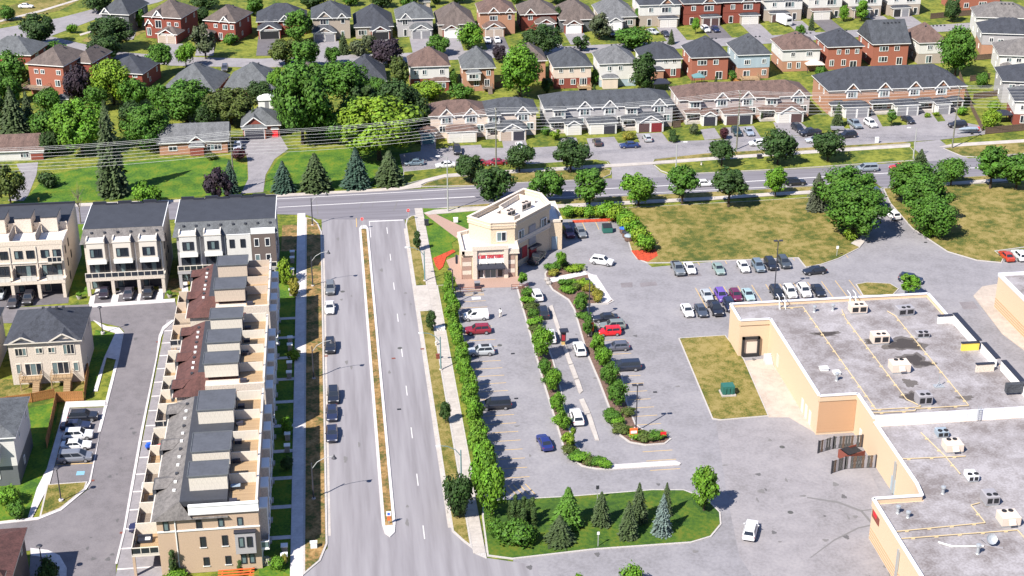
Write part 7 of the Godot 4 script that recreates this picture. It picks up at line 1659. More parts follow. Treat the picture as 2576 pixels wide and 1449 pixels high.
func make_trees():
	make_crowns()
	var st := "street trees along the main road"
	var i := 0
	for q in [["dark green street tree directly behind the shop's left corner", 33, -302, 8.9, 7.9, "round0", "leaf_dark"], ["street tree rising behind the shop's roof peak", 44.1, -302.6, 7.5, 7.2, "round1", "leaf"], ["tall street tree between the shop and the cedar hedge", 52.9, -297.7, 9.6, 8.2, "tall0", "leaf"], ["bright street tree behind the bend of the hedge", 63.8, -298.5, 7.2, 7.2, "round2", "leaf_bright"], ["street tree left of the white sedan on the main road", 73.4, -298.5, 9, 7.6, "tall1", "leaf"], ["street tree right of the white sedan on the main road", 82.9, -295.5, 10.2, 8.4, "tall2", "leaf_dark"], ["small bright street tree left of the black crossover", 94.6, -300.3, 7, 5.2, "tall3", "leaf_bright"], ["small street tree right of the plaza entrance", 135.4, -302, 6.5, 6.2, "round3", "leaf"], ["tall street tree near the right edge of the main road", 143.4, -299.3, 10.1, 8.1, "tall0", "leaf"], ["street tree cut by the right edge", 148.9, -298.1, 8.7, 7.6, "round4", "leaf"], ["round dark tree on the verge by the shop's tall lamp", 29.2, -317.2, 6.4, 6.1, "round1", "leaf_dark"], ["round dark verge tree before the first town house row", 40.9, -322.7, 6.2, 6.6, "round2", "leaf_dark"], ["large round dark verge tree before the grey-sided row", 52.4, -320.6, 7.5, 8, "round0", "leaf_dark"], ["dark verge tree, left of three before the mauve-grey row", 87.7, -320.5, 7.2, 6.6, "tall2", "leaf_dark"], ["dark verge tree, middle of three before the mauve-grey row", 100.8, -320, 8.3, 7.7, "round3", "leaf_dark"], ["dark verge tree, right of three before the mauve-grey row", 113, -320.7, 7.6, 6.9, "round4", "leaf_dark"]]:
		tree("street_tree", q[0], st, q[1], q[2], q[3] * 1.03, q[4] * 1.1, q[5], q[6], 0.2)
	var en := "trees at the plaza entrance"
	tree("spruce_tree", "greyish spruce left of the entrance trees", en, 101.1, -291.4, 9.1, 5.1, "spruce0", "spruce_grey")
	tree("leafy_tree", "upper leafy tree on the left of the plaza entrance", en, 105.9, -288.5, 10.8, 12.5, "big0", "leaf", 0.12)
	tree("leafy_tree", "lower leafy tree on the left of the plaza entrance", en, 104.3, -276.3, 11.3, 12.8, "big1", "leaf", 0.1)
	tree("spruce_tree", "dark spruce behind the trees on the right of the plaza entrance", en, 131.9, -311.9, 5.8, 4.9, "spruce1", "spruce")
	tree("leafy_tree", "upper leafy tree on the right of the plaza entrance", en, 123.4, -292.9, 9.3, 12.3, "big2", "leaf", 0.12)
	tree("leafy_tree", "middle leafy tree on the right of the plaza entrance", en, 121.4, -282.1, 10.7, 10.9, "big0", "leaf", 0.1)
	tree("leafy_tree", "lower leafy tree on the right of the plaza entrance", en, 120.4, -274.4, 8.8, 10, "big1", "leaf", 0.08)
	tree("young_tree", "small leafy tree on the plaza's grass island beside the navy crossover", en, 105.2, -247.1, 4.5, 4.3, "loose0", "leaf_bright", 0.2, 0.13)
	for q in [["lime shrub at the foot of the left entrance trees", 103.3, -275, 2.2, 2.9, "leaf_lime"], ["green shrub at the foot of the right entrance trees", 119.2, -274.5, 2.3, 3.3, "leaf_bright"]]:
		tree("leafy_shrub", q[0], "shrubs at the plaza entrance", q[1], q[2], q[3], q[4], "shrub0", q[5], 0.0, 0.13)
	var sp := "four blue-green spruces on the corner lawn"
	tree("spruce_tree", "smallest spruce of the four on the corner lawn, leftmost", sp, -12.4, -317.4, 7.2, 6.2, "wide0", "spruce_teal")
	tree("spruce_tree", "broad spruce, second of the four on the corner lawn", sp, -5.3, -317.3, 8.9, 8.3, "wide1", "spruce")
	tree("spruce_tree", "dark blue-green spruce, third of the four on the corner lawn", sp, 3.7, -318, 9.6, 7.3, "wide0", "spruce_teal")
	tree("spruce_tree", "dark green spruce, rightmost of the four on the corner lawn", sp, 11.1, -318.9, 8.3, 7.7, "wide1", "spruce")
	var gt := "garden trees among the houses"
	for q in [["tallest bright maple right of the red-gabled bungalow", -8.3, -348.4, 20.1, 13.2, "big0", "leaf", 0.1], ["bright tree with a pale trunk right of the tallest maple", 2.2, -369.3, 13.5, 11.7, "big1", "leaf", 0.3], ["broad light green tree over the corner lawn spruces", 9.5, -334.9, 14.5, 16.7, "big2", "leaf_lime", 0.08], ["dark tree behind the broad light green tree", 14.9, -350.6, 13.8, 11.2, "big0", "leaf_dark", 0.1], ["slim green tree beside the brown-roofed white house", 16.9, -386.2, 10, 5.7, "tall1", "leaf_olive", 0.15], ["round bright maple in the middle of the second house row", 48.1, -378.6, 13.7, 10.4, "big1", "leaf_bright", 0.1], ["large dark round tree on the upper street", 59.5, -416.6, 9, 10.5, "big2", "leaf_dark", 0.15], ["dense dark pyramid tree beside the black gazebo", 81.7, -381.5, 10.2, 7, "tall3", "leaf_dark", 0.05], ["dark round tree by the avenue at the top left", -85.5, -445.6, 8.9, 8.6, "round0", "leaf_dark", 0.12], ["broad dark tree before the avenue's slate-roofed house", -62.9, -437.3, 9.7, 11.1, "big0", "leaf_dark", 0.12], ["dark tree in front of the broad one by the crescent", -64.6, -427.6, 6.9, 8.1, "round1", "leaf_dark", 0.1], ["slim dark tree on the crescent's near side", -47.5, -410.6, 10.3, 7.6, "tall2", "leaf", 0.1], ["small bright tree on the crescent before the red brick house", -41, -417.5, 6.8, 5.1, "round2", "leaf_bright", 0.2], ["grey-green tree before the second red brick house", -36.1, -425.7, 9.8, 7.7, "loose1", "leaf_grey", 0.15], ["lime-green round tree beside the purple tree", -57, -385.8, 11.4, 9.9, "big1", "leaf_lime", 0.08], ["big bright maple above the tall spruce at the left", -60, -347.8, 12.8, 11.5, "big2", "leaf_bright", 0.05], ["green tree behind the grey-roofed bungalow's left end", -45, -348.8, 10.5, 10.2, "big0", "leaf", 0.08], ["round green tree before the grey hip-roofed bungalow", -37.3, -369, 10.1, 12.2, "big1", "leaf", 0.08], ["olive round tree before the broad grey hip roof", -26.1, -365.7, 9, 11.3, "big2", "leaf_olive", 0.08], ["leafy tree at the left edge below the grey roof", -85.1, -401.1, 10.1, 8.5, "round3", "leaf", 0.05], ["bushy tree beside the dark conifers at the left", -70.1, -357.1, 8.3, 6.5, "round4", "leaf", 0.05], ["olive tree at the left edge above the cream block", -70.9, -315.6, 9.2, 6.5, "loose2", "leaf_olive", 0.08], ["left of the twin green trees on the crescent", -13.3, -415.7, 7.3, 7.6, "round1", "leaf_olive", 0.15], ["right of the twin green trees on the crescent", -7.9, -411.9, 8.4, 7.1, "round2", "leaf", 0.15], ["upright green tree before the red brick house with black garage", -9.9, -437.8, 10.3, 8.6, "tall0", "leaf", 0.1], ["bushy green tree between the garage houses of the top row", 39.5, -425.7, 7.8, 6.9, "round3", "leaf_bright", 0.1], ["small green tree left of the pointed grey roof", 29.8, -421.4, 5.5, 5.9, "round0", "leaf", 0.1], ["small dark tree behind the grey-roofed blue house", 71.4, -421, 4.7, 5.1, "loose0", "leaf_dark", 0.1], ["round green tree behind the slate and white house", 86.7, -420.9, 6.6, 9.5, "round4", "leaf", 0.08], ["grey-green tree before the bungalow with covered porch", 78.7, -432.7, 7.7, 7.6, "loose1", "leaf_grey", 0.1], ["large leafy tree at the right end of the second row", 169, -383.5, 13.4, 8.9, "big0", "leaf", 0.1], ["tree on the street verge at the top right", 190.4, -439.1, 7, 4.7, "round1", "leaf_dark", 0.1], ["lime tree inside the fenced yard at the right", 159.7, -338.2, 5.2, 4.3, "round2", "leaf_lime", 0.05], ["small round tree on the lawn between two drives of the peach row", 136.7, -344.1, 4.4, 2.6, "tall1", "leaf", 0.2], ["tree at the top edge beside the avenue", -72.8, -482.9, 6.3, 7.3, "round3", "leaf_dark", 0.1], ["light tree beside the pointed-roof house's yard", 24, -380.1, 4.9, 7.3, "round4", "leaf_lime", 0.05], ["green tree beyond the pointed-roof house's porch", 32.4, -378.4, 4.3, 6.7, "loose2", "leaf", 0.05], ["lime sapling on the grey-sided row's lawn", 52.4, -344, 2.6, 2.7, "loose0", "leaf_lime", 0.1], ["bushy tree beside the red-gabled bungalow's drive", -12.3, -358.5, 12.2, 6.1, "round0", "leaf", 0.05], ["dark tree behind the town houses' left end", 20.1, -349.7, 8.5, 4.8, "round1", "leaf_dark", 0.05], ["tree in the top row gardens left of the tan shed", 24.8, -475.1, 5.6, 5.6, "round2", "leaf", 0.1], ["tree in the top row gardens behind the slate bungalow", 16.1, -479.2, 5.1, 6.4, "round3", "leaf_dark", 0.1], ["tree behind the red brick house at the top, left of the white shed", -5.4, -479.8, 5.1, 7.6, "round4", "leaf_dark", 0.1], ["tree at the top edge behind the taupe bungalow", 40.6, -481.5, 4.7, 5.9, "round0", "leaf", 0.1], ["tree at the top edge left of the red brick taupe house", -39.4, -483.9, 4.4, 8.1, "round1", "leaf_dark", 0.1], ["tree behind the taupe roof at the top", 72.6, -477.6, 4.4, 6.7, "round2", "leaf_dark", 0.1], ["tree beside the newer row's first house", 108.4, -435, 5.8, 2.6, "tall2", "leaf_bright", 0.1], ["small tree on the verge before the cream stone house", 157.4, -444, 5.2, 3, "tall3", "leaf_bright", 0.1], ["tree on the verge before the arched porch", 162.8, -443.4, 6.7, 4.4, "tall0", "leaf_bright", 0.1], ["yard tree in the narrow strip beside the shaded creeper", 73.3, -387.6, 5.2, 4.3, "loose1", "leaf", 0.05], ["leafy tree behind the long bungalow", -40.4, -371.3, 7.1, 7, "round3", "leaf", 0.05], ["tree left of the lime tree's garden", -73.3, -381.8, 6.1, 5.7, "round4", "leaf", 0.05], ["tree in the garden below the dark slate roof", -51.3, -383.1, 7.2, 6.8, "round0", "leaf", 0.05], ["tree in the gap behind the pale trunk", 6.8, -365.6, 8.8, 7, "round1", "leaf_dark", 0.05], ["dark tree between the bungalow and the wide drive", -19.4, -381.9, 5.8, 5.6, "round2", "leaf_dark", 0.05]]:
		tree("garden_tree", q[0], gt, q[1], q[2], q[3] * 1.05, q[4] * 1.15, q[5], q[6], q[7])
	for q in [["tree on the left edge above the dark conifers", -84.4, -389.2, 7.7, 7.2, "round1", "leaf"], ["tree filling the garden between the purple and the lime tree", -60.6, -380.9, 7, 6.1, "round2", "leaf"], ["bright tree overlapping the big maple's left side", -66.9, -365.1, 6.9, 6.5, "round3", "leaf_bright"], ["dark tree right of the tallest spruce's tip", -50.7, -366.2, 7.2, 6.5, "round4", "leaf_dark"], ["tree before the dark slate roof's right end", -45.1, -381.7, 6.2, 6.1, "round0", "leaf"], ["tree touching the long bungalow's left gable", -44.1, -359.3, 6.6, 6.2, "round1", "leaf_dark"], ["bright tree between the two grey hip roofs", -31.7, -370.2, 6.2, 6, "round2", "leaf_bright"], ["tree behind the long bungalow's chimney side", -32.1, -363.3, 6.2, 5.7, "round3", "leaf_dark"], ["tree left of the red-gabled bungalow's roof", -23.5, -372.5, 5.2, 5.2, "round4", "leaf"], ["dark tree in the shade under the tallest maple", -4.7, -353, 8.4, 8.1, "round0", "leaf_dark"], ["tree between the pale trunk and the broad light tree", 0, -348, 8.5, 6.7, "round1", "leaf"], ["leafy tree left of the broad light green tree", 4.3, -356.5, 9.2, 7.2, "round2", "leaf"], ["bushy tree right of the broad light green tree", 18.6, -354.7, 9.2, 5.9, "round3", "leaf"], ["tree beside the slate bungalow above the pale trunk", 10.6, -383.1, 6, 6.1, "round4", "leaf"], ["tree over the taupe bungalow's roof", -15, -388.3, 7.4, 5.9, "round0", "leaf_bright"], ["upper part of the leafy mass by the tallest maple", -2.4, -390.3, 7.6, 6.8, "round1", "leaf"], ["conifer-like dark tree at the far left edge", -81.9, -366.9, 10, 5.1, "tall0", "leaf_dark"], ["tree left of the brown-roofed bungalow's drive", -67, -347, 6.1, 5.2, "round2", "leaf_dark"], ["tree at the top left corner of the avenue", -99.7, -476.3, 4.8, 4.9, "round3", "leaf"], ["tree between the red brick houses of the top left", -40, -464.2, 5.9, 5.4, "round4", "leaf_dark"], ["tree between the slate house and the arched-window house", -58.2, -462.6, 5.7, 4.1, "round0", "leaf"], ["tree behind the second red brick house at the top left", -24, -472.9, 6.3, 6.2, "round1", "leaf"], ["garden tree right of the red brick house with black garage", -5.7, -456.2, 5.9, 4.4, "round2", "leaf"], ["tree at the top edge above the grey garage house", 6.3, -482.5, 5.2, 5.9, "round3", "leaf"], ["tree at the top edge above the pale house", 33.7, -481.3, 4.7, 4.6, "round4", "leaf_dark"], ["tree at the top edge beside the peach brick house", 59.7, -478.1, 4.7, 4.6, "round0", "leaf"], ["tree between the two taupe roofs of the top row", 68.5, -447.2, 6.9, 3.2, "tall1", "leaf_dark"], ["tree left of the first newer stone house", 93.5, -448.9, 6.2, 2.9, "tall2", "leaf"], ["narrow garden tree right of the brown-roofed white house", 31.4, -389.1, 5.5, 3.2, "tall3", "leaf"], ["garden tree between the maple and the slate house", 55.7, -381.1, 4.4, 3.6, "round1", "leaf_dark"], ["garden tree right of the slate and brick house", 69.7, -387.3, 4.6, 2.8, "tall0", "leaf"], ["garden tree right of the orange-red brick house", 107.1, -385.8, 3.3, 2.8, "tall1", "leaf"], ["garden tree behind the mauve-grey row's right end", 131.3, -385, 4, 3.3, "round2", "leaf"], ["yard tree beside the right-edge grey house", 172.3, -372.7, 4.2, 3.6, "round3", "leaf"], ["yard tree below the right-edge white house", 166.2, -350.7, 3.8, 3.4, "round4", "leaf_lime"], ["street tree in the gap by the caravan", 137.8, -425.1, 4.6, 3.1, "round0", "leaf"], ["tree on the crescent's verge right of the twin trees", -0.2, -415.7, 5, 4.9, "round1", "leaf"], ["tree beside the drive of the slate bungalow", 10.3, -428.4, 5.2, 4.6, "round2", "leaf_grey"]]:
		tree("garden_tree", q[0], gt, q[1], q[2], q[3], q[4], q[5], q[6], 0.06)
	for q in [["dark purple maple beside the large red brick house", -66.1, -387.6, 10, 7.6, "round0", "leaf_purple", 0.06], ["dark purple maple on the crescent above the slate bungalow", 15.3, -412.3, 7.8, 10, "round1", "leaf_purple", 0.1], ["small dark purple tree right of the pointed grey roof", 46.6, -411.6, 5.3, 4, "round2", "leaf_purple", 0.1], ["purple-leaved tree at the corner before the wooden pole", -26, -310.6, 9, 7.1, "loose2", "leaf_purple", 0.05], ["small maroon tree beside the bungalow's drive", -23, -337.5, 3.4, 3.5, "round3", "leaf_maroon", 0.15], ["maroon bush tree on the mauve-grey row's lawn", 93, -339.7, 3.2, 2.3, "round4", "leaf_maroon", 0.05]]:
		tree("purple_tree", q[0], "purple-leaved trees", q[1], q[2], q[3], q[4], q[5], q[6], q[7])
	var cf := "conifers of the gardens"
	tree("spruce_tree", "tallest dark spruce on the big left lawn", cf, -49.5, -319.7, 22.6, 8.1, "spruce2", "spruce")
	for q in [["dark conifer at the left edge behind the brown-roofed bungalow", -77.7, -361.6, 13.4, 8.9, "wide0", "spruce"], ["second dark conifer at the left edge", -75.1, -366.1, 10.7, 5.3, "spruce3", "spruce"], ["blue-grey spruce behind the corner's purple tree", -23.9, -318.1, 7.8, 4.4, "spruce0", "spruce_teal"], ["narrow conifer in front of the grey garage house", 3, -426, 6.8, 3.9, "spruce1", "spruce"], ["narrow conifer by the silver sedan of the upper street", 98.8, -425, 4.7, 2.6, "spruce2", "spruce"], ["small spruce before the peach brick row", 123.4, -345.7, 6.6, 3.4, "spruce3", "spruce"], ["small conifer before the caravan house", 144.4, -435.2, 5.6, 2.4, "spruce0", "spruce"], ["conifer between the bungalow's garden and the maple", -20.2, -359.5, 6.9, 2.9, "spruce1", "spruce"]]:
		tree("spruce_tree", q[0], cf, q[1], q[2], q[3], q[4], q[5], q[6])
	for q in [["round dark shrub on the big left lawn", -64.3, -326.5, 3.4, 4.8, "shrub0", "leaf_dark"], ["bright shrub behind the three-unit cream block", -41.6, -311.6, 5.3, 6.4, "shrub1", "leaf_bright"], ["shrub beside the red brick house on the crescent", -29.5, -440.1, 3.3, 4.7, "shrub2", "leaf"], ["shrub cluster before the grey garage house", 7.5, -424.6, 4.4, 5.5, "shrub0", "leaf_grey"], ["upper of two round shrubs beside the grey gate", 81, -342.3, 2, 2.3, "shrub1", "leaf_dark"], ["lower of two round shrubs beside the grey gate", 80.5, -339.1, 1.7, 2.5, "shrub2", "leaf_dark"], ["shrub on the lawn beside the dark garage of the mauve-grey row", 86.5, -344, 2.7, 2.3, "shrub0", "leaf_grey"], ["round shrub in the avenue's island bed", -77.7, -458.5, 2.9, 3.8, "shrub1", "leaf_bright"], ["shrub at the porch of the peach brick row's right end", 157.7, -350.4, 2.3, 2.8, "shrub2", "leaf_bright"], ["lime shrub at the porch of the peach brick row", 148.2, -349.7, 1.2, 1.6, "shrub0", "leaf_lime"], ["second lime shrub at the porch of the peach brick row", 151, -350.6, 1.1, 1.6, "shrub1", "leaf_lime"], ["yellow-green shrub between two drives of the grey-sided row", 70, -342.5, 2, 3.3, "shrub2", "leaf_yellow"], ["green shrub left of the grey-sided row's porch", 50.3, -347.8, 2.2, 2.5, "shrub0", "leaf"], ["shrub bed along the long bungalow's front", -29.7, -340.2, 1.4, 3.9, "shrub1", "leaf_olive"], ["hedge clump right of the crescent's corner tree", -81, -439.5, 2.4, 8.1, "shrub2", "leaf"], ["shrub by the semi-detached house at the lane edge", -50.1, -194.2, 2.7, 3.5, "shrub0", "leaf_bright"], ["low shrub mound at the lane's lower corner", -48.2, -190.3, 2.5, 3.1, "shrub1", "leaf"], ["dark shrub below the bottom left lamp", -41.5, -173.8, 3.4, 3.2, "shrub2", "leaf_dark"], ["shrub beside the left end of the brick end wall", -24.6, -171.7, 1.4, 3.2, "shrub0", "leaf_bright"], ["white flowering shrub at the corner of the brick end wall", -12.4, -174.1, 1.4, 1.3, "shrub1", "leaf_white"], ["yellow shrub beside the corner gate pillar", -10, -174, 1.6, 1.3, "shrub2", "leaf_yellow"], ["green shrub at the corner of the brick end wall", -11.2, -172.8, 1.8, 2.2, "shrub0", "leaf_bright"], ["bright shrub in a front yard halfway along the terrace", -10.2, -208.9, 3.2, 2.2, "shrub1", "leaf_bright"], ["yellow-green shrub in a front yard of the middle block", -9.4, -234.8, 2.1, 2.3, "shrub2", "leaf_lime"], ["leafy shrub in the front yard of the grey and white block", -11, -267.3, 5, 3.4, "shrub0", "leaf_lime"], ["yellowing shrub in the corner front yard", -9.5, -261.1, 3.7, 2.7, "shrub1", "leaf_yellow"], ["dark shrub in the shaded yard of the near block", -10.1, -198.7, 2.2, 1.9, "shrub2", "leaf_dark"], ["shrub at the bottom edge of the plaza drive", 35.5, -163, 3.4, 3.3, "shrub0", "leaf_bright"], ["tip of a shrub at the bottom edge beside the plaza drive", 28.8, -163.8, 2.4, 1.4, "shrub1", "leaf_bright"]]:
		tree("garden_shrub", q[0], "garden shrubs", q[1], q[2], q[3], q[4], q[5], q[6], 0.0)
	for q in [["slim dark cedar against the brick end wall", -24.7, -172.6, 4.9, 1.3, "column0"], ["short cedar beside the brick end wall's middle window", -15.9, -171.6, 2.8, 0.9, "column1"], ["narrow cedar left of the pointed hip roof at the top left", -92.2, -447.8, 3.6, 0.9, "column0"], ["narrow cedar beside the dark avenue tree", -90.5, -447.6, 3.3, 1.1, "column1"], ["narrow cedar between the second and third town house rows", 87.4, -371, 4.1, 1.1, "column0"], ["narrow cedar behind the grey-sided row", 68.1, -379.6, 2.6, 0.9, "column1"], ["cedar in the gazebo garden", 101.7, -382.7, 2.9, 1, "column0"], ["narrow cedar on the porch of the mauve-grey row", 105.7, -351.9, 3.4, 0.9, "column1"]]:
		tree("cedar_tree", q[0], "narrow cedars of the gardens", q[1], q[2], q[3], q[4], q[5], "leaf_cedar", 0.02)
	# bare tree
	var bt := thing("bare_tree", "leafless grey tree behind the gap between the cream blocks", "tree", Vector3(Vector2(-54.5, -303.1).x, 0, Vector2(-54.5, -303.1).y))
	var bm := MB.new()
	var r := RandomNumberGenerator.new()
	r.seed = 5
	for k in 26:
		var a := r.randf() * TAU; var y := r.randf_range(2.5, 6.0); var l := r.randf_range(1.2, 2.6)
		bm.tube([Vector3(0, y, 0), Vector3(cos(a) * l * 0.4, y + l * 0.6, sin(a) * l * 0.4), Vector3(cos(a) * l * 0.8, y + l * 1.2, sin(a) * l * 0.8)], 0.05, 0.012, 4)
	part(bt, "branches", bm.mesh(), M.bark_pale)
	var tm := MB.new()
	tm.tube([Vector3.ZERO, Vector3(0.1, 3, 0), Vector3(0, 7.5, 0.1)], 0.16, 0.03, 6)
	part(bt, "trunk", tm.mesh(), M.bark_pale)
	# long hedge of young trees beside the car park
	r.seed = 9
	for k in 20:
		var f := k / 19.0
		var ord := ordinal(k)
		tree("hedge_tree", ord + " tree from the shop end in the bright hedge beside the car park", "hedge row beside the car park", 19.2 + r.randf_range(-0.4, 0.4), lerpf(-259.5, -191.5, f) + r.randf_range(-0.5, 0.5), lerpf(3.6, 6.0, f) * r.randf_range(0.85, 1.15), lerpf(2.6, 3.7, f) * r.randf_range(0.85, 1.15), "hedge%d" % (k % 4), "leaf_hedge" if k % 3 else "leaf_bright", 0.05, 0.1)
	for q in [["tall bright hedge tree at the car park's near corner", 19.3, -182.1, 8.9, 4.6, "hedge1", "leaf_hedge"], ["second tall hedge tree at the car park's near corner", 18.4, -186.4, 8.7, 4.1, "hedge2", "leaf_bright"]]:
		tree("hedge_tree", q[0], "hedge row beside the car park", q[1], q[2], q[3], q[4], q[5], q[6], 0.05, 0.1)
	var vr := "small dark trees on the boulevard's east verge"
	tree("verge_tree", "small dark tree on the verge near the junction", vr, 14.8, -279.7, 4.5, 2.2, "tall0", "leaf_dark", 0.08, 0.13)
	tree("verge_tree", "small dark tree on the verge beside the bench pad", vr, 15, -242.9, 4.3, 2.4, "tall1", "leaf_dark", 0.08, 0.13)
	tree("verge_tree", "small dark tree on the verge halfway down", vr, 14.8, -209.4, 4.6, 2.3, "tall2", "leaf_dark", 0.08, 0.13)
	tree("verge_tree", "large dark tree over the walk near the bottom hedge", vr, 14.4, -182.5, 7.8, 4.3, "round4", "leaf_dark", 0.06, 0.13)
	# clipped hedge round the shop's back lot
	for k in 11:
		var pts: PackedVector2Array = pv([47.5, -294.5, 49.7, -294.2, 51.9, -294, 53.9, -293.5, 55.8, -292.8, 57.3, -290.8, 58.4, -287.6, 59.2, -284.4, 59.8, -280.9, 60.4, -277.5, 60.2, -273.8])
		var ord2 := ordinal(k)
		tree("cedar_shrub", ord2 + " bush from the shop in the thick hedge round its back lot", "thick hedge round the shop's back lot", pts[k].x, pts[k].y, 2.3 if k < 4 else 3.6, 3.6 if k < 4 else 4.6, "shrub%d" % (k % 3), "leaf_lime" if k % 2 else "leaf_bright", 0.0, 0.1)
	# planting in the drive-through beds
	r.seed = 21
	for q in [["round-headed small tree on the island by the pickup", 42, -266.1, 4.2, 2.2, "round0", "leaf_bright", 0.35], ["round-headed small tree at the shop's front corner", 33.5, -259.6, 3, 2.1, "round1", "leaf_bright", 0.3], ["round tree leaning over the queue in the left drive-through bed", 33.1, -229.5, 6.1, 4, "round2", "leaf_bright", 0.15], ["leafy tree at the top of the right drive-through bed", 42.7, -246.5, 4.6, 2.8, "tall3", "leaf", 0.15], ["dense tree near the end of the right drive-through bed", 43, -211.9, 4.5, 3.4, "round3", "leaf", 0.1], ["tree behind the orange sign in the right drive-through bed", 42.3, -237, 4.5, 2.5, "tall0", "leaf", 0.1], ["tree beside the black minivan in the right drive-through bed", 43.1, -225.5, 4.2, 3, "round4", "leaf_bright", 0.1], ["tree below the black minivan in the right drive-through bed", 43, -218.7, 4.3, 3.3, "round0", "leaf", 0.1], ["tree by the grey hatchback in the right drive-through bed", 42.9, -231, 3.6, 2.9, "round1", "leaf_bright", 0.1], ["small tree at the bend of the left drive-through bed", 33.2, -199.6, 3.5, 2.8, "loose0", "leaf_lime", 0.1], ["small tree halfway down the left drive-through bed", 33.3, -217.7, 4.3, 2.8, "round2", "leaf_bright", 0.1], ["small tree below the middle of the left drive-through bed", 33, -210.7, 3.6, 2.6, "round3", "leaf_bright", 0.1], ["small tree beside the last queueing car in the left bed", 33.1, -204.9, 3.6, 2.5, "loose1", "leaf_bright", 0.1], ["small tree below the leaning tree in the left bed", 32.8, -223.4, 3.6, 2.3, "round4", "leaf", 0.1]]:
		tree("bed_tree", q[0], "small trees in the drive-through beds", q[1], q[2], q[3], q[4], q[5], q[6], q[7], 0.13)
	var sh: PackedVector2Array = pv([33.7, -255.8, 33.6, -252.3, 33.8, -249.3, 33.7, -246.3, 33.9, -243.2, 33.9, -241, 33.3, -220.9, 33, -207.5, 32.8, -198.2, 33.6, -196.7, 34.4, -195.6, 35.4, -194.8, 36.5, -194, 37.5, -193.6, 40.5, -267.4, 42, -268, 43.3, -267.5, 44.2, -266.2, 45.5, -266.8, 40.4, -264.2, 41.6, -259, 43.2, -259.6, 42, -256.6, 43.6, -257.3, 45.4, -258.9, 45.7, -256.2, 46.9, -254.2, 44, -252.8, 46.8, -251.6, 43.2, -250.2, 41.5, -208.4, 42.1, -205.7, 42.1, -203.8, 41.8, -207, 44, -201.1, 45.2, -200.8, 46.5, -200.8, 47.7, -200.8, 44.1, -208.7, 43.1, -245.1, 43.4, -239.3])
	var zc := {}
	var iso := sh.slice(14, 30)
	iso.sort()
	for k in 16: sh[14 + k] = iso[k]
	for k in sh.size():
		var zone := "in the left drive-through bed" if k < 14 else ("on the island by the shop" if k < 30 else "at the foot of the right drive-through bed")
		zc[zone] = zc.get(zone, -1) + 1
		tree("bed_shrub", ordinal(zc[zone]) + " low shrub " + ("from the left " if k > 13 and k < 30 else "in order down the row ") + zone, "low shrubs " + zone, sh[k].x, sh[k].y, r.randf_range(0.9, 1.6), r.randf_range(2.2, 3.6), "shrub%d" % (k % 3), ["leaf", "leaf_bright", "leaf_olive", "leaf_lime", "leaf_yellow"][(k * 5 + k / 3) % 5] if k > 13 and k < 30 else ["leaf", "leaf_bright", "leaf_olive"][k % 3], 0.0, 0.13)
	# bottom island
	var bi := "conifers on the bottom grass island"
	for q in [["bushy dark pine, farther of two left on the bottom island", 29.7, -178.5, 6.3, 4.3, "wide1", "leaf"], ["low bushy pine at the front left of the bottom island", 27.9, -174.6, 4.2, 4, "wide0", "spruce"], ["single spruce left of the close pair on the bottom island", 34.4, -178.2, 5.4, 2.8, "spruce0", "spruce"], ["rear spruce of the close pair on the bottom island", 39.8, -178.3, 6.4, 2.6, "spruce1", "spruce"], ["front spruce of the close pair on the bottom island", 37.6, -174.6, 5.9, 2.8, "spruce2", "spruce"], ["silvery blue spruce on the bottom island", 42.5, -174.9, 6.4, 2.7, "spruce3", "spruce_blue"], ["green spruce just behind the silvery blue one", 44, -179.3, 5.5, 1.8, "spruce0", "spruce"]]:
		tree("spruce_tree", q[0], bi, q[1], q[2], q[3] * 1.05, q[4] * 1.2, q[5], q[6], 0.2, 0.13)
	tree("maple_tree", "bright leafy tree at the right end of the bottom island", "trees of the bottom island", 49.7, -179.8, 7.7, 4.8, "tall1", "leaf_hedge", 0.06, 0.13)
	var cp: PackedVector2Array = pv([21.6, -179.9, 22.5, -181.1, 22.9, -179.4, 23.8, -181.3, 24, -178.8, 24.8, -180.4, 24.8, -178.3, 22.5, -178.4, 21.8, -178.3, 23.2, -177.9])
	cp.sort()
	for k in cp.size():
		tree("cedar_tree", ordinal(k) + " columnar cedar from the left in the bottom island's clump", "columnar cedars of the bottom island", cp[k].x, cp[k].y, r.randf_range(3.4, 5.0), r.randf_range(0.9, 1.2), "column%d" % (k % 2), "leaf_cedar", 0.02, 0.13)
	for q in [["large rounded juniper below the cedar clump", 21.4, -174.6, 3.3, 5.1, "shrub0", "leaf"], ["smaller juniper left of the cedar clump", 19.2, -176.8, 2.8, 2.8, "shrub1", "leaf"], ["juniper mound right of the cedar clump", 23.6, -174.9, 2.4, 2.4, "shrub2", "leaf"]]:
		tree("juniper_shrub", q[0], "junipers of the bottom island", q[1], q[2], q[3], q[4], q[5], q[6], 0.0, 0.13)

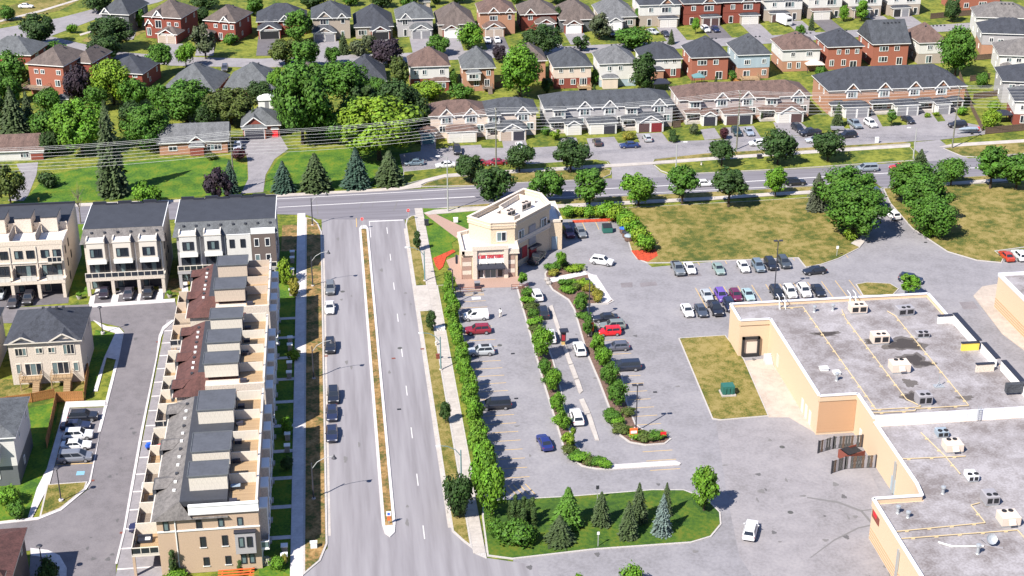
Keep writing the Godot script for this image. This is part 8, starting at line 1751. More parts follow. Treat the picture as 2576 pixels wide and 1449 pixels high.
# ---------- street furniture ----------
func arm_lamp(label: String, x: float, z: float, h: float, reach: float, pole: String, head: String, group: String, dome: bool):
	var t := thing("street_lamp", label, "street lamp", Vector3(x, 0, z), 0.0, group)
	var b := MB.new()
	b.lathe(Vector3.ZERO, [Vector2(0.32, 0), Vector2(0.32, 0.25), Vector2(0.24, 0.35), Vector2(0.0, 0.35)], 8)
	part(t, "base", b.mesh(), M.concrete)
	var p := MB.new()
	p.tube([Vector3(0, 0.2, 0), Vector3(0, h, 0)], 0.13, 0.09, 8)
	part(t, "pole", p.mesh(), M[pole])
	var a := MB.new()
	a.tube([Vector3(0, h - 1.0, 0), Vector3(reach * 0.25, h + 0.1, 0), Vector3(reach * 0.6, h + 0.75, 0), Vector3(reach, h + 0.95, 0)], 0.06, 0.05, 6)
	part(t, "arm", a.mesh(), M.pole_grey if dome else M[pole])
	var k := MB.new()
	if dome: k.lathe(Vector3(reach, h + 0.5, 0), [Vector2(0.0, 0.75), Vector2(0.08, 0.6), Vector2(0.16, 0.35), Vector2(0.4, 0.02), Vector2(0.0, 0.0)], 10)
	else: k.box(reach - 0.45 if reach < 0 else reach - 0.2, h + 0.82, -0.16, reach + 0.2 if reach < 0 else reach + 0.45, h + 0.98, 0.16)
	part(t, "lantern", k.mesh(), M[head])

func post_lamp(label: String, x: float, z: float, h: float):
	var t := thing("post_lamp", label, "lamp post", Vector3(x, 0, z), 0.0, "black lamp posts of the lane")
	var b := MB.new()
	b.lathe(Vector3.ZERO, [Vector2(0.35, 0), Vector2(0.35, 0.4), Vector2(0.0, 0.4)], 10)
	part(t, "base", b.mesh(), M.concrete_new)
	var p := MB.new()
	p.tube([Vector3(0, 0.3, 0), Vector3(0, h - 0.5, 0)], 0.11, 0.07, 8)
	part(t, "pole", p.mesh(), M.pole_dark)
	var k := MB.new()
	k.lathe(Vector3(0, h - 0.5, 0), [Vector2(0.08, 0), Vector2(0.22, 0.25), Vector2(0.45, 0.34), Vector2(0.3, 0.48), Vector2(0.0, 0.55)], 10)
	part(t, "lantern", k.mesh(), M.pole_dark)

func lot_lamp(label: String, x: float, z: float, h: float, n: int):
	var t := thing("car_park_lamp", label, "lamp post", Vector3(x, 0, z), 0.0, "tall car park lamps")
	var b := MB.new()
	b.lathe(Vector3.ZERO, [Vector2(0.35, 0), Vector2(0.35, 0.7), Vector2(0.0, 0.7)], 10)
	part(t, "base", b.mesh(), M.concrete)
	var p := MB.new()
	p.tube([Vector3(0, 0.5, 0), Vector3(0, h, 0)], 0.11, 0.09, 8)
	part(t, "pole", p.mesh(), M.pole_dark)
	for i in n:
		var s := 1.0 if i else -1.0
		var k := MB.new()
		k.bar(Vector3(0, h - 0.1, 0), Vector3(s * 0.5, h + 0.05, 0), 0.07); k.box(s * 0.5 - 0.35, h, -0.25, s * 0.5 + 0.35, h + 0.18, 0.25)
		part(t, "luminaire", k.mesh(), M.pole_dark)

func road_sign(called: String, label: String, x: float, z: float, h: float, w: float, hh: float, face: String, post: String, words: Array = [], y0 := 0.0, octagon := false) -> Node3D:
	var t := thing(called, label, "sign", Vector3(x, y0, z))
	var p := MB.new()
	p.bar(Vector3(0, 0, -0.05), Vector3(0, h, -0.05), 0.09)
	part(t, "post", p.mesh(), M[post])
	if octagon:
		var k := MB.new()
		for s in [[0.41, 0.0, M.white], [0.37, 0.012, M.red]]:
			var o := MB.new()
			var ring := []
			for i in 8: ring.append(Vector3(cos(TAU * (i + 0.5) / 8) * s[0], h + sin(TAU * (i + 0.5) / 8) * s[0], s[1]))
			for i in range(1, 7):
				o.tri(ring[0], ring[i], ring[i + 1]); o.tri(ring[0] - Vector3(0, 0, 0.02), ring[i + 1] - Vector3(0, 0, 0.02), ring[i] - Vector3(0, 0, 0.02))
			part(t, "plate", o.mesh(), s[2])
	else:
		bx(t, "plate", Vector3(0, h - hh / 2, 0.02), Vector3(w, hh, 0.08), M[face])
	for q in words:
		var tm := TextMesh.new()
		tm.text = q[0]
		var sf := SystemFont.new()
		sf.font_names = PackedStringArray(["Droid Sans"])
		tm.font = sf
		tm.font_size = 32
		tm.pixel_size = q[1]
		tm.depth = 0.02
		var o := part(t, "lettering", tm, M[q[3]])
		o.position = Vector3(0, h + q[2], 0.09)
	return t

func make_street():
	var wl := "boulevard lamps on the west verge"
	arm_lamp("dark curved-arm lamp on the west verge, nearest the viewer", -6.1, -189.7, 6.2, 3.3, "pole_dark", "pole_dark", wl, true)
	arm_lamp("dark curved-arm lamp on the west verge, second from the viewer", -6, -227.2, 6.2, 3.3, "pole_dark", "pole_dark", wl, true)
	arm_lamp("dark curved-arm lamp on the west verge beside the far parked cars", -6.1, -265, 6.2, 3.3, "pole_dark", "pole_dark", wl, true)
	arm_lamp("dark curved-arm lamp at the west corner of the junction", -6.1, -295.8, 6.2, 3.3, "pole_dark", "pole_dark", wl, true)
	var el := "teal boulevard lamps on the east verge"
	arm_lamp("teal curved-arm lamp beside the shop's lawn", 15.3, -264.8, 6.4, -3.2, "pole_teal", "white", el, false)
	arm_lamp("teal curved-arm lamp halfway along the hedge", 15.5, -227.8, 6.4, -3.2, "pole_teal", "white", el, false)
	arm_lamp("teal curved-arm lamp behind the large dark verge tree", 15.6, -190.4, 6.4, -3.2, "pole_teal", "white", el, false)
	post_lamp("black post lamp on the lane's grass corner", -42.6, -193.6, 5.8)
	post_lamp("black post lamp beside the semi-detached house's corner", -43.4, -249.1, 5.4)
	post_lamp("black post lamp at the bottom left", -41.9, -173.8, 5.8)
	lot_lamp("tall dark lamp beside the row of cars below the dry field", 80.3, -250.7, 11.0, 2)
	lot_lamp("dark twin-headed lamp at the end of the right drive-through bed", 44.4, -203.4, 8.3, 2)
	lot_lamp("slim dark lamp at the top of the right drive-through bed", 43.6, -243.1, 8.6, 1)
	lot_lamp("dark lamp in the hedge beside the shop's car park", 19.8, -254, 7.0, 1)
	for q in [["pale tall street lamp on the shop's corner", 22.7, -300.3, 12.4, -1], ["pale street lamp on the verge at the service road's mouth", 76.4, -318.2, 7.0, 1], ["pale street lamp at the right side street", 133.6, -320.4, 7.5, -1]]:
		var t := thing("street_lamp", q[0], "street lamp", Vector3(q[1], 0, q[2]), 0.0, "pale street lamps of the main road")
		var p := MB.new()
		p.tube([Vector3.ZERO, Vector3(0, q[3], 0)], 0.17, 0.09, 8)
		part(t, "pole", p.mesh(), M.pole_grey)
		var k := MB.new()
		k.bar(Vector3(0, q[3] - 0.1, 0), Vector3(q[4] * 1.6, q[3] + 0.25, 0), 0.09)
		part(t, "arm", k.mesh(), M.pole_grey)
		bx(t, "lantern", Vector3(q[4] * 1.9, q[3] + 0.28, 0), Vector3(0.9, 0.16, 0.34), M.white)
	# timber poles and overhead wires
	var poles := [["grey timber utility pole beside the purple corner tree", Vector2(-23.2, -318), 14.0], ["grey timber utility pole before the first town house row", Vector2(35.9, -325.7), 14.6], ["grey timber utility pole before the mauve-grey town houses", Vector2(94.2, -331.9), 14.6], ["grey timber utility pole at the right side street", Vector2(145.4, -326.3), 15.6]]
	for q in poles:
		var t := thing("utility_pole", q[0], "utility pole", Vector3(q[1].x, 0, q[1].y), 0.0, "timber utility poles")
		var p := MB.new()
		p.tube([Vector3.ZERO, Vector3(0, q[2], 0)], 0.2, 0.12, 8)
		part(t, "pole", p.mesh(), M.pole_wood)
		var k := MB.new()
		k.bar(Vector3(-0.1, q[2] - 0.6, -1.3), Vector3(-0.1, q[2] - 0.6, 1.3), 0.12)
		part(t, "crossarm", k.mesh(), M.pole_wood)
		for s in 3: bx(t, "insulator", Vector3(-0.1, q[2] - 0.45, -1.1 + s * 1.1), Vector3(0.1, 0.2, 0.1), M.trim)
	var names := ["back", "middle", "front"]
	for k in 9:
		var m := MB.new()
		var off := Vector3(0, -0.35, -1.1 + (k % 3) * 1.1) if k < 3 else Vector3(0.15, -1.4 - (k - 3) * 0.75, 0.16)
		var xs := [Vector3(poles[0][1].x - 70, poles[0][2] - 0.3, poles[0][1].y + 3)]
		for q in poles: xs.append(Vector3(q[1].x, q[2], q[1].y))
		xs.append(Vector3(poles[3][1].x + 60, poles[3][2], poles[3][1].y - 2))
		for i in xs.size() - 1:
			var pts := []
			for j in 13:
				var f := j / 12.0
				pts.append(xs[i].lerp(xs[i + 1], f) + off + Vector3(0, -1.1 * 4 * f * (1 - f), 0))
			m.tube(pts, 0.028, 0.028, 4)
		var w: String = (names[k] + " of the three top overhead wires") if k < 3 else (["highest", "second", "third", "fourth", "fifth", "lowest"][k - 3] + " of the overhead wires stacked below the crossarms")
		top("overhead_wire", m.mesh(), M.wire, w, "wire", "overhead wires between the utility poles")
	# signs
	road_sign("stop_sign", "red stop sign on the head of the median", 4.2, -292.4, 2.3, 0.8, 0.8, "red", "pole_grey", [["STOP", 0.009, 0.0, "white"]], 0.1, true)
	road_sign("stop_sign", "red stop sign at the shop's corner of the junction", 14, -296.1, 2.3, 0.8, 0.8, "red", "pole_grey", [["STOP", 0.009, 0.0, "white"]], 0.1, true)
	var kr := road_sign("traffic_sign", "white keep-right sign over an orange marker on the median's near end", 4.5, -181.8, 2.1, 0.7, 0.75, "white", "pole_grey", [], 0.14)
	bx(kr, "marker", Vector3(0, 0.95, 0.02), Vector3(0.45, 0.7, 0.06), M.orange)
	var ar := MB.new()
	ar.lathe(Vector3.ZERO, [Vector2(0.2, -0.02), Vector2(0.2, 0.03), Vector2(0.0, 0.03)], 12)
	var ap := part(kr, "arrow_disc", ar.mesh(), M.blue)
	ap.position = Vector3(0, 1.72, 0.07); ap.rotation.x = PI / 2
	for q in [["orange menu sign beside the bright red car", 42.8, -237.6, 2.6, 1.4, 1.7], ["orange menu sign at the end of the right drive-through bed", 43.5, -200.8, 2.0, 1.2, 1.5]]:
		var t := thing("menu_sign", q[0], "sign", Vector3(q[1], 0.15, q[2]), 0.0, "orange drive-through signs")
		bx(t, "panel", Vector3(0, q[3] - q[5] / 2, 0), Vector3(q[4], q[5], 0.22), M.orange)
		bx(t, "poster", Vector3(0, q[3] - q[5] * 0.4, 0.13), Vector3(q[4] * 0.8, q[5] * 0.3, 0.04), M.trim)
		bx(t, "base", Vector3(0, (q[3] - q[5]) / 2, 0), Vector3(q[4] * 0.6, q[3] - q[5], 0.2), M.concrete)
	road_sign("direction_sign", "small red sign on the tip of the right drive-through bed", 48.1, -200.2, 1.4, 0.9, 0.7, "red", "pole_dark", [], 0.15)
	road_sign("parking_sign", "small dark sign beside the kerb of the bottom island", 34.9, -184.2, 2.6, 0.45, 0.6, "pole_dark", "pole_grey", [], 0.13)
	road_sign("parking_sign", "small white sign post in the bottom island's grass", 33, -172.7, 2.4, 0.35, 0.45, "white", "pole_grey", [], 0.13)
	road_sign("parking_sign", "small white sign on the dry field's edge by the entrance", 97.7, -266.8, 2.2, 0.5, 0.6, "white", "pole_grey", [], 0.13)
	# drive-through menu board
	var mb := thing("menu_board", "tall dark menu board with a canopy on the drive-through divider", "menu board", Vector3(Vector2(37.6, -234.8).x, 0.14, Vector2(37.6, -234.8).y))
	bx(mb, "cabinet", Vector3(0, 1.7, 0), Vector3(0.9, 1.9, 0.7), M.pole_dark); bx(mb, "canopy", Vector3(0.1, 2.75, 0.1), Vector3(1.5, 0.2, 1.4), M.dark_trim); bx(mb, "screen", Vector3(0.0, 1.5, 0.36), Vector3(0.6, 1.2, 0.04), M.poster_red); bx(mb, "base", Vector3(0, 0.38, 0), Vector3(0.6, 0.76, 0.5), M.paint_yellow)
	# bins and boxes behind the shop
	var sk := thing("dumpster", "dark green dumpster with black lids behind the shop", "dumpster", Vector3(Vector2(54.5, -285).x, 0.02, Vector2(54.5, -285).y))
	var dm := MB.new()
	dm.box(-1.0, 0.15, -0.8, 1.0, 1.2, 0.8); dm.quad(Vector3(-1.0, 1.2, 0.8), Vector3(1.0, 1.2, 0.8), Vector3(1.0, 1.6, -0.8), Vector3(-1.0, 1.6, -0.8)); dm.quad(Vector3(1.0, 1.2, -0.8), Vector3(-1.0, 1.2, -0.8), Vector3(-1.0, 1.6, -0.8), Vector3(1.0, 1.6, -0.8))
	dm.tri(Vector3(1.0, 1.2, 0.8), Vector3(1.0, 1.2, -0.8), Vector3(1.0, 1.6, -0.8)); dm.tri(Vector3(-1.0, 1.2, -0.8), Vector3(-1.0, 1.2, 0.8), Vector3(-1.0, 1.6, -0.8))
	part(sk, "body", dm.mesh(), M.green_metal)
	for s in [-1, 1]:
		var l := bx(sk, "lid", Vector3(s * 0.5, 1.44, 0), Vector3(0.98, 0.07, 1.7), M.black)
		l.rotation.x = 0.245
	for q in [["blue-lidded waste barrel behind the shop, farthest of three", 57.8, -284.1, "blue"], ["brown waste barrel behind the shop, middle of three", 57.9, -281.8, "dark_trim"], ["grey-blue waste barrel behind the shop, nearest of three", 58, -279.8, "hvac_blue"]]:
		var b := thing("waste_barrel", q[0], "barrel", Vector3(q[1], 0.1, q[2]), 0.0, "waste barrels behind the shop")
		var k := MB.new()
		k.lathe(Vector3.ZERO, [Vector2(0.75, 0), Vector2(0.85, 0.2), Vector2(0.85, 0.9), Vector2(0.8, 1.0), Vector2(0, 1.0)], 12)
		part(b, "body", k.mesh(), M.soil)
		var l := MB.new()
		l.lathe(Vector3.ZERO, [Vector2(0.92, 1.0), Vector2(0.9, 1.12), Vector2(0.5, 1.36), Vector2(0.0, 1.42)], 12)
		part(b, "lid", l.mesh(), M[q[3]])
	# utility cabinets, hydrant, mailbox
	for q in [["white utility cabinet on the west verge near the bottom", -6.1, -177.2, 0.9, 1.0, "white"], ["white utility cabinet on the shop's lawn", 23.8, -294, 0.9, 1.0, "white"], ["dark mailbox beside the shop's brick path", 17.6, -293, 0.9, 1.3, "dark_trim"], ["small dark red box on the east verge", 15.3, -232, 0.6, 0.9, "rust"], ["dark utility cabinet on the verge before the mauve-grey row", 97.8, -324.7, 1.1, 1.0, "dark_trim"], ["white cabinet at the right side street's verge", 128.9, -332.3, 0.8, 1.4, "white"], ["cream bus stop seat beside the concrete pad", 16.6, -243.4, 1.6, 0.5, "white"]]:
		var b := thing("utility_cabinet" if not q[0].contains("seat") else "bench", q[0], "cabinet" if not q[0].contains("seat") else "bench", Vector3(q[1], 0.1, q[2]), 0.0, "roadside cabinets")
		bx(b, "body", Vector3(0, q[4] * 0.45, 0), Vector3(q[3], q[4] * 0.9, q[3] * 0.6), M[q[5]]); bx(b, "lid", Vector3(0, q[4] * 0.94, 0), Vector3(q[3] + 0.1, q[4] * 0.1, q[3] * 0.6 + 0.1), M[q[5]])
	for q in [["cream fire hydrant on the verge before the mauve-grey row", 83.3, -322.1, "trim_cream"], ["yellow fire hydrant on the corner lawn", 8.8, -318.1, "yellow"], ["yellow fire hydrant on the east verge", 15.4, -237.2, "trim_cream"], ["yellow fire hydrant behind the left-edge cream block", -65.3, -317.3, "yellow"]]:
		var b := thing("fire_hydrant", q[0], "hydrant", Vector3(q[1], 0.1, q[2]), 0.0, "fire hydrants")
		var k := MB.new()
		k.lathe(Vector3.ZERO, [Vector2(0.22, 0), Vector2(0.22, 0.08), Vector2(0.15, 0.1), Vector2(0.15, 0.6), Vector2(0.2, 0.64), Vector2(0.16, 0.78), Vector2(0.0, 0.86)], 8)
		part(b, "barrel", k.mesh(), M[q[3]])
		bx(b, "outlets", Vector3(0, 0.5, 0), Vector3(0.5, 0.14, 0.14), M[q[3]])
	# garden things on terraces and balconies
	var rc := thing("lounge_chair", "bright red chair on a lane balcony of the near block", "chair", Vector3(-28.4, 3.5, -200.0), 0.6)
	bx(rc, "seat", Vector3(0, 0.3, 0), Vector3(1.2, 0.35, 1.0), M.red); bx(rc, "backrest", Vector3(0, 0.75, -0.45), Vector3(1.2, 0.9, 0.25), M.red)
	var bl := thing("ride_on_toy", "bright blue plastic thing standing on the walk beside the middle block", "toy", Vector3(-31.2, 0.1, -207.4), 0.4)
	bx(bl, "body", Vector3(0, 0.35, 0), Vector3(1.3, 0.4, 0.7), M.blue); bx(bl, "cab", Vector3(-0.15, 0.7, 0), Vector3(0.6, 0.35, 0.6), M.blue)
	for s in 4: bx(bl, "wheel", Vector3(-0.4 if s < 2 else 0.4, 0.15, -0.36 if s % 2 else 0.36), Vector3(0.3, 0.3, 0.12), M.black)
	var tb := thing("terrace_table", "pale blue-green table on the nearest roof terrace", "table", Vector3(-16.0, 10.25, -177.2))
	bx(tb, "tabletop", Vector3(0, 0.72, 0), Vector3(1.3, 0.06, 0.8), M.hvac_blue)
	for s in 4: bx(tb, "leg", Vector3(-0.55 if s < 2 else 0.55, 0.35, -0.32 if s % 2 else 0.32), Vector3(0.06, 0.7, 0.06), M.pole_dark)
	var gl := thing("artificial_turf", "bright green turf mat on the nearest lane balcony", "mat", Vector3(-28.2, 3.52, -174.6))
	bx(gl, "mat", Vector3(0, 0.02, 0), Vector3(2.6, 0.03, 0.9), M.green)
	var sf := thing("patio_sofa", "dark patio sofa on the nearest lane balcony", "sofa", Vector3(-28.6, 3.5, -176.4))
	bx(sf, "seat", Vector3(0, 0.25, 0), Vector3(2.0, 0.4, 0.9), M.dark_trim); bx(sf, "backrest", Vector3(0, 0.6, -0.42), Vector3(2.0, 0.5, 0.2), M.dark_trim); bx(sf, "cushion", Vector3(0.4, 0.5, 0.05), Vector3(0.7, 0.14, 0.6), M.trim)
	for q in [["dark barbecue on a lane balcony of the near block", -28.5, -186.0], ["covered barbecue on a balcony of the middle block", -28.3, -219.0], ["dark barbecue on a balcony of the far block", -28.4, -240.5]]:
		var g := thing("barbecue", q[0], "barbecue", Vector3(q[1], 3.5, q[2]), 0.0, "barbecues on the lane balconies")
		bx(g, "cart", Vector3(0, 0.4, 0), Vector3(1.1, 0.8, 0.55), M.pole_dark); bx(g, "hood", Vector3(0, 0.98, 0), Vector3(0.9, 0.36, 0.55), M.black)
	for q in [["pale planter with a small bush right of the three-unit cream block", -32.8, -263.4], ["pale planter with a small bush between the two cream blocks' drives", -49.6, -264.7]]:
		var b := thing("planter", q[0], "planter", Vector3(q[1], 0, q[2]), 0.0, "planters by the lane")
		var k := MB.new()
		k.lathe(Vector3.ZERO, [Vector2(0.35, 0), Vector2(0.5, 0.6), Vector2(0.55, 0.62), Vector2(0.0, 0.56)], 10)
		part(b, "pot", k.mesh(), M.concrete)
		var f := part(b, "plant", crowns["shrub1"], M.leaf_bright)
		f.position.y = 0.95; f.scale = Vector3(0.6, 0.6, 0.6)
	# boulders
	for q in [["pale boulder on the island by the cross walk, left", 38.7, -262.3], ["pale boulder on the island by the cross walk, middle", 38.8, -260.6], ["pale boulder on the island by the cross walk, right", 46.5, -266.3]]:
		var k := MB.new()
		k.lathe(Vector3.ZERO, [Vector2(0.55, 0), Vector2(0.6, 0.25), Vector2(0.4, 0.5), Vector2(0.0, 0.58)], 7)
		top("boulder", k.mesh(), M.rock, q[0], "rock", "boulders in the beds", Vector3(q[1], 0.14, q[2]))

func make_marks():
	# paint lies 4 mm or more over the asphalt and belongs to it
	var bv: Node3D = get_node("boulevard")
	for i in 9:
		var z := -293.0 + i * 14.0
		sub_sheet(bv, "lane_line", rect(9.2, z, 9.36, z + 3.4), 0.016, M.paint_white)
	sub_sheet(bv, "stop_line", rect(5.7, -297.0, 12.9, -296.5), 0.016, M.paint_white)
	sub_sheet(bv, "edge_line", rect(5.7, -296.4, 5.85, -288.0), 0.016, M.paint_white)
	sub_sheet(bv, "edge_line", rect(3.0, -299.0, 3.14, -294.0), 0.016, M.paint_yellow)
	sub_sheet(bv, "gutter", rect(-4.2, -290, -3.75, -180), 0.012, M.concrete)
	sub_sheet(bv, "gutter", rect(12.75, -292, 13.2, -180), 0.012, M.concrete)
	var mr: Node3D = get_node("main_road")
	for q in [pv([-13.4, -307.4, 29.3, -308.7, 29.2, -308.3, -13.4, -307.1]), pv([37.8, -309.6, 89.6, -310.6, 146.6, -313.1, 146.4, -312.7, 89.5, -310.2, 37.8, -309.3]), pv([-18.3, -312.3, 29.8, -313.8, 38.8, -314.5, 38.8, -314.2, 29.7, -313.5, -18.3, -312]), pv([38.2, -305.7, 59.2, -306, 90.3, -306.5, 118.6, -307.1, 118.6, -306.8, 90.3, -306.2, 59.2, -305.8, 38.2, -305.4])]:
		sub_sheet(mr, "road_line", q, 0.022, M.paint_white)
	for q in [pv([7.3, -311.9, 7.4, -311.8, 6.8, -305.2, 6.7, -305.2]), pv([5.3, -310.2, 5.5, -310.1, 4, -304.4, 3.8, -304.4]), pv([22.8, -311.2, 23, -311.2, 23.1, -306.8, 22.8, -306.8]), pv([17.3, -310.6, 17.5, -310.6, 18.1, -306.7, 17.9, -306.7]), pv([-5.3, -310.3, -5.2, -310.2, -4.9, -302, -5.1, -302]), pv([12.3, -308.6, 12.5, -308.6, 11.3, -302.3, 11.1, -302.4])]:
		sub_sheet(mr, "crack", q, 0.02, M.crack)
	var lot: Node3D = get_node("car_park")
	# stalls along the hedge
	for i in 25:
		var z := -257.5 + i * 2.72
		sub_sheet(lot, "stall_line", rect(20.9, z, 26.0, z + 0.13), 0.01, M.paint_yellow)
	for k in 5: sub_sheet(lot, "hatch_line", strip(Vector2(20.9, -258.0 - k * 0.8), Vector2(26.0, -257.2 - k * 0.8), 0.13), 0.011, M.paint_yellow)
	sub_sheet(lot, "access_symbol", rect(23.5, -256.6, 25.2, -255.4), 0.012, M.paint_white)
	for k in 5: sub_sheet(lot, "hatch_line", strip(Vector2(21.5 + k * 0.9, -190.2), Vector2(22.6 + k * 0.9, -187.2), 0.13), 0.011, M.paint_yellow)
	# stalls along the right drive-through bed, beds and plaza rows
	for i in 21:
		var z := -244.0 + i * 2.75
		if z < -190: sub_sheet(lot, "stall_line", rect(43.9 + i * 0.02, z, 48.9, z + 0.13), 0.01, M.paint_yellow)
	for i in 14: sub_sheet(lot, "stall_line", rect(64.0 + i * 2.75, -270.6, 64.13 + i * 2.75, -266.0), 0.01, M.paint_yellow)
	for i in 12: sub_sheet(lot, "stall_line", rect(66.2 + i * 2.75, -255.6, 66.33 + i * 2.75, -245.0), 0.01, M.paint_yellow)
	for i in 5: sub_sheet(lot, "stall_line", rect(44.6 + i * 2.8, -291.5, 44.73 + i * 2.8, -286.5), 0.01, M.paint_yellow)
	# tarred seams and patches in the yard
	for q in [pv([65.6, -181.7, 69.8, -179.9, 72.4, -177.3, 73, -173.5, 72.2, -166.2, 70.9, -161.3, 70.7, -161.3, 72, -166.1, 72.6, -173.3, 72.1, -176.9, 69.6, -179.5, 65.5, -181.4]), pv([72.4, -177.3, 74.1, -177.5, 74, -177.3, 72.3, -177]), pv([72.7, -173.3, 70.4, -172.8, 66.1, -170.3, 61.5, -166.6, 61.5, -166.8, 66.1, -170.6, 70.4, -173.1, 72.7, -173.6])]:
		sub_sheet(lot, "tar_seam", q, 0.016, M.crack)
	var dr := [50.1, -215.8, 27, -216.4, 28.4, -232.5, 106.5, -273.1, 118, -271.7, 7.7, -215.1, -3.9, -235.5, 12.9, -236.2, 7.7, -233.2, -38.9, -198.9, -32.9, -184.3, -33.3, -244.6]
	for i in range(0, dr.size(), 2):
		var k := MB.new()
		k.box(-0.32, 0.0, -0.22, 0.32, 0.03, 0.22)
		var o := struct("drain_grate", k.mesh(), M.rust if i > 10 else M.black)
		o.position = Vector3(dr[i], 0.012, dr[i + 1])
	# manhole covers and oil spots
	for q in [Vector2(9.0, -237), Vector2(-0.5, -262), Vector2(26.5, -236), Vector2(62, -178), Vector2(66, -196)]:
		var k := MB.new()
		k.lathe(Vector3.ZERO, [Vector2(0.42, 0), Vector2(0.42, 0.02), Vector2(0, 0.022)], 12)
		var o := struct("manhole_cover", k.mesh(), M.screen_grey)
		o.position = Vector3(q.x, 0.012, q.y)
	# parking pad
	var pad: Node3D = get_node("parking_pad")
	sub_sheet(pad, "stall_line", pv([-44.9, -204.3, -39.3, -204.1, -39.3, -203.9, -44.9, -204.1]), 0.016, M.paint_yellow)
	sub_sheet(pad, "access_symbol", pv([-41.5, -201.9, -40.3, -201.8, -40.3, -200.7, -41.5, -200.7]), 0.016, M.paint_blue)
	# water stains on the plaza roof
	var pb: Node3D = get_node("plaza_building")
	for q in [[87.4, -217.2, 1.6, 0.9, 6.426], [92.2, -215.6, 3.2, 2.2, 6.428], [91.6, -210.0, 1.9, 2.2, 6.43], [93.2, -208.4, 1.4, 0.9, 6.432], [86.8, -197.8, 1.4, 1.6, 6.426], [88.2, -202.4, 1.0, 1.2, 6.426], [92.2, -160.0, 2.0, 1.6, 5.726], [95.0, -196.6, 1.2, 0.7, 6.426], [80.4, -221.0, 2.2, 0.8, 6.426]]:
		sub_sheet(pb, "water_stain", blob(q[0], q[1], q[2] * 1.12, q[3] * 1.12), q[4] - 0.003, M.stain_pale).position = -Vector3(67, 0, -233.4)
		if q[2] > 1.3: sub_sheet(pb, "water_stain", blob(q[0], q[1], q[2] * 0.8, q[3] * 0.8), q[4] + 0.008, M.stain).position = -Vector3(67, 0, -233.4)
	# oil spots, patches and tyre scuffs in the asphalt
	rng.seed = 77
	for k in 46:
		var p := Vector2(rng.randf_range(22, 72), rng.randf_range(-252, -160))
		if k > 30: p = Vector2(rng.randf_range(58, 76), rng.randf_range(-190, -158))
		sub_sheet(lot, "oil_spot", blob(p.x, p.y, rng.randf_range(0.12, 0.5), rng.randf_range(0.15, 0.6)), 0.017 + k * 0.0004, M.crack if k % 3 else M.oil)
	for k in 14: sub_sheet(bv, "oil_spot", blob([-0.6, 7.2, 11.2, 0.8][k % 4] + rng.randf_range(-0.8, 0.8), rng.randf_range(-290, -172), rng.randf_range(0.12, 0.3), rng.randf_range(0.3, 1.0)), 0.02 + k * 0.0004, M.crack)
	var la: Node3D = get_node("lane")
	for k in 16: sub_sheet(la, "oil_spot", blob(rng.randf_range(-38, -33.5), rng.randf_range(-248, -176), rng.randf_range(0.15, 0.4), rng.randf_range(0.15, 0.5)), 0.01 + k * 0.0004, M.oil)
	for q in [pv([52.5, -259.5, 54.8, -259.6, 54.5, -257.4, 52.3, -257.4]), pv([56.2, -259.1, 59.4, -259.4, 59.4, -257.6, 56, -257.3]), pv([64, -262.3, 68.7, -262.5, 68.8, -260.9, 63.8, -260.8]), pv([113.7, -243.4, 116.5, -243.4, 116.2, -240.3, 113.3, -240.3])]:
		sub_sheet(lot, "asphalt_patch", q, 0.013, M.asphalt)

func blob(x: float, z: float, rx: float, rz: float) -> PackedVector2Array:
	var o := PackedVector2Array()
	var a0 := fmod(abs(x * 3.7 + z * 1.9), TAU)
	for i in 26:
		var a := TAU * i / 26
		var k := 1.0 + 0.2 * sin(a * 3 + a0) + 0.13 * sin(a * 7 + a0 * 2.3) + 0.08 * sin(a * 11 + a0 * 5.1)
		o.append(Vector2(x + cos(a) * rx * k, z + sin(a) * rz * k))
	return o

func ordinal(i: int) -> String:
	return ["first", "second", "third", "fourth", "fifth", "sixth", "seventh", "eighth", "ninth", "tenth", "eleventh", "twelfth", "thirteenth", "fourteenth", "fifteenth", "sixteenth", "seventeenth", "eighteenth", "nineteenth", "twentieth", "twenty-first", "twenty-second", "twenty-third", "twenty-fourth"][i]

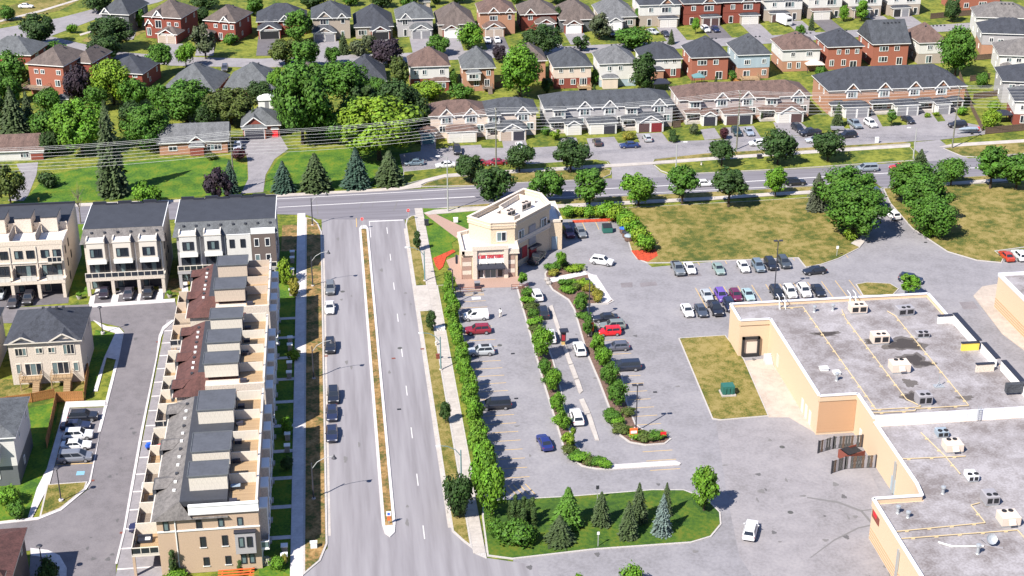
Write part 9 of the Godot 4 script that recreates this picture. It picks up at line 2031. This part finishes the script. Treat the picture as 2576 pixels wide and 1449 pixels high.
# ---------- a person: one continuous skin from joined capsules ----------
func surface_nets(bones: Array, cell: float, k: float) -> MB:
	var lo := Vector3.ONE * 99.0; var hi := -lo
	for b in bones:
		for p in [b[0], b[1]]:
			var rr: float = max(b[2], b[3]) + 0.05
			lo = lo.min(p - Vector3.ONE * rr); hi = hi.max(p + Vector3.ONE * rr)
	var n := Vector3i(((hi - lo) / cell).ceil()) + Vector3i.ONE * 2
	var d := PackedFloat32Array()
	d.resize(n.x * n.y * n.z)
	for z in n.z:
		for y in n.y:
			for x in n.x:
				var p := lo + Vector3(x, y, z) * cell
				var v := 9.0
				for b in bones:
					var ab: Vector3 = b[1] - b[0]
					var t := clampf((p - b[0]).dot(ab) / ab.length_squared(), 0, 1)
					var q: float = (p - b[0] - ab * t).length() - lerpf(b[2], b[3], t)
					var h := clampf(0.5 + 0.5 * (v - q) / k, 0, 1)
					v = lerpf(v, q, h) - k * h * (1 - h)
				d[x + n.x * (y + n.y * z)] = v
	var vid := {}
	var idx := func(x: int, y: int, z: int) -> int: return x + n.x * (y + n.y * z)
	for z in n.z - 1:
		for y in n.y - 1:
			for x in n.x - 1:
				var s := Vector3.ZERO; var c := 0
				for e in [[0, 0, 0, 1, 0, 0], [0, 0, 0, 0, 1, 0], [0, 0, 0, 0, 0, 1], [1, 0, 0, 1, 1, 0], [1, 0, 0, 1, 0, 1], [0, 1, 0, 1, 1, 0], [0, 1, 0, 0, 1, 1], [0, 0, 1, 1, 0, 1], [0, 0, 1, 0, 1, 1], [1, 1, 0, 1, 1, 1], [1, 0, 1, 1, 1, 1], [0, 1, 1, 1, 1, 1]]:
					var a: float = d[idx.call(x + e[0], y + e[1], z + e[2])]; var b: float = d[idx.call(x + e[3], y + e[4], z + e[5])]
					if (a < 0) != (b < 0):
						s += Vector3(e[0], e[1], e[2]).lerp(Vector3(e[3], e[4], e[5]), a / (a - b)); c += 1
				if c: vid[Vector3i(x, y, z)] = lo + (Vector3(x, y, z) + s / c) * cell
	var m := MB.new()
	for z in range(1, n.z - 1):
		for y in range(1, n.y - 1):
			for x in range(1, n.x - 1):
				var a: float = d[idx.call(x, y, z)]
				for ax in 3:
					var o: Vector3i = [Vector3i(1, 0, 0), Vector3i(0, 1, 0), Vector3i(0, 0, 1)][ax]
					var b: float = d[idx.call(x + o.x, y + o.y, z + o.z)]
					if (a < 0) == (b < 0): continue
					var u: Vector3i = [Vector3i(0, 1, 0), Vector3i(0, 0, 1), Vector3i(1, 0, 0)][ax]
					var w: Vector3i = [Vector3i(0, 0, 1), Vector3i(1, 0, 0), Vector3i(0, 1, 0)][ax]
					var p := Vector3i(x, y, z)
					if a < 0: m.quad(vid[p - u - w], vid[p - w], vid[p], vid[p - u])
					else: m.quad(vid[p - u - w], vid[p - u], vid[p], vid[p - w])
	return m

func make_person():
	var at: Vector2 = Vector2(27.9, -247.3)
	var t := thing("person", "person in pale clothes walking across the shop's car park", "person", Vector3(at.x, 0.0, at.y), 2.6)
	var V := func(x: float, y: float, z: float) -> Vector3: return Vector3(x, y, z)
	var body := [[V.call(0, 0.95, 0), V.call(0, 1.38, 0.02), 0.14, 0.16], [V.call(-0.16, 1.42, 0.02), V.call(0.16, 1.42, 0.02), 0.07, 0.07], [V.call(0, 1.42, 0.02), V.call(0, 1.56, 0.03), 0.06, 0.055], [V.call(0, 1.63, 0.04), V.call(0, 1.7, 0.05), 0.095, 0.1], [V.call(0, 1.62, 0.14), V.call(0, 1.6, 0.15), 0.02, 0.02],
		[V.call(-0.2, 1.4, 0.02), V.call(-0.26, 1.12, -0.04), 0.055, 0.045], [V.call(-0.26, 1.12, -0.04), V.call(-0.22, 0.9, 0.1), 0.042, 0.032], [V.call(0.2, 1.4, 0.02), V.call(0.26, 1.12, 0.04), 0.055, 0.045], [V.call(0.26, 1.12, 0.04), V.call(0.24, 0.9, 0.16), 0.042, 0.032],
		[V.call(-0.09, 0.92, 0), V.call(-0.11, 0.5, 0.14), 0.095, 0.06], [V.call(-0.11, 0.5, 0.14), V.call(-0.1, 0.09, 0.2), 0.06, 0.042], [V.call(-0.1, 0.05, 0.19), V.call(-0.1, 0.045, 0.36), 0.045, 0.035], [V.call(0.09, 0.92, 0), V.call(0.11, 0.52, 0.0), 0.095, 0.06], [V.call(0.11, 0.52, 0.0), V.call(0.1, 0.12, -0.24), 0.06, 0.042], [V.call(0.1, 0.07, -0.26), V.call(0.1, 0.045, -0.12), 0.045, 0.035]]
	for s in [-1.0, 1.0]:
		var h: Vector3 = V.call(s * 0.23, 0.87, 0.12 if s < 0 else 0.18)
		body.append([h, h + Vector3(0, -0.07, 0.02), 0.036, 0.03])
		for f in 4: body.append([h + Vector3(0.0, -0.07, -0.02 + f * 0.016), h + Vector3(-s * 0.012, -0.13 - 0.012 * (1 - abs(f - 1.4) * 0.5), -0.01 + f * 0.016), 0.009, 0.008])
		body.append([h + Vector3(0, -0.02, 0.03), h + Vector3(-s * 0.01, -0.08, 0.06), 0.01, 0.008])
	part(t, "body", surface_nets(body, 0.022, 0.03).mesh(), M.skin)
	# loose pale top and trousers follow the body a little outside it
	part(t, "shirt", surface_nets([[V.call(0, 0.98, 0), V.call(0, 1.38, 0.02), 0.17, 0.18], [V.call(-0.17, 1.42, 0.02), V.call(0.17, 1.42, 0.02), 0.085, 0.085], [V.call(-0.2, 1.4, 0.02), V.call(-0.25, 1.14, -0.03), 0.075, 0.07], [V.call(0.2, 1.4, 0.02), V.call(0.25, 1.14, 0.03), 0.075, 0.07]], 0.03, 0.04).mesh(), M.white)
	part(t, "trousers", surface_nets([[V.call(0, 0.95, 0), V.call(0, 1.0, 0), 0.165, 0.16], [V.call(-0.09, 0.92, 0), V.call(-0.11, 0.5, 0.14), 0.115, 0.08], [V.call(-0.11, 0.5, 0.14), V.call(-0.1, 0.14, 0.2), 0.08, 0.065], [V.call(0.09, 0.92, 0), V.call(0.11, 0.52, 0.0), 0.115, 0.08], [V.call(0.11, 0.52, 0.0), V.call(0.1, 0.17, -0.22), 0.08, 0.065]], 0.03, 0.04).mesh(), M.panel_cream)
	part(t, "hair", surface_nets([[V.call(0, 1.7, 0.0), V.call(0, 1.74, 0.04), 0.105, 0.1], [V.call(0, 1.66, -0.04), V.call(0, 1.56, -0.06), 0.07, 0.05]], 0.025, 0.03).mesh(), M.black)
